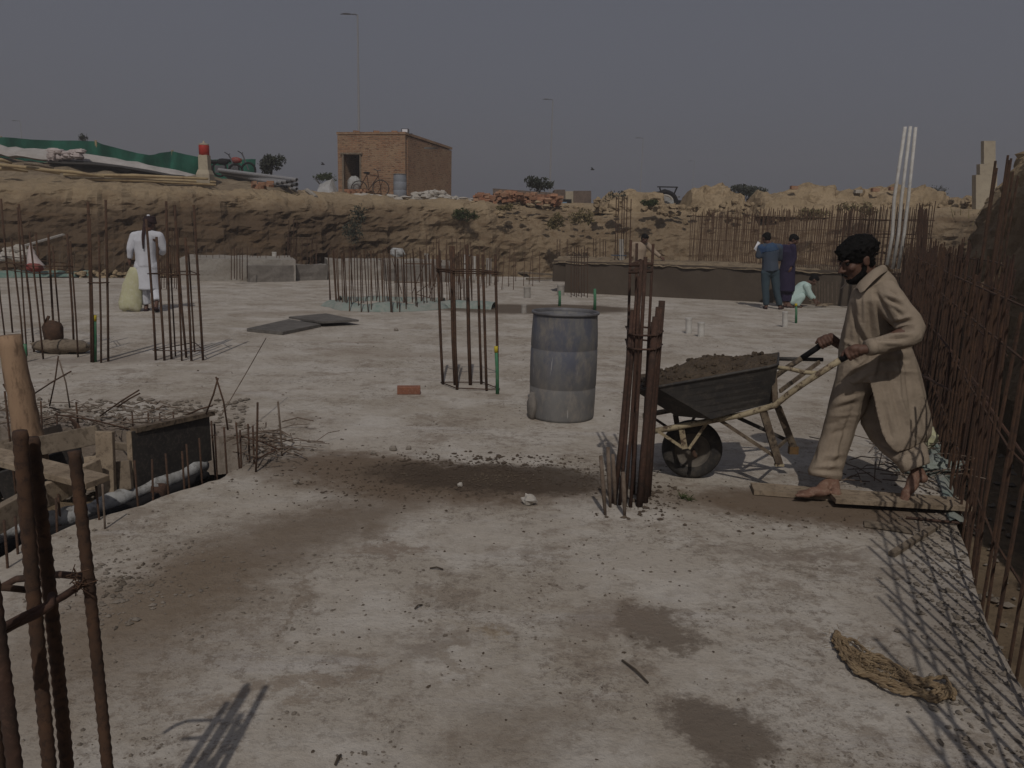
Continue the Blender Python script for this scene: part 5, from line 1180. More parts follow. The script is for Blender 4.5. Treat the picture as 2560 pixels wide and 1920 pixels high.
plank('stake', 2228, 1392, 2345, 1318, .035, .02, .004, 'wood', 'thin grey stake lying diagonally below the planks', 'stake')
a, b = G(2265,1298), G(2420,1318); o = build(MB().path([a+Vector((0,0,.01)), b+Vector((0,0,.02)), b+Vector((.0,-.08,.01))], .008, 6), 'bent_bar', MT['rustred']); tag(o, 'thin bent bar lying by the plank ends', 'bar')
# little green sprigs
for k, (x, y, l) in enumerate([(1705,1248,'tiny green sprig before the wheelbarrow wheel'), (1722,1252,'second tiny green sprig beside the first')]):
    mb = MB(); rd = random.Random(k); c = G(x, y)
    for q in range(9): e = c+Vector((rd.uniform(-.06, .06), rd.uniform(-.03, .03), rd.uniform(.01, .05))); mb.path([c, c.lerp(e, .5)+Vector((0,0,.01)), e], [.003, .003, .001], 4)
    tag(build(mb, 'sprig', MT['leafgreen']), l, 'sprig')
# carrier bag on the left cage
f = G2(80, 880); Yb = f.y-.25; t = thing('carrier_bag', D(88, 675, Yb), 'white carrier bag with something red in it, hung on the leftmost cage', 'bag')
pr = [(77,612,3),(76,620,5),(77,632,8),(80,645,13),(84,655,17),(88,664,21),(88,671,20),(87,677,10)]
rings = []
for x, y, hw in pr:
    c = D(x, y, Yb); r_ = hw/F_PX*Yb; rings.append([c+Vector((r_*math.cos(a)*(1+.15*math.sin(3*a)), .7*r_*math.sin(a), 0)) for a in [q*2*math.pi/14 for q in range(14)]])
build(MB().loft(rings), 'bag', MT['plastic'], t, True)
build(MB().ball(D(87, 669, Yb-.05), (.10, .09, .05), 10, 6, disp=.3), 'contents', MT['redstuff'], t, True)
# low green net strip at the far left edge of the slab
ribbon('net_strip', [(-60,694),(60,692),(180,690),(330,684),(450,682)], .28, .16, 'netpale', 'faded green net strip along the far left edge of the slab', 'net')
# plank leaning on the left bank
o = build(MB().bar(D(58, 615, 20.5), D(158, 586, 21.5), .12, .04), 'plank', MT['pvcdirty']); tag(o, 'pale plank slanting up before the left bank', 'plank')
mb = MB(); rd = random.Random(3)
for k in range(12): mb.ball(D(rd.uniform(0, 75), rd.uniform(618, 650), 21), (.16, .1, .1), 7, 5, disp=.5, seed=k)
tag(build(mb, 'pale_stones', MT['whitestone']), 'pale stones low on the left bank behind the leftmost cage', 'stones')
# small rusty machine & board on the slab inside the left cage
t = thing('small_pump', G(158, 880), 'small rusty mortar-covered machine on the slab behind the leftmost cage', 'machine')
c = G(155, 882)+Vector((0, 0, .08)); build(MB().ball(c, (.36, .16, .09), 14, 8, disp=.3), 'base', MT['wood'], t, True); build(MB().ball(c+Vector((-.08, 0, .17)), (.12, .09, .14), 12, 8, disp=.5), 'housing', MT['rust'], t, True)
build(MB().path([c+Vector((-.18, 0, .05)), c+Vector((-.2, 0, .22)), c+Vector((-.12, 0, .36))], .02, 6), 'lever', MT['rust'], t, True)
# ================================================================ FOOTING HOLE AT THE LEFT
# log post
a = G(62, 1130, -.3); a = D(78, 1120, 4.6); b = D(22, 838, 4.6)
lg = MB(); pts = [a.lerp(b, i/10)+Vector((.012*noise.noise(Vector((i*.7, 0, 0))), 0, 0)) for i in range(11)]
pts[0] = a+(a-b)*.18; lg.path(pts, [.083-.002*i+.004*noise.noise(Vector((i, 5, 0))) for i in range(11)], 16); o = build(lg, 'log_post', MT['woodlog'], smooth=True); tag(o, 'thick leaning log post with bare bark at the left frame edge', 'log')
def plk(pts, w, th, mt, label, name='plank', up=(0,0,1), cat='plank', grp='timber shuttering in the footing hole'):
    a, b = pts; o = build(MB().bar(a, b, w, th, up), name, MT[mt]); m_ = o.modifiers.new('b', 'BEVEL'); m_.width = .004; m_.segments = 2; tag(o, label, cat, grp); return o
plk((D(20, 1130, 4.55), D(250, 1085, 4.5)), .03, .115, 'wood', 'upper horizontal board of the shuttering, crossing behind the log')
plk((D(-40, 1125, 5.0), D(150, 1072, 4.9)), .04, .06, 'wood', 'weathered board behind the upper shuttering board')
plk((D(-60, 1128, 4.2), D(245, 1205, 3.95)), .16, .035, 'woodlight', 'wide pale plank sloping down to the right in the hole')
plk((D(262, 1078, 4.35), D(268, 1245, 4.32)), .10, .035, 'woodlight', 'tall upright board in the middle of the shuttering', up=(0,1,0))
plk((D(230, 1140, 4.5), D(238, 1225, 4.45)), .09, .03, 'woodlight', 'short upright board left of the tall one', up=(0,1,0))
plk((D(308, 1152, 4.42), D(314, 1225, 4.38)), .085, .03, 'wood', 'short upright board between the tall one and the black panel', up=(0,1,0))
plk((D(245, 1108, 4.75), D(325, 1118, 4.75)), .03, .05, 'wood', 'small cross board behind the tall upright board')
plk((D(100, 1245, 3.9), D(250, 1172, 4.25)), .04, .13, 'woodlight', 'rough low board along the near rim of the hole')
plk((D(-60, 1330, 3.5), D(110, 1235, 3.85)), .05, .13, 'wood', 'rough low board at the left end of the near rim')
plk((D(0, 1225, 4.6), D(210, 1150, 4.9)), .03, .22, 'ply', 'dark shuttering board deep inside the hole')
# black plywood panel
pp = [D(330, 1080, 4.45), D(523, 1036, 5.05), D(530, 1150, 5.05), D(338, 1225, 4.42)]
t = thing('shutter_panel', pp[3].lerp(pp[2], .5), 'black film faced plywood panel standing upright in the footing hole', 'panel')
nn = Vector((.55, -.8, 0)).normalized()
build(MB().hexa([p+Vector((0,0,0)) for p in pp], [p-nn*.018 for p in pp]), 'sheet', MT['ply'], t)
build(MB().bar(pp[0]+Vector((-.005, .03, .004)), pp[1]+Vector((.01, .03, .004)), .05, .03), 'top_batten', MT['creamdark'], t)
build(MB().bar(pp[0]+Vector((-.02, .02, 0)), pp[3]+Vector((-.02, .02, 0)), .03, .04, (0,1,0)), 'side_batten', MT['woodlight'], t)
# plastic-wrapped tube along the near rim
P = [G(-120,1400,.0), G(11,1336,.0), G(119,1302,.0), G(224,1270,.0), G(307,1242,.0), G(380,1214,.0), G(452,1186,.0), G(518,1162,-.01)]
fine = []
for i in range(len(P)-1):
    for k in range(8): fine.append(P[i].lerp(P[i+1], k/8)+Vector((.02*noise.noise(P[i].lerp(P[i+1], k/8)*3), 0, .02*noise.noise(P[i].lerp(P[i+1], k/8)*4))))
o = build(MB().path(fine, [.050*(1+.35*noise.noise(p*7)+.12*noise.noise(p*25)) for p in fine], 16), 'wrapped_tube', MT['bag'], smooth=True); tag(o, 'long lumpy tube wrapped in whitish plastic along the near rim of the hole', 'tube')
o = build(MB().path([p+Vector((.05,-.10,-.04)) for p in fine[4:]], .035, 8), 'black_hose', MT['black'], smooth=True); tag(o, 'black hose below the wrapped tube', 'hose')
c = G(398, 1222); c.z = -.03; o = build(MB().lathe(c+Vector((0, 0, -.02)), [(.045, 0), (.05, .04), (.045, .07), (.036, .075), (.03, .02)], 18, caps=False), 'rusty_tin', MT['rustred'], smooth=True); tag(o, 'rusty tin stuck at the rim below the black panel', 'tin')
# upright starter bars round the hole
STUBS = []
hb = [(38,1200,12,978),(56,1120,48,1010),(205,1130,190,1005),(104,1120,102,1003),(143,1115,142,1032),(332,1078,330,1030),(372,1062,370,1032),(400,1056,399,1033),(434,1052,433,1030),
      (262,1322,256,1210,.9,'greybar'),(378,1250,380,1148),(347,1265,336,1150),(420,1236,414,1134),(463,1222,455,1128),(476,1205,466,1110),(505,1190,498,1095),(540,1150,536,1060),(568,1178,560,1068),(600,1165,590,1056),(625,1155,620,1060),(639,1180,644,1006,1.1),(705,1140,695,1004,1.1,'greybar'),(604,1168,600,1075),(536,1140,528,1052),
      (135,1330,140,1245),(150,1300,145,1235),(40,1385,38,1290),(12,1420,10,1300),(250,1300,240,1215),(635,1160,632,1065)]
for k, q in enumerate(hb):
    x0, y0, x1, y1 = q[:4]; f = G(x0, y0); tp = D(x1, y1, f.y); f.z = -.3 if k not in (9, 20, 21) else -.02
    mb = MB(); rb(mb, f, tp, .0065*(q[4] if len(q) > 4 else 1), 6, seed=k)
    o = build(mb, 'stub_bar', MT[q[5] if len(q) > 5 else 'rust'], smooth=True)
    STUBS.append((x0, y0, y1, o))
cls = {}
for x0, y0, y1, o in sorted(STUBS, key=lambda q: q[0]):
    where = ('by the log' if x0 < 120 else 'left of the tall board' if x0 < 240 else 'at the tall board' if x0 < 320 else 'at the black panel' if x0 < 480 else 'right of the panel' if x0 < 610 else 'at the hole tip')
    cls.setdefault((where, 'near rim' if y0 > 1145 else 'far rim'), []).append((x0, y0, y1, o))
ORD = ['first', 'second', 'third', 'fourth', 'fifth', 'sixth', 'seventh']
for (where, rimn), L_q in cls.items():
    for i, (x0, y0, y1, o) in enumerate(L_q):
        hgt = 'tall' if (y0-y1) > 130 else 'short' if (y0-y1) < 70 else 'medium'
        tag(o, '%s bar stub %s on the %s%s' % (hgt, where, rimn, '' if len(L_q) == 1 else ', %s from the left' % ORD[i]), 'stub bar', 'bar stubs around the footing hole')
# leaning and fallen rods
rods = [(545,945,515,1035,4.6,'rod leaning left from the crossing above the black panel'),(540,942,570,1075,4.6,'rod leaning right from the crossing above the black panel'),(465,1038,532,1014,5.0,'rod lying along the top of the black panel'),
        (665,845,552,1040,5.2,'long thin rod slanting from the flat panels down to the hole'),(250,1040,348,975,5.2,'upper forked rod lying on the slab'),(292,1018,350,983,5.3,'short rod crossing the forked one'),
        (80,988,178,928,5.3,'rod slanting up to the right from the log'),(146,890,124,1015,5.6,'dark thin rod hanging under the leftmost cage'),(148,900,175,1020,5.6,'pale thin rod hanging under the leftmost cage'),
        (124,1018,262,1066,4.9,'upper of the rods lying left of the black panel'),(140,1036,330,1075,4.8,'lower of the rods lying left of the black panel'),(600,1090,700,1125,5.0,'rod on the ground at the right tip of the hole'),(640,1150,690,1125,4.9,'short rod at the right tip of the hole'),(8,960,24,1010,5.2,'thin curved wire left of the log')]
for k, (x0,y0,x1,y1,Y,l) in enumerate(rods):
    if k in (3,):
        a = D(x0, y0, 6.6); b = D(x1, y1, 5.4)
    else: a, b = D(x0, y0, Y), D(x1, y1, Y)
    o = build(MB().path([a, a.lerp(b, .5)+Vector((.01, 0, .012)), b], .0055 if k != 3 else .004, 5), 'loose_rod', MT['rust' if k not in (8,3,9) else 'greybar'], smooth=True); tag(o, l, 'rod')
mb = MB(); rd = random.Random(17)
for k in range(190):
    if k < 120: c = G(rd.uniform(-80, 420), rd.uniform(1020, 1085))
    else: c = G(rd.gauss(660, 45), rd.gauss(1120, 20))
    c.z = rd.uniform(.005, .07); ang = rd.gauss(-.35, .6); d = Vector((math.cos(ang), math.sin(ang), rd.uniform(-.05, .15)))*rd.uniform(.06, .32); mb.path([c, c+d*.5+Vector((0, 0, rd.uniform(0, .04))), c+d], rd.choice((.003, .004, .0055)), 4)
o = tag(build(mb, 'scrap_wire', MT['greybar']), 'tangle of grey bar offcuts and wire around the hole rims', 'scrap'); o['kind'] = 'stuff'
mb = MB()
for k in range(5):
    a = D(175+k*3, 1045+k*6, 4.8); b = D(188+k*4, 1100, 4.7); mb.path([a, D(196+k*2, 1062+k*4, 4.75), b], .007, 6)
tag(build(mb, 'hooked_bars', MT['rust'], smooth=True), 'hooked bar ends curling down behind the tall board', 'bars')
# ================================================================ WHEELBARROW
wc = D(1738, 1136, 4.93); RW = 0.198
wb = thing('wheelbarrow', (wc.x, wc.y, 0), 'old wheelbarrow heaped with wet cement, its cream frame paint chipped', 'wheelbarrow')
ax = Vector((.10, .995, 0)).normalized()
def wheelpart(prof, mt, nm, par, n=40):
    rot = ax.to_track_quat('Z', 'Y').to_matrix(); c = Vector((wc.x, wc.y, RW-.004)) ; c.y += .10
    return build(MB().lathe(c, prof, n, axis=rot, caps=False), nm, MT[mt], par, True)
tw = wheelpart([(.115,-.03),(.135,-.043),(.165,-.046),(.188,-.036),(.198,-.015),(.199,0),(.198,.015),(.188,.036),(.165,.046),(.135,.043),(.115,.03),(.115,-.03)], 'tyre', 'wheel', wb)
wheelpart([(.116,-.034),(.108,-.02),(.10,-.005),(.05,-.012),(.045,-.035),(.03,-.045),(.0,-.045)], 'rim', 'rim', tw); wheelpart([(.116,.034),(.108,.02),(.10,.008),(.0,.008)], 'rim', 'rim', tw)
cw = Vector((wc.x, wc.y+.10, RW))
build(MB().tube(cw-ax*.19, cw+ax*.19, .013, n=8), 'axle', MT['rust'], wb, True)
DY = .46   # spacing of the two rails
def off(p, dy=DY): return p+Vector((.035, dy, 0))
near = [D(1628,1079,4.86), D(1700,1066,4.84), D(1781,1051,4.80), D(1860,1036,4.74), D(1938,1013,4.68), D(1972,985,4.64), D(2010,958,4.60), D(2060,926,4.56), D(2100,900,4.53), D(2135,882,4.50), D(2160,872,4.48)]
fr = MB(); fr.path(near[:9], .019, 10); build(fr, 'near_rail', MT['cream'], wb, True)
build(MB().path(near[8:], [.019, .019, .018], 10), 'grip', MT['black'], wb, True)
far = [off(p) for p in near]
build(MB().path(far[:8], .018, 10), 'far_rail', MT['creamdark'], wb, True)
build(MB().path(far[7:9]+[far[9]+Vector((-.02,0,.005))], .019, 10), 'grip', MT['black'], wb, True)
build(MB().bar(near[0]+Vector((0,.0,0)), far[0], .035, .03), 'front_cross_bar', MT['cream'], wb)
for (p0, p1, dy, nm) in (((1703,1068),(1712,1122),0,'axle_bracket'),((1768,1056),(1722,1122),0,'axle_bracket'),((1645,1078),(1705,1118),0,'axle_bracket')):
    a, b = D(*p0, 4.84), D(*p1, 4.84); w_ = .036 if p0[0] == 1703 else .018
    build(MB().bar(a, b, w_, .008, (0,1,0)), nm, MT['cream'], wb); build(MB().bar(off(a, .36), off(b, .36), w_, .008, (0,1,0)), nm, MT['creamdark'], wb)
# legs and braces
def lg2(a, b, w_, mt, nm): build(MB().bar(a, b, w_, w_*.6, (0,1,0)), nm, MT[mt], wb)
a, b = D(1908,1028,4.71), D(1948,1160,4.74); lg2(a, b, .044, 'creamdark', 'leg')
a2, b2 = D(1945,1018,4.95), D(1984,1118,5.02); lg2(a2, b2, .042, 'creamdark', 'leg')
build(MB().box(b+Vector((0,0,-.006)), (.055, .03, .014)), 'foot', MT['cream'], wb); build(MB().box(b2+Vector((0,0,-.02)), (.06, .035, .05)), 'foot', mat('orange_stain', (.2,.11,.04), (.1,.07,.04), 12), wb)
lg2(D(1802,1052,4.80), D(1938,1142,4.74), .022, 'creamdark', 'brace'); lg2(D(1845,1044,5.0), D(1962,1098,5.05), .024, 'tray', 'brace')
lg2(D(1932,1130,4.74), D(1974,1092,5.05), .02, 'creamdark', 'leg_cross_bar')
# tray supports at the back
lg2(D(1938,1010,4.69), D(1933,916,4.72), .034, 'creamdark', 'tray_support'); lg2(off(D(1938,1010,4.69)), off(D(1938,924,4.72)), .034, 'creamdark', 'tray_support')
build(MB().path([D(1936,918,4.72), D(1975,922,4.69), D(2010,931,4.64), D(2042,932,4.60)], .013, 8), 'tray_stay', MT['cream'], wb, True)
build(MB().path([D(1948,897,5.1), D(2000,898,5.08), D(2058,899,5.05)], .013, 8), 'tray_stay', MT['tray'], wb, True)
lg2(D(1950,978,4.66), D(2048,905,5.0), .024, 'creamdark', 'diagonal_stay')
# tray: bottom, flared sides
YN, YF = 4.62, 5.22
rim = [D(1583,975,YN+.12), D(1640,968,YN+.02), D(1922,917,YN), D(1945,911,YN+.02), D(1947,883,YF), D(1700,930,YF+.05), D(1640,948,YF-.05)]
flo = [D(1690,1040,YN+.2), D(1778,1048,YN+.10), D(1925,1009,YN+.12), D(1930,1006,YN+.14), D(1930,1000,YF-.1), D(1790,1040,YF-.1), D(1750,1040,YF-.15)]
g = []
for a, b in zip(rim, flo): g.append([a.lerp(b, k/6)+Vector((0, 0, 0)) for k in range(7)])
g.append(g[0]); tb_ = MB().sheet(g); tb_.add(flo, [tuple(range(7))])
tr_ = build(tb_, 'tray', MT['tray'], wb); so_ = tr_.modifiers.new('s', 'SOLIDIFY'); so_.thickness = .004
build(MB().path(rim+[rim[0]], .008, 7), 'tray_rim', MT['tray'], tr_, True)
# the load
g = []; topl = [(1588,968),(1612,958),(1638,948),(1664,930),(1690,920),(1720,906),(1752,897),(1782,892),(1812,894),(1838,899),(1862,899),(1895,892),(1925,892),(1942,897)]
loy = [(1588,975),(1612,972),(1640,968),(1664,964),(1690,959),(1720,953),(1752,947),(1782,942),(1812,937),(1838,932),(1862,928),(1895,922),(1925,917),(1942,913)]
NU = 74; NV = 40
def itp(L, u):
    f_ = u*(len(L)-1); i = min(int(f_), len(L)-2); s = f_-i; return (L[i][0]+(L[i+1][0]-L[i][0])*s, L[i][1]+(L[i+1][1]-L[i][1])*s)
for i in range(NU+1):
    u = i/NU; tx, ty = itp(topl, u); lx, ly = itp(loy, u); row = []
    za = D(lx, ly, YN+.02); zt_ = D(tx, ty, (YN+YF)/2).z; zb_ = za.z-.01
    for j in range(NV+1):
        v = j/NV; y = YN+.03+(YF-YN-.03)*v; x = D(lx, ly, y).x; hgt = math.sin(math.pi*min(1, v*1.02))**.75
        z = zb_+(zt_-zb_)*hgt; q = Vector((x, y, z)); k = noise.fractal(q*14, .8, 2, 4)*.012+max(0, noise.noise(q*30))*.02+noise.noise(q*6)*.015
        q += Vector((k*.5, -k*.7, k))*min(1, hgt*2)*min(1, min(u, 1-u)*12); row.append(q)
    g.append(row)
ld = build(MB().sheet(g), 'cement_load', MT['mud'], smooth=False); tag(ld, 'heap of dark wet cement filling the wheelbarrow tray', 'cement heap')
mb = MB(); rd = random.Random(6)
for k in range(90):
    i = rd.randrange(3, NU-3); j = rd.randrange(2, NV-6); mb.ball(g[i][j]+Vector((0, 0, .004)), rd.uniform(.006, .018), 6, 4, disp=.7, seed=k)
build(mb, 'lumps', MT['mud'], ld)['kind'] = 'stuff'
# ================================================================ PEOPLE
def head(mb, c, face, s=1.0, up=Vector((0, 0, 1)), detail=True):
    """closed shapes of a head, c = centre of the skull, face = looking direction"""
    f = face.normalized(); side = up.cross(f).normalized(); u = f.cross(side)
    M3 = Matrix((( f.x, side.x, u.x), (f.y, side.y, u.y), (f.z, side.z, u.z)))
    P = lambda x, y, z: c+M3 @ Vector((x*s, y*s, z*s))
    B_ = lambda x, y, z, r, n=14: mb.ball(P(x, y, z), tuple(q*s for q in r), n, 9, rot=M3)
    B_(-.012, 0, .028, (.098, .077, .088)); B_(.035, 0, -.03, (.058, .060, .085)); B_(.052, 0, -.088, (.036, .040, .030)); B_(.01, 0, -.062, (.062, .062, .048))
    if detail:
        mb.path([P(.088, 0, .012), P(.103, 0, -.010), P(.117, 0, -.030), P(.096, 0, -.040)], [.009*s, .011*s, .014*s, .010*s], 8)
        for q in (-1, 1):
            B_(.103, q*.012, -.034, (.010, .009, .008), 8); B_(.080, q*.030, .024, (.018, .024, .009), 8)
            B_(.062, q*.042, -.022, (.028, .020, .022), 8); B_(-.006, q*.079, -.006, (.021, .009, .031), 8); B_(-.012, q*.084, .006, (.014, .006, .018), 8)
        B_(.090, 0, -.062, (.012, .024, .006), 8); B_(.088, 0, -.072, (.012, .022, .007), 8)
    return P, M3
def hand(mb, wrist, d, palmn, s=1.0, curl=.3, side=1):
    """palm, five fingers; d = direction of the fingers, palmn = palm facing"""
    d = d.normalized(); n_ = (palmn-d*palmn.dot(d)).normalized(); w_ = d.cross(n_)*side
    mb.ball(wrist+d*.045*s, (.030*s, .030*s, .030*s), 8, 6)
    pal = wrist+d*.05*s
    M3 = Matrix(((w_.x, d.x, n_.x), (w_.y, d.y, n_.y), (w_.z, d.z, n_.z))); mb.ball(pal, (.040*s, .050*s, .017*s), 12, 8, rot=M3)
    mb.tube(wrist-d*.02*s, pal, .024*s, .028*s, 8)
    for k, (o, L) in enumerate(((-.030, .066), (-.010, .076), (.010, .072), (.029, .056))):
        p = wrist+d*(.088-.006*abs(k-1.5))*s+w_*o*s; a = curl*.9; pts = [p-d*.03*s, p]
        for seg in (.45, .32, .23): 
            dd = d*math.cos(a)+n_*math.sin(a); p = p+dd*L*seg*s; pts.append(p); a += curl*1.5
        mb.path(pts, [.0095*s, .0095*s, .0088*s, .008*s, .006*s], 8); mb.ball(pts[-1], .006*s, 6, 4)
    p = wrist+d*.025*s-w_*.03*s; pts = [wrist+d*.02*s-w_*.01*s, p]
    for seg, aa in ((.035, .6), (.03, .35)): p = p+(d*math.cos(aa)-w_*math.sin(aa)+n_*.35*curl)*seg*s; pts.append(p)
    mb.path(pts, [.014*s, .012*s, .0105*s, .008*s], 8); mb.ball(pts[-1], .008*s, 6, 4)
def foot(mb, heel, toe, ank, s=1.0, up=Vector((0, 0, 1))):
    d = (toe-heel); L = d.length; d.normalize(); w_ = up.cross(d).normalized(); u = d.cross(w_)
    mb.ball(heel+d*.03*s+u*.028*s, (.034*s, .031*s, .030*s), 10, 7)
    mid = heel+d*L*.5+u*.034*s; ball_ = heel+d*L*.74+u*.020*s
    M3 = Matrix(((d.x, w_.x, u.x), (d.y, w_.y, u.y), (d.z, w_.z, u.z)))
    mb.ball(mid, (.075*s, .034*s, .030*s), 12, 8, rot=M3); mb.ball(ball_, (.045*s, .045*s, .019*s), 12, 8, rot=M3)
    mb.path([ank, ank.lerp(mid, .6)+u*.006, mid], [.037*s, .037*s, .030*s], 10); mb.path([ank, heel+d*.03*s+u*.03*s], [.036*s, .030*s], 10)
    for k in range(5):
        o = (k-1.6)*.019*s; Lt = (.26-.028*k)*L if k else .27*L; r_ = (.0125 if k == 0 else .0085)*s; b = ball_+w_*(-o)-u*.006*s
        mb.path([b, b+d*Lt*.55*1+u*.002, b+d*Lt], [r_*1.1, r_, r_*.85], 7); mb.ball(b+d*Lt, r_*.9, 6, 5)
def hairshape(mb, P, M3, s=1.0, tufts=60, seed=0, beard=False, big=1.0):
    rd = random.Random(seed); b = big
    mb.ball(P(-.020, 0, .050), (.101*s*b, .082*s*b, .078*s*b), 18, 12, rot=M3); mb.ball(P(-.055, 0, .005), (.056*s*b, .070*s*b, .072*s*b), 14, 9, rot=M3); mb.ball(P(.030, 0, .078), (.062*s*b, .066*s*b, .036*s*b), 12, 8, rot=M3)
    for q in (-1, 1): mb.ball(P(-.020, q*.066, .028), (.040*s, .016*s*b, .040*s), 10, 7, rot=M3); mb.ball(P(-.045, q*.058, -.018), (.022*s, .016*s, .036*s), 10, 7, rot=M3)
    for k in range(tufts):
        th = rd.uniform(0, 6.28); ph = rd.uniform(.05, 1.5); d_ = Vector((math.sin(ph)*math.cos(th), math.sin(ph)*math.sin(th), math.cos(ph)))
        if d_.x > .6 and d_.z < .45: continue
        p = P(-.020+d_.x*.088*b, d_.y*.070*b, .048+d_.z*.066*b); e = P(-.020+d_.x*.106*b+rd.uniform(-.012, .012), d_.y*.086*b+rd.uniform(-.01, .01), .048+d_.z*.084*b-.006); mb.tube(p, e, .013*s, .0065*s, 6)
def smooth_part(name, mb, mt, parent, vox, disp=0, ns=8, stretch=(1,1,1), it=3):
    o = build(mb, name, MT[mt], parent); return remesh(o, vox, it, disp, ns, stretch)
# ---------------------------------------------------------------- the barrow pusher
W = thing('person', (D(2180,1240,4.75).x, 4.78, 0), 'barefoot bearded man in khaki kameez and shalwar pushing the wheelbarrow', 'person')
YC = 4.80
body = MB()
hc = D(2143, 650, 4.78); fdir = Vector((-.93, -.14, -.36))
P, M3 = head(body, hc, fdir, 1.06, up=Vector((-.1, 0, 1)))
neck = D(2178, 715, 4.80); body.path([P(-.02, 0, -.03), P(-.035, 0, -.09), neck, neck+(neck-P(-.035, 0, -.09))*.6], [.062, .058, .064, .08], 12)
chest = D(2195, 780, 4.80); belly = D(2190, 880, 4.82); pelv = D(2190, 955, 4.84)
body.path([neck, chest, belly, pelv], [.09, .14, .125, .135], 14); body.ball(pelv, (.14, .13, .12), 12, 8)
shN, elN, wrN = D(2216, 765, 4.70), D(2280, 822, 4.52), D(2172, 873, 4.47)
shF, elF, wrF = D(2185, 765, 4.92), D(2225, 830, 5.08), D(2108, 868, 5.0)
for a, b_, c_ in ((shN, elN, wrN), (shF, elF, wrF)): body.cap(a, b_, .052, .042); body.cap(b_, c_, .040, .027)
body.cap(chest, shN.lerp(chest, .3), .085, .04); body.cap(chest, shF.lerp(chest, .3), .085, .04)
hipF, knF, anF = D(2160, 975, 4.84), D(2100, 1070, 4.84), D(2083, 1196, 4.76)
hipN, knN, anN = D(2215, 965, 4.90), D(2222, 1080, 4.90), D(2294, 1178, 4.58)
for a, b_, c_ in ((hipF, knF, anF), (hipN, knN, anN)): body.cap(a, b_, .062, .048); body.cap(b_, c_, .045, .036)
foot(body, G(2101,1245,.034), G(1989,1240,.034), D(2083,1202,4.74), 1.02)
toeN = G(2240, 1272, .062); toeN.y = 4.60; toeN = D(2246, 1270, 4.50); heN = D(2322, 1196, 4.56)
foot(body, heN, toeN, D(2296,1180,4.58), 1.0, up=Vector((-.7, .1, .5)))
# near hand closed round the grip
gp = near[9]; gd = (near[10]-near[8]).normalized()
hn = MB(); wr = wrN
body.path([wrN, wrN.lerp(gp, .55)+Vector((0, -.012, .012)), gp+Vector((.02, -.02, .02))], [.028, .030, .034], 10)
body.ball(gp+Vector((.01, -.012, .024)), (.047, .030, .030), 12, 8)
sd = gd.cross(Vector((0, 0, 1))).normalized()      # towards camera or away
if sd.y > 0: sd = -sd
upv = sd.cross(gd); upv = upv if upv.z > 0 else -upv
for k in range(4):
    b0 = gp+gd*(-.034+.0215*k); r_ = .030
    pts = [b0+upv*.030+sd*.006]
    for a_ in (20, 62, 105, 148, 190): aa = R(a_); pts.append(b0+upv*math.cos(aa)*r_+sd*math.sin(aa)*r_)
    body.path(pts, [.0102, .0104, .0102, .0095, .009, .0072], 8); body.ball(pts[-1], .0075, 6, 4)
pts = [gp+gd*.01+upv*.03-sd*.012, gp-gd*.02+upv*.034-sd*.008, gp-gd*.048+upv*.027-sd*.002, gp-gd*.064+upv*.016+sd*.006]; body.path(pts, [.014, .013, .0115, .009], 8); body.ball(pts[-1], .009, 6, 4)
gpf = far[9]+Vector((-.02,0,.0)); body.path([wrF, gpf+Vector((.015, 0, .03))], [.028, .034], 10); body.ball(gpf+Vector((.01, 0, .02)), (.045, .032, .030), 10, 7)
for k in range(4):
    b0 = gpf+gd*(-.034+.0215*k); pts = [b0+upv*math.cos(R(a_))*.030+sd*math.sin(R(a_))*.030 for a_ in (0, 50, 100, 150, 190)]; body.path(pts, [.011, .011, .0105, .0095, .0075], 7)
pts = [gpf+gd*.01+upv*.03-sd*.012, gpf-gd*.03+upv*.034-sd*.006, gpf-gd*.06+upv*.016+sd*.004]; body.path(pts, [.014, .012, .009], 7)
bo = smooth_part('body', body, 'skin', W, .0052, it=1)
# dustier feet: own material on the lowest faces
bo.data.materials.append(MT['skinfoot'])
oz = wloc(bo).z
for f in bo.data.polygons:
    if f.center.z+oz < .45: f.material_index = 1
# hair, beard, eyes, brows
hm = MB(); hairshape(hm, P, M3, 1.06, 110, 4, big=1.14)
for k in range(12):
    rdx = random.Random(k); a_ = P(.070+rdx.uniform(-.02, .01), rdx.uniform(-.06, .06), .085+rdx.uniform(-.02, .02)); hm.tube(a_, a_+M3 @ Vector((.035, 0, -.012)), .014, .008, 6)
smooth_part('hair', hm, 'hair', bo, .0045, .006, 60, it=3)
bd = MB()
bd.ball(P(.048, 0, -.096), (.043, .047, .036), 12, 8, rot=M3); bd.ball(P(.018, 0, -.074), (.062, .0655, .040), 14, 9, rot=M3)
for q in (-1, 1): bd.path([P(.0, q*.066, -.012), P(.006, q*.064, -.045), P(.03, q*.054, -.078), P(.06, q*.03, -.098)], [.010, .014, .018, .020], 8)
bd.path([P(.094, -.026, -.066), P(.105, 0, -.050), P(.094, .026, -.066)], [.006, .008, .006], 7)
smooth_part('beard', bd, 'hair', bo, .005, .003, 40, it=1)
for q in (-1, 1):
    build(MB().ball(P(.078, q*.031, .006), .0125*1.0, 10, 7), 'eye', MT['black'], bo, True)
    build(MB().path([P(.092, q*.014, .031), P(.092, q*.030, .036), P(.078, q*.048, .030)], [.004, .005, .003], 5), 'eyebrow', MT['hair'], bo, True)
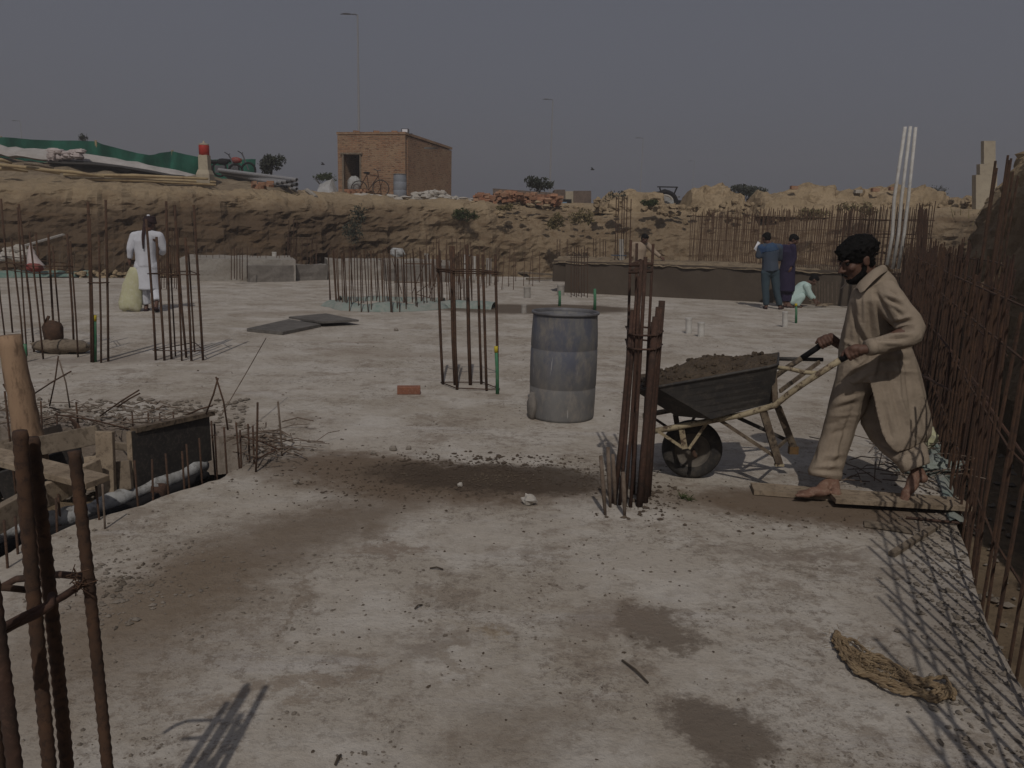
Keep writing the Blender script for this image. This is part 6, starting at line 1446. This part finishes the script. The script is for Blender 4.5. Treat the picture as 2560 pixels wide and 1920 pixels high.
# shalwar (trousers)
def loftLR(mb, secs, n=22, fold=0, seed=0):
    """sections: (xl, yl, xr, yr, half depth, Yc)"""
    fine = []
    for i in range(len(secs)-1):
        for k in range(4):
            s = k/4; fine.append([secs[i][q]+(secs[i+1][q]-secs[i][q])*s for q in range(6)])
    fine.append(list(secs[-1])); rings = []
    for si, (xl, yl, xr, yr, hd, Yc) in enumerate(fine):
        ring = []
        for k in range(n):
            a = 2*math.pi*k/n; ca, sa = math.cos(a), math.sin(a); px = (xl+xr)/2-(xr-xl)/2*ca; py = (yl+yr)/2-(yr-yl)/2*ca
            ring.append(D(px, py, Yc-hd*sa))
        rings.append(ring)
    mb.loft(rings)
def crease(o, lines, amp, wid):
    """pull long soft folds into a cloth: lines of (point a, point b, sign)"""
    me = o.data; org = wloc(o); nn = [v.normal.copy() for v in me.vertices]
    for v, q in zip(me.vertices, nn):
        if q.y > .25: continue
        wv = v.co+org; d_ = 0
        for a, b, s in lines:
            Yl = (a.y+b.y)/2; pv = CAM+(wv-CAM)*(Yl/wv.y); ab = b-a; u = max(0, min(1, (pv-a).dot(ab)/ab.length_squared)); r_ = (pv-(a+ab*u)).length
            if r_ < wid*3: d_ += s*math.exp(-(r_/wid)**2)*math.sin(math.pi*(.10+.80*u))
        v.co += q*d_*amp*min(1, .25-q.y+.35)
    me.update()
tro = MB()
loftLR(tro, [(2098,930,2235,940,.14,4.83),(2085,968,2195,968,.13,4.82),(2074,1008,2176,990,.12,4.81),(2061,1050,2158,1035,.11,4.82),(2052,1087,2140,1078,.10,4.82),(2036,1136,2120,1135,.09,4.79),(2018,1176,2108,1176,.085,4.76),(2022,1187,2103,1203,.078,4.75)])
loftLR(tro, [(2170,945,2285,950,.09,4.90),(2160,1000,2290,985,.09,4.90),(2150,1058,2296,1030,.09,4.88),(2174,1100,2304,1070,.09,4.83),(2207,1134,2314,1104,.085,4.73),(2240,1160,2322,1130,.082,4.61),(2254,1184,2326,1158,.074,4.58)])
to = smooth_part('shalwar', tro, 'kameez', W, .008, .0, it=4)
L3 = lambda x0, y0, x1, y1, s, Y=4.76: (D(x0, y0, Y), D(x1, y1, Y), s)
crease(to, [L3(2085,1012,2160,985,1),L3(2078,1024,2150,1006,-1.2),L3(2075,1040,2150,1035,1),L3(2060,1062,2120,1052,-1),L3(2150,1000,2118,1120,1),L3(2135,1010,2100,1120,-1.2),L3(2165,990,2138,1080,-1),L3(2110,1060,2080,1170,1),L3(2095,1060,2062,1165,-1),L3(2050,1100,2042,1150,1),
        L3(2026,1168,2104,1164,1),L3(2026,1174,2104,1178,-1),L3(2030,1182,2104,1190,1),L3(2060,1155,2106,1150,-1.2),L3(2056,1140,2112,1136,1),L3(2232,1150,2320,1120,1,4.6),L3(2240,1160,2322,1132,-1,4.6),L3(2180,1100,2240,1130,-1,4.62),L3(2250,1130,2262,1170,1,4.6),L3(2275,1120,2285,1165,-1,4.6),L3(2300,1110,2306,1155,1,4.6),L3(2172,1000,2150,1050,1.2),L3(2120,985,2168,975,1),L3(2095,992,2160,980,-1),L3(2088,1060,2130,1048,1),L3(2080,1085,2120,1072,-1),L3(2046,1120,2030,1160,-1),L3(2088,1120,2070,1180,1),L3(2104,1100,2096,1180,-.9)], .009, .014)
# kameez: torso, sleeves, split skirt
km = MB()
loftLR(km, [(2156,702,2216,672,.066,4.80),(2142,716,2238,696,.10,4.80),(2130,722,2254,728,.165,4.80),(2122,752,2260,755,.185,4.80),(2114,785,2264,790,.165,4.80),(2104,832,2276,840,.155,4.81),(2096,869,2284,878,.15,4.82),(2094,905,2294,905,.155,4.83),(2090,932,2302,930,.165,4.83),(2086,958,2308,955,.17,4.83)])
def sleeve(pts, rad, Ys):
    P_ = [D(x, y, Y) for (x, y), Y in zip(pts, Ys)]; km.path(P_, rad, 14)
sleeve([(2205,722),(2222,748),(2248,782),(2274,808),(2284,822),(2278,838),(2256,850),(2225,858),(2196,864),(2178,866)], [.080,.086,.080,.074,.068,.068,.062,.056,.050,.046], [4.70,4.64,4.58,4.54,4.52,4.50,4.49,4.48,4.475,4.47])
sleeve([(2178,724),(2192,760),(2220,812),(2222,834),(2180,852),(2125,864)], [.085,.085,.075,.07,.06,.047], [4.92,4.98,5.05,5.07,5.04,5.0])
# split skirt panels
def panelarc(secs, a0, a1, flip=False, th=.012, n=22):
    fine = []
    for i in range(len(secs)-1):
        for k in range(4): s = k/4; fine.append([secs[i][q]+(secs[i+1][q]-secs[i][q])*s for q in range(6)])
    fine.append(list(secs[-1])); out = []; inn = []
    for (xl, yl, xr, yr, hd, Yc) in fine:
        ro = []; ri = []
        for k in range(n+1):
            a = R(a0+(a1-a0)*k/n); sx_ = math.sin(a); cy = math.cos(a)
            def pt(sc, hd_):
                px = xl+(xr-xl)*sx_*sc if not flip else xr-(xr-xl)*sx_*sc; py = yl+(yr-yl)*sx_ if not flip else yr-(yr-yl)*sx_
                return D(px, py, Yc-hd_*cy)
            ro.append(pt(1, hd)); ri.append(pt(1-th*F_PX/4.8/max(20, abs(xr-xl)), hd-th))
        out.append(ro); inn.append(ri)
    nr, nc = len(out), n+1; vs = [p for r in out for p in r]+[p for r in inn for p in r]; K = nr*nc; fs = []
    for i in range(nr-1):
        for j in range(nc-1):
            a = i*nc+j; fs.append((a, a+1, a+nc+1, a+nc)); fs.append((a+K, a+nc+K, a+nc+1+K, a+1+K))
    for i in range(nr-1): a = i*nc; fs.append((a, a+nc, a+nc+K, a+K)); b = a+nc-1; fs.append((b, b+K, b+nc+K, b+nc))
    for j in range(nc-1): a = j; fs.append((a, a+K, a+1+K, a+1)); b = (nr-1)*nc+j; fs.append((b, b+1, b+1+K, b+K))
    km.add(vs, fs)
panelarc([(2172,945,2306,945,.175,4.83),(2178,970,2310,965,.18,4.82),(2186,1000,2316,995,.19,4.81),(2194,1040,2325,1030,.20,4.80),(2204,1080,2331,1062,.205,4.79),(2216,1106,2329,1088,.205,4.78),(2230,1124,2318,1104,.20,4.78),(2244,1131,2306,1114,.195,4.78)], 0, 180)
panelarc([(2088,945,2172,945,.17,4.84),(2080,975,2140,968,.165,4.86),(2072,1005,2115,990,.15,4.90),(2066,1034,2095,1012,.14,4.93)], 60, 175, flip=True)
ko = smooth_part('kameez', km, 'kameez', W, .0072, .003, 9, it=3)
SY = 4.50
crease(ko, [L3(2215,738,2255,752,1.3,4.56),L3(2222,724,2250,742,-1,4.6),L3(2190,735,2232,810,-1.4,4.58),L3(2180,740,2196,850,1,4.66),L3(2170,760,2182,870,-1,4.68),L3(2160,735,2163,860,.8,4.68),L3(2240,800,2276,792,1.4,SY),L3(2228,812,2278,800,-1.8,SY),L3(2234,822,2284,810,1.4,SY),L3(2224,830,2280,822,-1.4,SY),L3(2220,838,2278,836,1.2,4.46),L3(2205,846,2262,846,-1.3,4.45),L3(2196,856,2250,858,1.2,4.44),L3(2190,848,2216,842,-1,4.45),
        L3(2196,890,2180,950,.8,4.66),L3(2240,880,2250,1000,1,4.64),L3(2262,880,2280,1040,-1,4.62),L3(2285,900,2306,1040,1,4.62),L3(2205,960,2240,1110,.8,4.62),L3(2220,930,2262,1100,-.9,4.61),L3(2250,1000,2285,1100,1,4.6),L3(2300,1000,2316,1080,-1,4.62),L3(2120,790,2112,900,.8,4.7),L3(2135,780,2150,900,-.8,4.66),L3(2110,850,2160,880,.9,4.68),L3(2104,880,2150,912,-.9,4.68),L3(2200,905,2275,900,-.8,4.64),L3(2176,925,2290,930,.6,4.65),L3(2224,880,2282,870,-1.2,4.62),L3(2215,745,2262,768,-1.2),L3(2212,752,2258,778,.8),L3(2230,765,2262,800,-.8),L3(2188,870,2172,900,-1),L3(2150,840,2172,862,-1),L3(2142,790,2170,850,1),L3(2128,760,2140,830,-1),L3(2140,716,2150,800,.9),L3(2160,900,2120,930,1),L3(2170,915,2112,950,-1.1),L3(2180,930,2104,975,.8),L3(2210,1010,2232,1105,-1),L3(2296,960,2322,1070,.9),L3(2270,1060,2300,1105,-1),L3(2236,960,2262,1040,.8)], .0135, .0125)
# collar and cuff
cf = [D(2139, 722, 4.69), D(2145, 708, 4.685), D(2162, 692, 4.69), D(2188, 668, 4.71), D(2208, 662, 4.79)]
cf2 = [D(2148, 732, 4.63), D(2158, 734, 4.60), D(2178, 709, 4.605), D(2206, 684, 4.645), D(2223, 679, 4.79)]
col_ = MB().sheet([[a+Vector((0, .012, -.012)), a, a.lerp(b, .25)+Vector((0, -.016, .008)), a.lerp(b, .6)+Vector((0, -.016, .004)), b] for a, b in zip(cf, cf2)], (0, .007, .003)); co_ = build(col_, 'collar', MT['kameez'], ko, True); sm_ = co_.modifiers.new('s', 'SUBSURF'); sm_.levels = sm_.render_levels = 2
cfb = [Vector((p.x+.03, 2*4.80-p.y+.0, p.z)) for p in cf]; cfb2 = [Vector((p.x+.03, 2*4.80-p.y, p.z)) for p in cf2]
build(MB().sheet([[a, b] for a, b in zip(cfb, cfb2)], (0, -.006, 0)), 'collar', MT['kameez'], ko)
a, b = D(2186,866,4.472), D(2166,870,4.468); build(MB().path([a, a.lerp(b, .5), b], [.050, .051, .045], 16), 'cuff', MT['kameez'], ko, True)
a, b = D(2140,862,5.0), D(2118,866,5.0); build(MB().path([a, b], [.050, .046], 14), 'cuff', MT['kameez'], ko, True)
# ---------------------------------------------------------------- general figure for the people farther off
def figure(label, J, face, cloth_top, cloth_leg, hair=True, coat=None, sc=1.0, sandals=None, headgear=None, group=None, topr=1.0, legr=1.0, up=Vector((0,0,1)), vox=.016, handn=None, sleeve_to=1.0):
    c = (J['footL']+J['footR'])/2 if 'footL' in J else J['pelvis']
    t = thing('person', (J['pelvis'].x, J['pelvis'].y, min(J['footL'].z, J['footR'].z)), label, 'person', group)
    mb = MB(); P_, M_ = head(mb, J['head'], face, sc, up=up)
    nk = J['neck']; mb.path([P_(-.01, 0, -.03), P_(-.02, 0, -.08), nk], [.058*sc, .054*sc, .062*sc], 10)
    mb.path([nk, J['chest'], J['belly'], J['pelvis']], [.085*sc, .135*sc, .12*sc, .13*sc], 12)
    for s in 'LR':
        mb.cap(J['chest'].lerp(J['sh'+s], .4), J['sh'+s], .08*sc, .052*sc, 8); mb.cap(J['sh'+s], J['el'+s], .050*sc, .040*sc, 8); mb.cap(J['el'+s], J['wr'+s], .038*sc, .026*sc, 8)
        d = (J['wr'+s]-J['el'+s]).normalized(); hand(mb, J['wr'+s], d, (handn or Vector((-.3 if s == 'R' else .3, .5, 0))), sc, .45, 1 if s == 'L' else -1)
        mb.cap(J['pelvis'].lerp(J['hip'+s], .6), J['hip'+s], .11*sc, .09*sc, 8); mb.cap(J['hip'+s], J['kn'+s], .082*sc, .055*sc, 8); mb.cap(J['kn'+s], J['an'+s], .052*sc, .036*sc, 8)
        fd = J['toe'+s]-J['foot'+s]; foot(mb, J['foot'+s], J['toe'+s], J['an'+s], sc)
    b_ = smooth_part('body', mb, 'skin', t, .010, it=1)
    if hair:
        h_ = MB(); hairshape(h_, P_, M_, sc, 30, 3, big=1.04); smooth_part('hair', h_, hair if isinstance(hair, str) else 'hair', b_, .010, .003, 30, it=1)
    for q in (-1, 1): build(MB().ball(P_(.080, q*.031, .006), .011, 8, 5), 'eye', MT['black'], b_, True)
    tm = MB(); R_ = sc*topr
    tm.path([nk+Vector((0,0,.0)), nk.lerp(J['chest'], .35), J['chest'], J['belly'], J['pelvis']], [.075*R_, .13*R_, .168*R_, .155*R_, .168*R_], 14)
    for s in 'LR':
        tm.cap(nk.lerp(J['sh'+s], .3)-Vector((0,0,.04)), J['sh'+s], .075*R_, .070*R_, 9); tm.cap(J['sh'+s], J['el'+s], .074*R_, .062*R_, 9)
        e = J['el'+s].lerp(J['wr'+s], .92*sleeve_to); tm.path([J['el'+s], e], [.062*R_, .046*R_], 9); tm.ball(J['el'+s], .062*R_, 9, 6)
    if coat:   # list of (point, half width, half depth) continuing down
        rings = []
        for p, hw, hd in coat: rings.append([p+Vector((hw*math.cos(a), hd*math.sin(a), 0)) for a in [q*2*math.pi/18 for q in range(18)]])
        tm.loft(rings)
    smooth_part('kameez' if coat else 'shirt', tm, cloth_top, t, vox, .012, 7, (1,1,.5), it=2)
    lm = MB()
    for s in 'LR':
        lm.cap(J['pelvis'].lerp(J['hip'+s], .5), J['hip'+s], .125*sc*legr, .105*sc*legr, 9); lm.cap(J['hip'+s], J['kn'+s], .10*sc*legr, .078*sc*legr, 9)
        e = J['kn'+s].lerp(J['an'+s], .96); lm.path([J['kn'+s], J['kn'+s].lerp(e, .5), e], [.078*sc*legr, .072*sc*legr, .066*sc*legr], 9); lm.ball(J['kn'+s], .078*sc*legr, 9, 6)
    smooth_part('trousers', lm, cloth_leg, t, vox, .010, 8, (1,1,.6), it=2)
    if sandals:
        for s in 'LR':
            a, b2 = J['foot'+s], J['toe'+s]; d = (b2-a).normalized(); mb = MB(); mb.path([a-d*.01+Vector((0,0,.018)), a.lerp(b2, .5)+Vector((0,0,.016)), b2+d*.02+Vector((0,0,.012))], [.036, .046, .036], 10, flat=.75); build(mb, 'shoe', MT[sandals], t, True)
    return t, P_, M_
def J2(Y, **k):
    """joints from (x, y[, distance offset])"""
    return {n: D(v[0], v[1], Y+(v[2] if len(v) > 2 else 0)) for n, v in k.items()}
# man in white, seen from the back, stepping away with a sack
Y2 = G(385, 778).y
J = J2(Y2, head=(374,560,0), neck=(368,578), chest=(362,603), belly=(364,638), pelvis=(366,664), shL=(336,590), shR=(398,590), elL=(326,622,-.02), elR=(410,622,.06), wrL=(324,648,.0), wrR=(404,634,.24),
       hipL=(354,668,-.02), hipR=(378,668,.02), knL=(358,716,.0), knR=(386,716,.02), anL=(366,762,.02), anR=(392,754,-.12), footL=(364,776,-.06), footR=(391,768,-.2), toeL=(368,771,.2), toeR=(393,777,-.02))
for q in ('footL','toeL'): J[q].z = .0
J['footR'].z = .06; J['toeR'].z = 0; J['footR'].y = Y2-.25
wm, P_, M_ = figure('man in white kameez and turban walking away with a pale sack', J, Vector((.25, .95, -.15)), 'whitecloth', 'whitecloth', hair='darkcloth',
    coat=[(D(364,655,Y2), .18, .16), (D(366,690,Y2), .20, .17), (D(370,722,Y2), .22, .18)], sandals='darkcloth', topr=1.05, legr=1.25, vox=.013)
tur = MB(); rd = random.Random(2); 
for k in range(5): 
    a = R(20*k); pts = [P_(.105*math.cos(q)*(1-.06*k), .090*math.sin(q)*(1-.06*k), .045+.018*k+.018*math.sin(q+a)) for q in [i*2*math.pi/16 for i in range(17)]]; tur.path(pts, .022, 7)
tur.ball(P_(0, 0, .09), (.085, .075, .05), 12, 8); build(tur, 'turban', MT['darkcloth'], wm, True)
build(MB().path([P_(-.09, .02, .03), D(358,585,Y2-.15), D(357,600,Y2-.19), D(358,622,Y2-.19)], [.03, .03, .022, .012], 8, flat=.5), 'turban_tail', MT['darkcloth'], wm, True)
build(MB().ball(P_(-.04, 0, .14), (.03, .025, .02), 8, 6), 'cap_tip', MT['whitecloth'], wm, True)
sk = MB(); prof = [(333,668,7),(334,676,12),(333,690,17),(330,712,23),(327,735,26),(325,755,28),(326,768,27),(330,776,20)]
rings = []
for x, y, hw in prof: c = D(x, y, Y2-.12); r_ = hw/F_PX*Y2; rings.append([c+Vector((r_*math.cos(a)*(1+.08*math.sin(5*a+y)), r_*.55*math.sin(a), .02*math.sin(3*a)*(y > 760))) for a in [q*2*math.pi/24 for q in range(24)]])
sk.loft(rings); o = build(sk, 'sack', MT['sack'], smooth=True); tag(o, 'pale yellow woven sack hanging from the white clothed man\'s hand', 'sack')
# man in beige bending behind the brown wall
Y3 = 20.9
J = J2(Y3, head=(1612,597,-.1), neck=(1605,606), chest=(1600,622), belly=(1596,648), pelvis=(1594,664,.05), shL=(1584,612), shR=(1620,613,.05), elL=(1577,628), elR=(1634,628,0), wrL=(1578,645,-.1), wrR=(1652,643,-.1),
       hipL=(1586,668), hipR=(1602,668), knL=(1584,705), knR=(1604,705), anL=(1584,738), anR=(1604,738), footL=(1584,742,.0), footR=(1604,742,0), toeL=(1584,742,-.24), toeR=(1604,742,-.24))
figure('man in beige shirt bending over the brown wall, one arm reaching right', J, Vector((.6, -.6, -.4)), 'beigecloth', 'darkcloth', sandals='darkcloth', topr=1.02, sc=.98)
# man in blue shirt and jeans from the back
Y4 = G(1912, 772).y
J = J2(Y4, head=(1916,596,.02), neck=(1922,608), chest=(1925,630), belly=(1925,655), pelvis=(1926,677), shL=(1903,619), shR=(1948,619), elL=(1897,640,.02), elR=(1948,646,.10), wrL=(1899,624,.22), wrR=(1936,643,.26),
       hipL=(1914,682), hipR=(1937,682), knL=(1914,723), knR=(1941,723), anL=(1916,764), anR=(1949,764), footL=(1915,772,-.10), footR=(1949,773,-.08), toeL=(1911,767,.16), toeR=(1956,768,.14))
for q in ('footL','footR','toeL','toeR'): J[q].z = .0
bm_, P_, M_ = figure('man in blue shirt and jeans seen from behind, holding white paper', J, Vector((-.35, .9, -.3)), 'bluegrey', 'jeans', sandals='darkcloth', topr=1.08, legr=1.05)
tm = MB(); tm.path([J['neck'], J['neck'].lerp(J['chest'], .4), J['neck'].lerp(J['chest'], .9)], [.09, .165, .188], 14); 
for s in 'LR': tm.cap(J['sh'+s], J['sh'+s].lerp(J['el'+s], .7), .086, .072, 9)
smooth_part('blue_yoke', tm, 'bluecloth', bm_, .014, .006, 8)
pg = DL([(1885,622),(1896,603),(1901,607),(1893,629)], Y4+.12); pg = [q+Vector((0, .04*(i % 2), 0)) for i, q in enumerate(pg)]
o = build(MB().hexa(pg, [q+Vector((0, .004, 0)) for q in pg]), 'paper_sheet', MT['paper']); tag(o, 'white sheet of paper in the blue shirted man\'s hand', 'paper')
# man in dark purple
Y5 = Y4+.5
J = J2(Y5, head=(1984,600,.0), neck=(1975,612), chest=(1971,630), belly=(1970,655), pelvis=(1968,676), shL=(1958,619,.05), shR=(1982,618,-.1), elL=(1955,645,.1), elR=(1985,645,-.12), wrL=(1962,664,.1), wrR=(1978,668,-.15),
       hipL=(1962,680), hipR=(1974,680), knL=(1960,716), knR=(1972,716), anL=(1962,755), anR=(1970,755), footL=(1958,762,0), footR=(1966,763,-.08), toeL=(1975,761,-.03), toeR=(1984,762,-.1))
for q in ('footL','footR','toeL','toeR'): J[q].z = .0
figure('black haired man in dark purple kameez standing beside the blue shirted man', J, Vector((.75, -.35, -.45)), 'purple', 'purple', coat=[(D(1969,668,Y5), .17, .15), (D(1967,700,Y5), .185, .16), (D(1965,728,Y5), .19, .16)], sandals='darkcloth', topr=.98, legr=1.15)
# crouching man in pale aqua
Y6 = G(2000, 768).y
J = J2(Y6, head=(2034,700,-.05), neck=(2022,709), chest=(2008,722), belly=(1988,738), pelvis=(1979,748), shL=(2016,716,.16), shR=(2016,716,-.16), elL=(2026,736,.14), elR=(2024,736,-.16), wrL=(2042,753,.1), wrR=(2036,752,-.18),
       hipL=(1980,752,.10), hipR=(1980,752,-.10), knL=(2006,738,.16), knR=(2004,742,-.17), anL=(1990,762,.14), anR=(1990,763,-.14), footL=(1982,768,.14), footR=(1982,768,-.14), toeL=(2006,768,.14), toeR=(2006,768,-.14))
for q in ('footL','footR','toeL','toeR'): J[q].z = .0
figure('crouching man in pale aqua clothes working at the foot of the wall', J, Vector((.7, -.1, -.65)), 'aqua', 'aqua', topr=1.0, legr=1.1, sleeve_to=.7)
mb = MB(); rd = random.Random(1)
for k in range(16): c = G(2052+rd.uniform(-14, 14), 766+rd.uniform(-4, 4)); c.z = .04; mb.bar(c, c+Vector((rd.uniform(-.3, .3), rd.uniform(-.1, .1), rd.uniform(0, .06))), .04, .02)
tag(build(mb, 'wood_offcuts', MT['woodlight']), 'small wood offcuts in front of the crouching man\'s hands', 'offcuts')
# ================================================================ DUSTY AIR
hz = MB().box((0, 150, 14), (760, 360, 36)); 
hm_ = bpy.data.materials.new('haze'); hm_.use_nodes = True; t = hm_.node_tree; t.nodes.clear()
o_ = t.nodes.new('ShaderNodeOutputMaterial'); v_ = t.nodes.new('ShaderNodeVolumePrincipled'); v_.inputs['Color'].default_value = (.86, .84, .84, 1); v_.inputs['Density'].default_value = .0036; v_.inputs['Anisotropy'].default_value = .2
t.links.new(v_.outputs[0], o_.inputs['Volume'])
h_ = build(hz, 'haze', hm_); h_['kind'] = 'stuff'
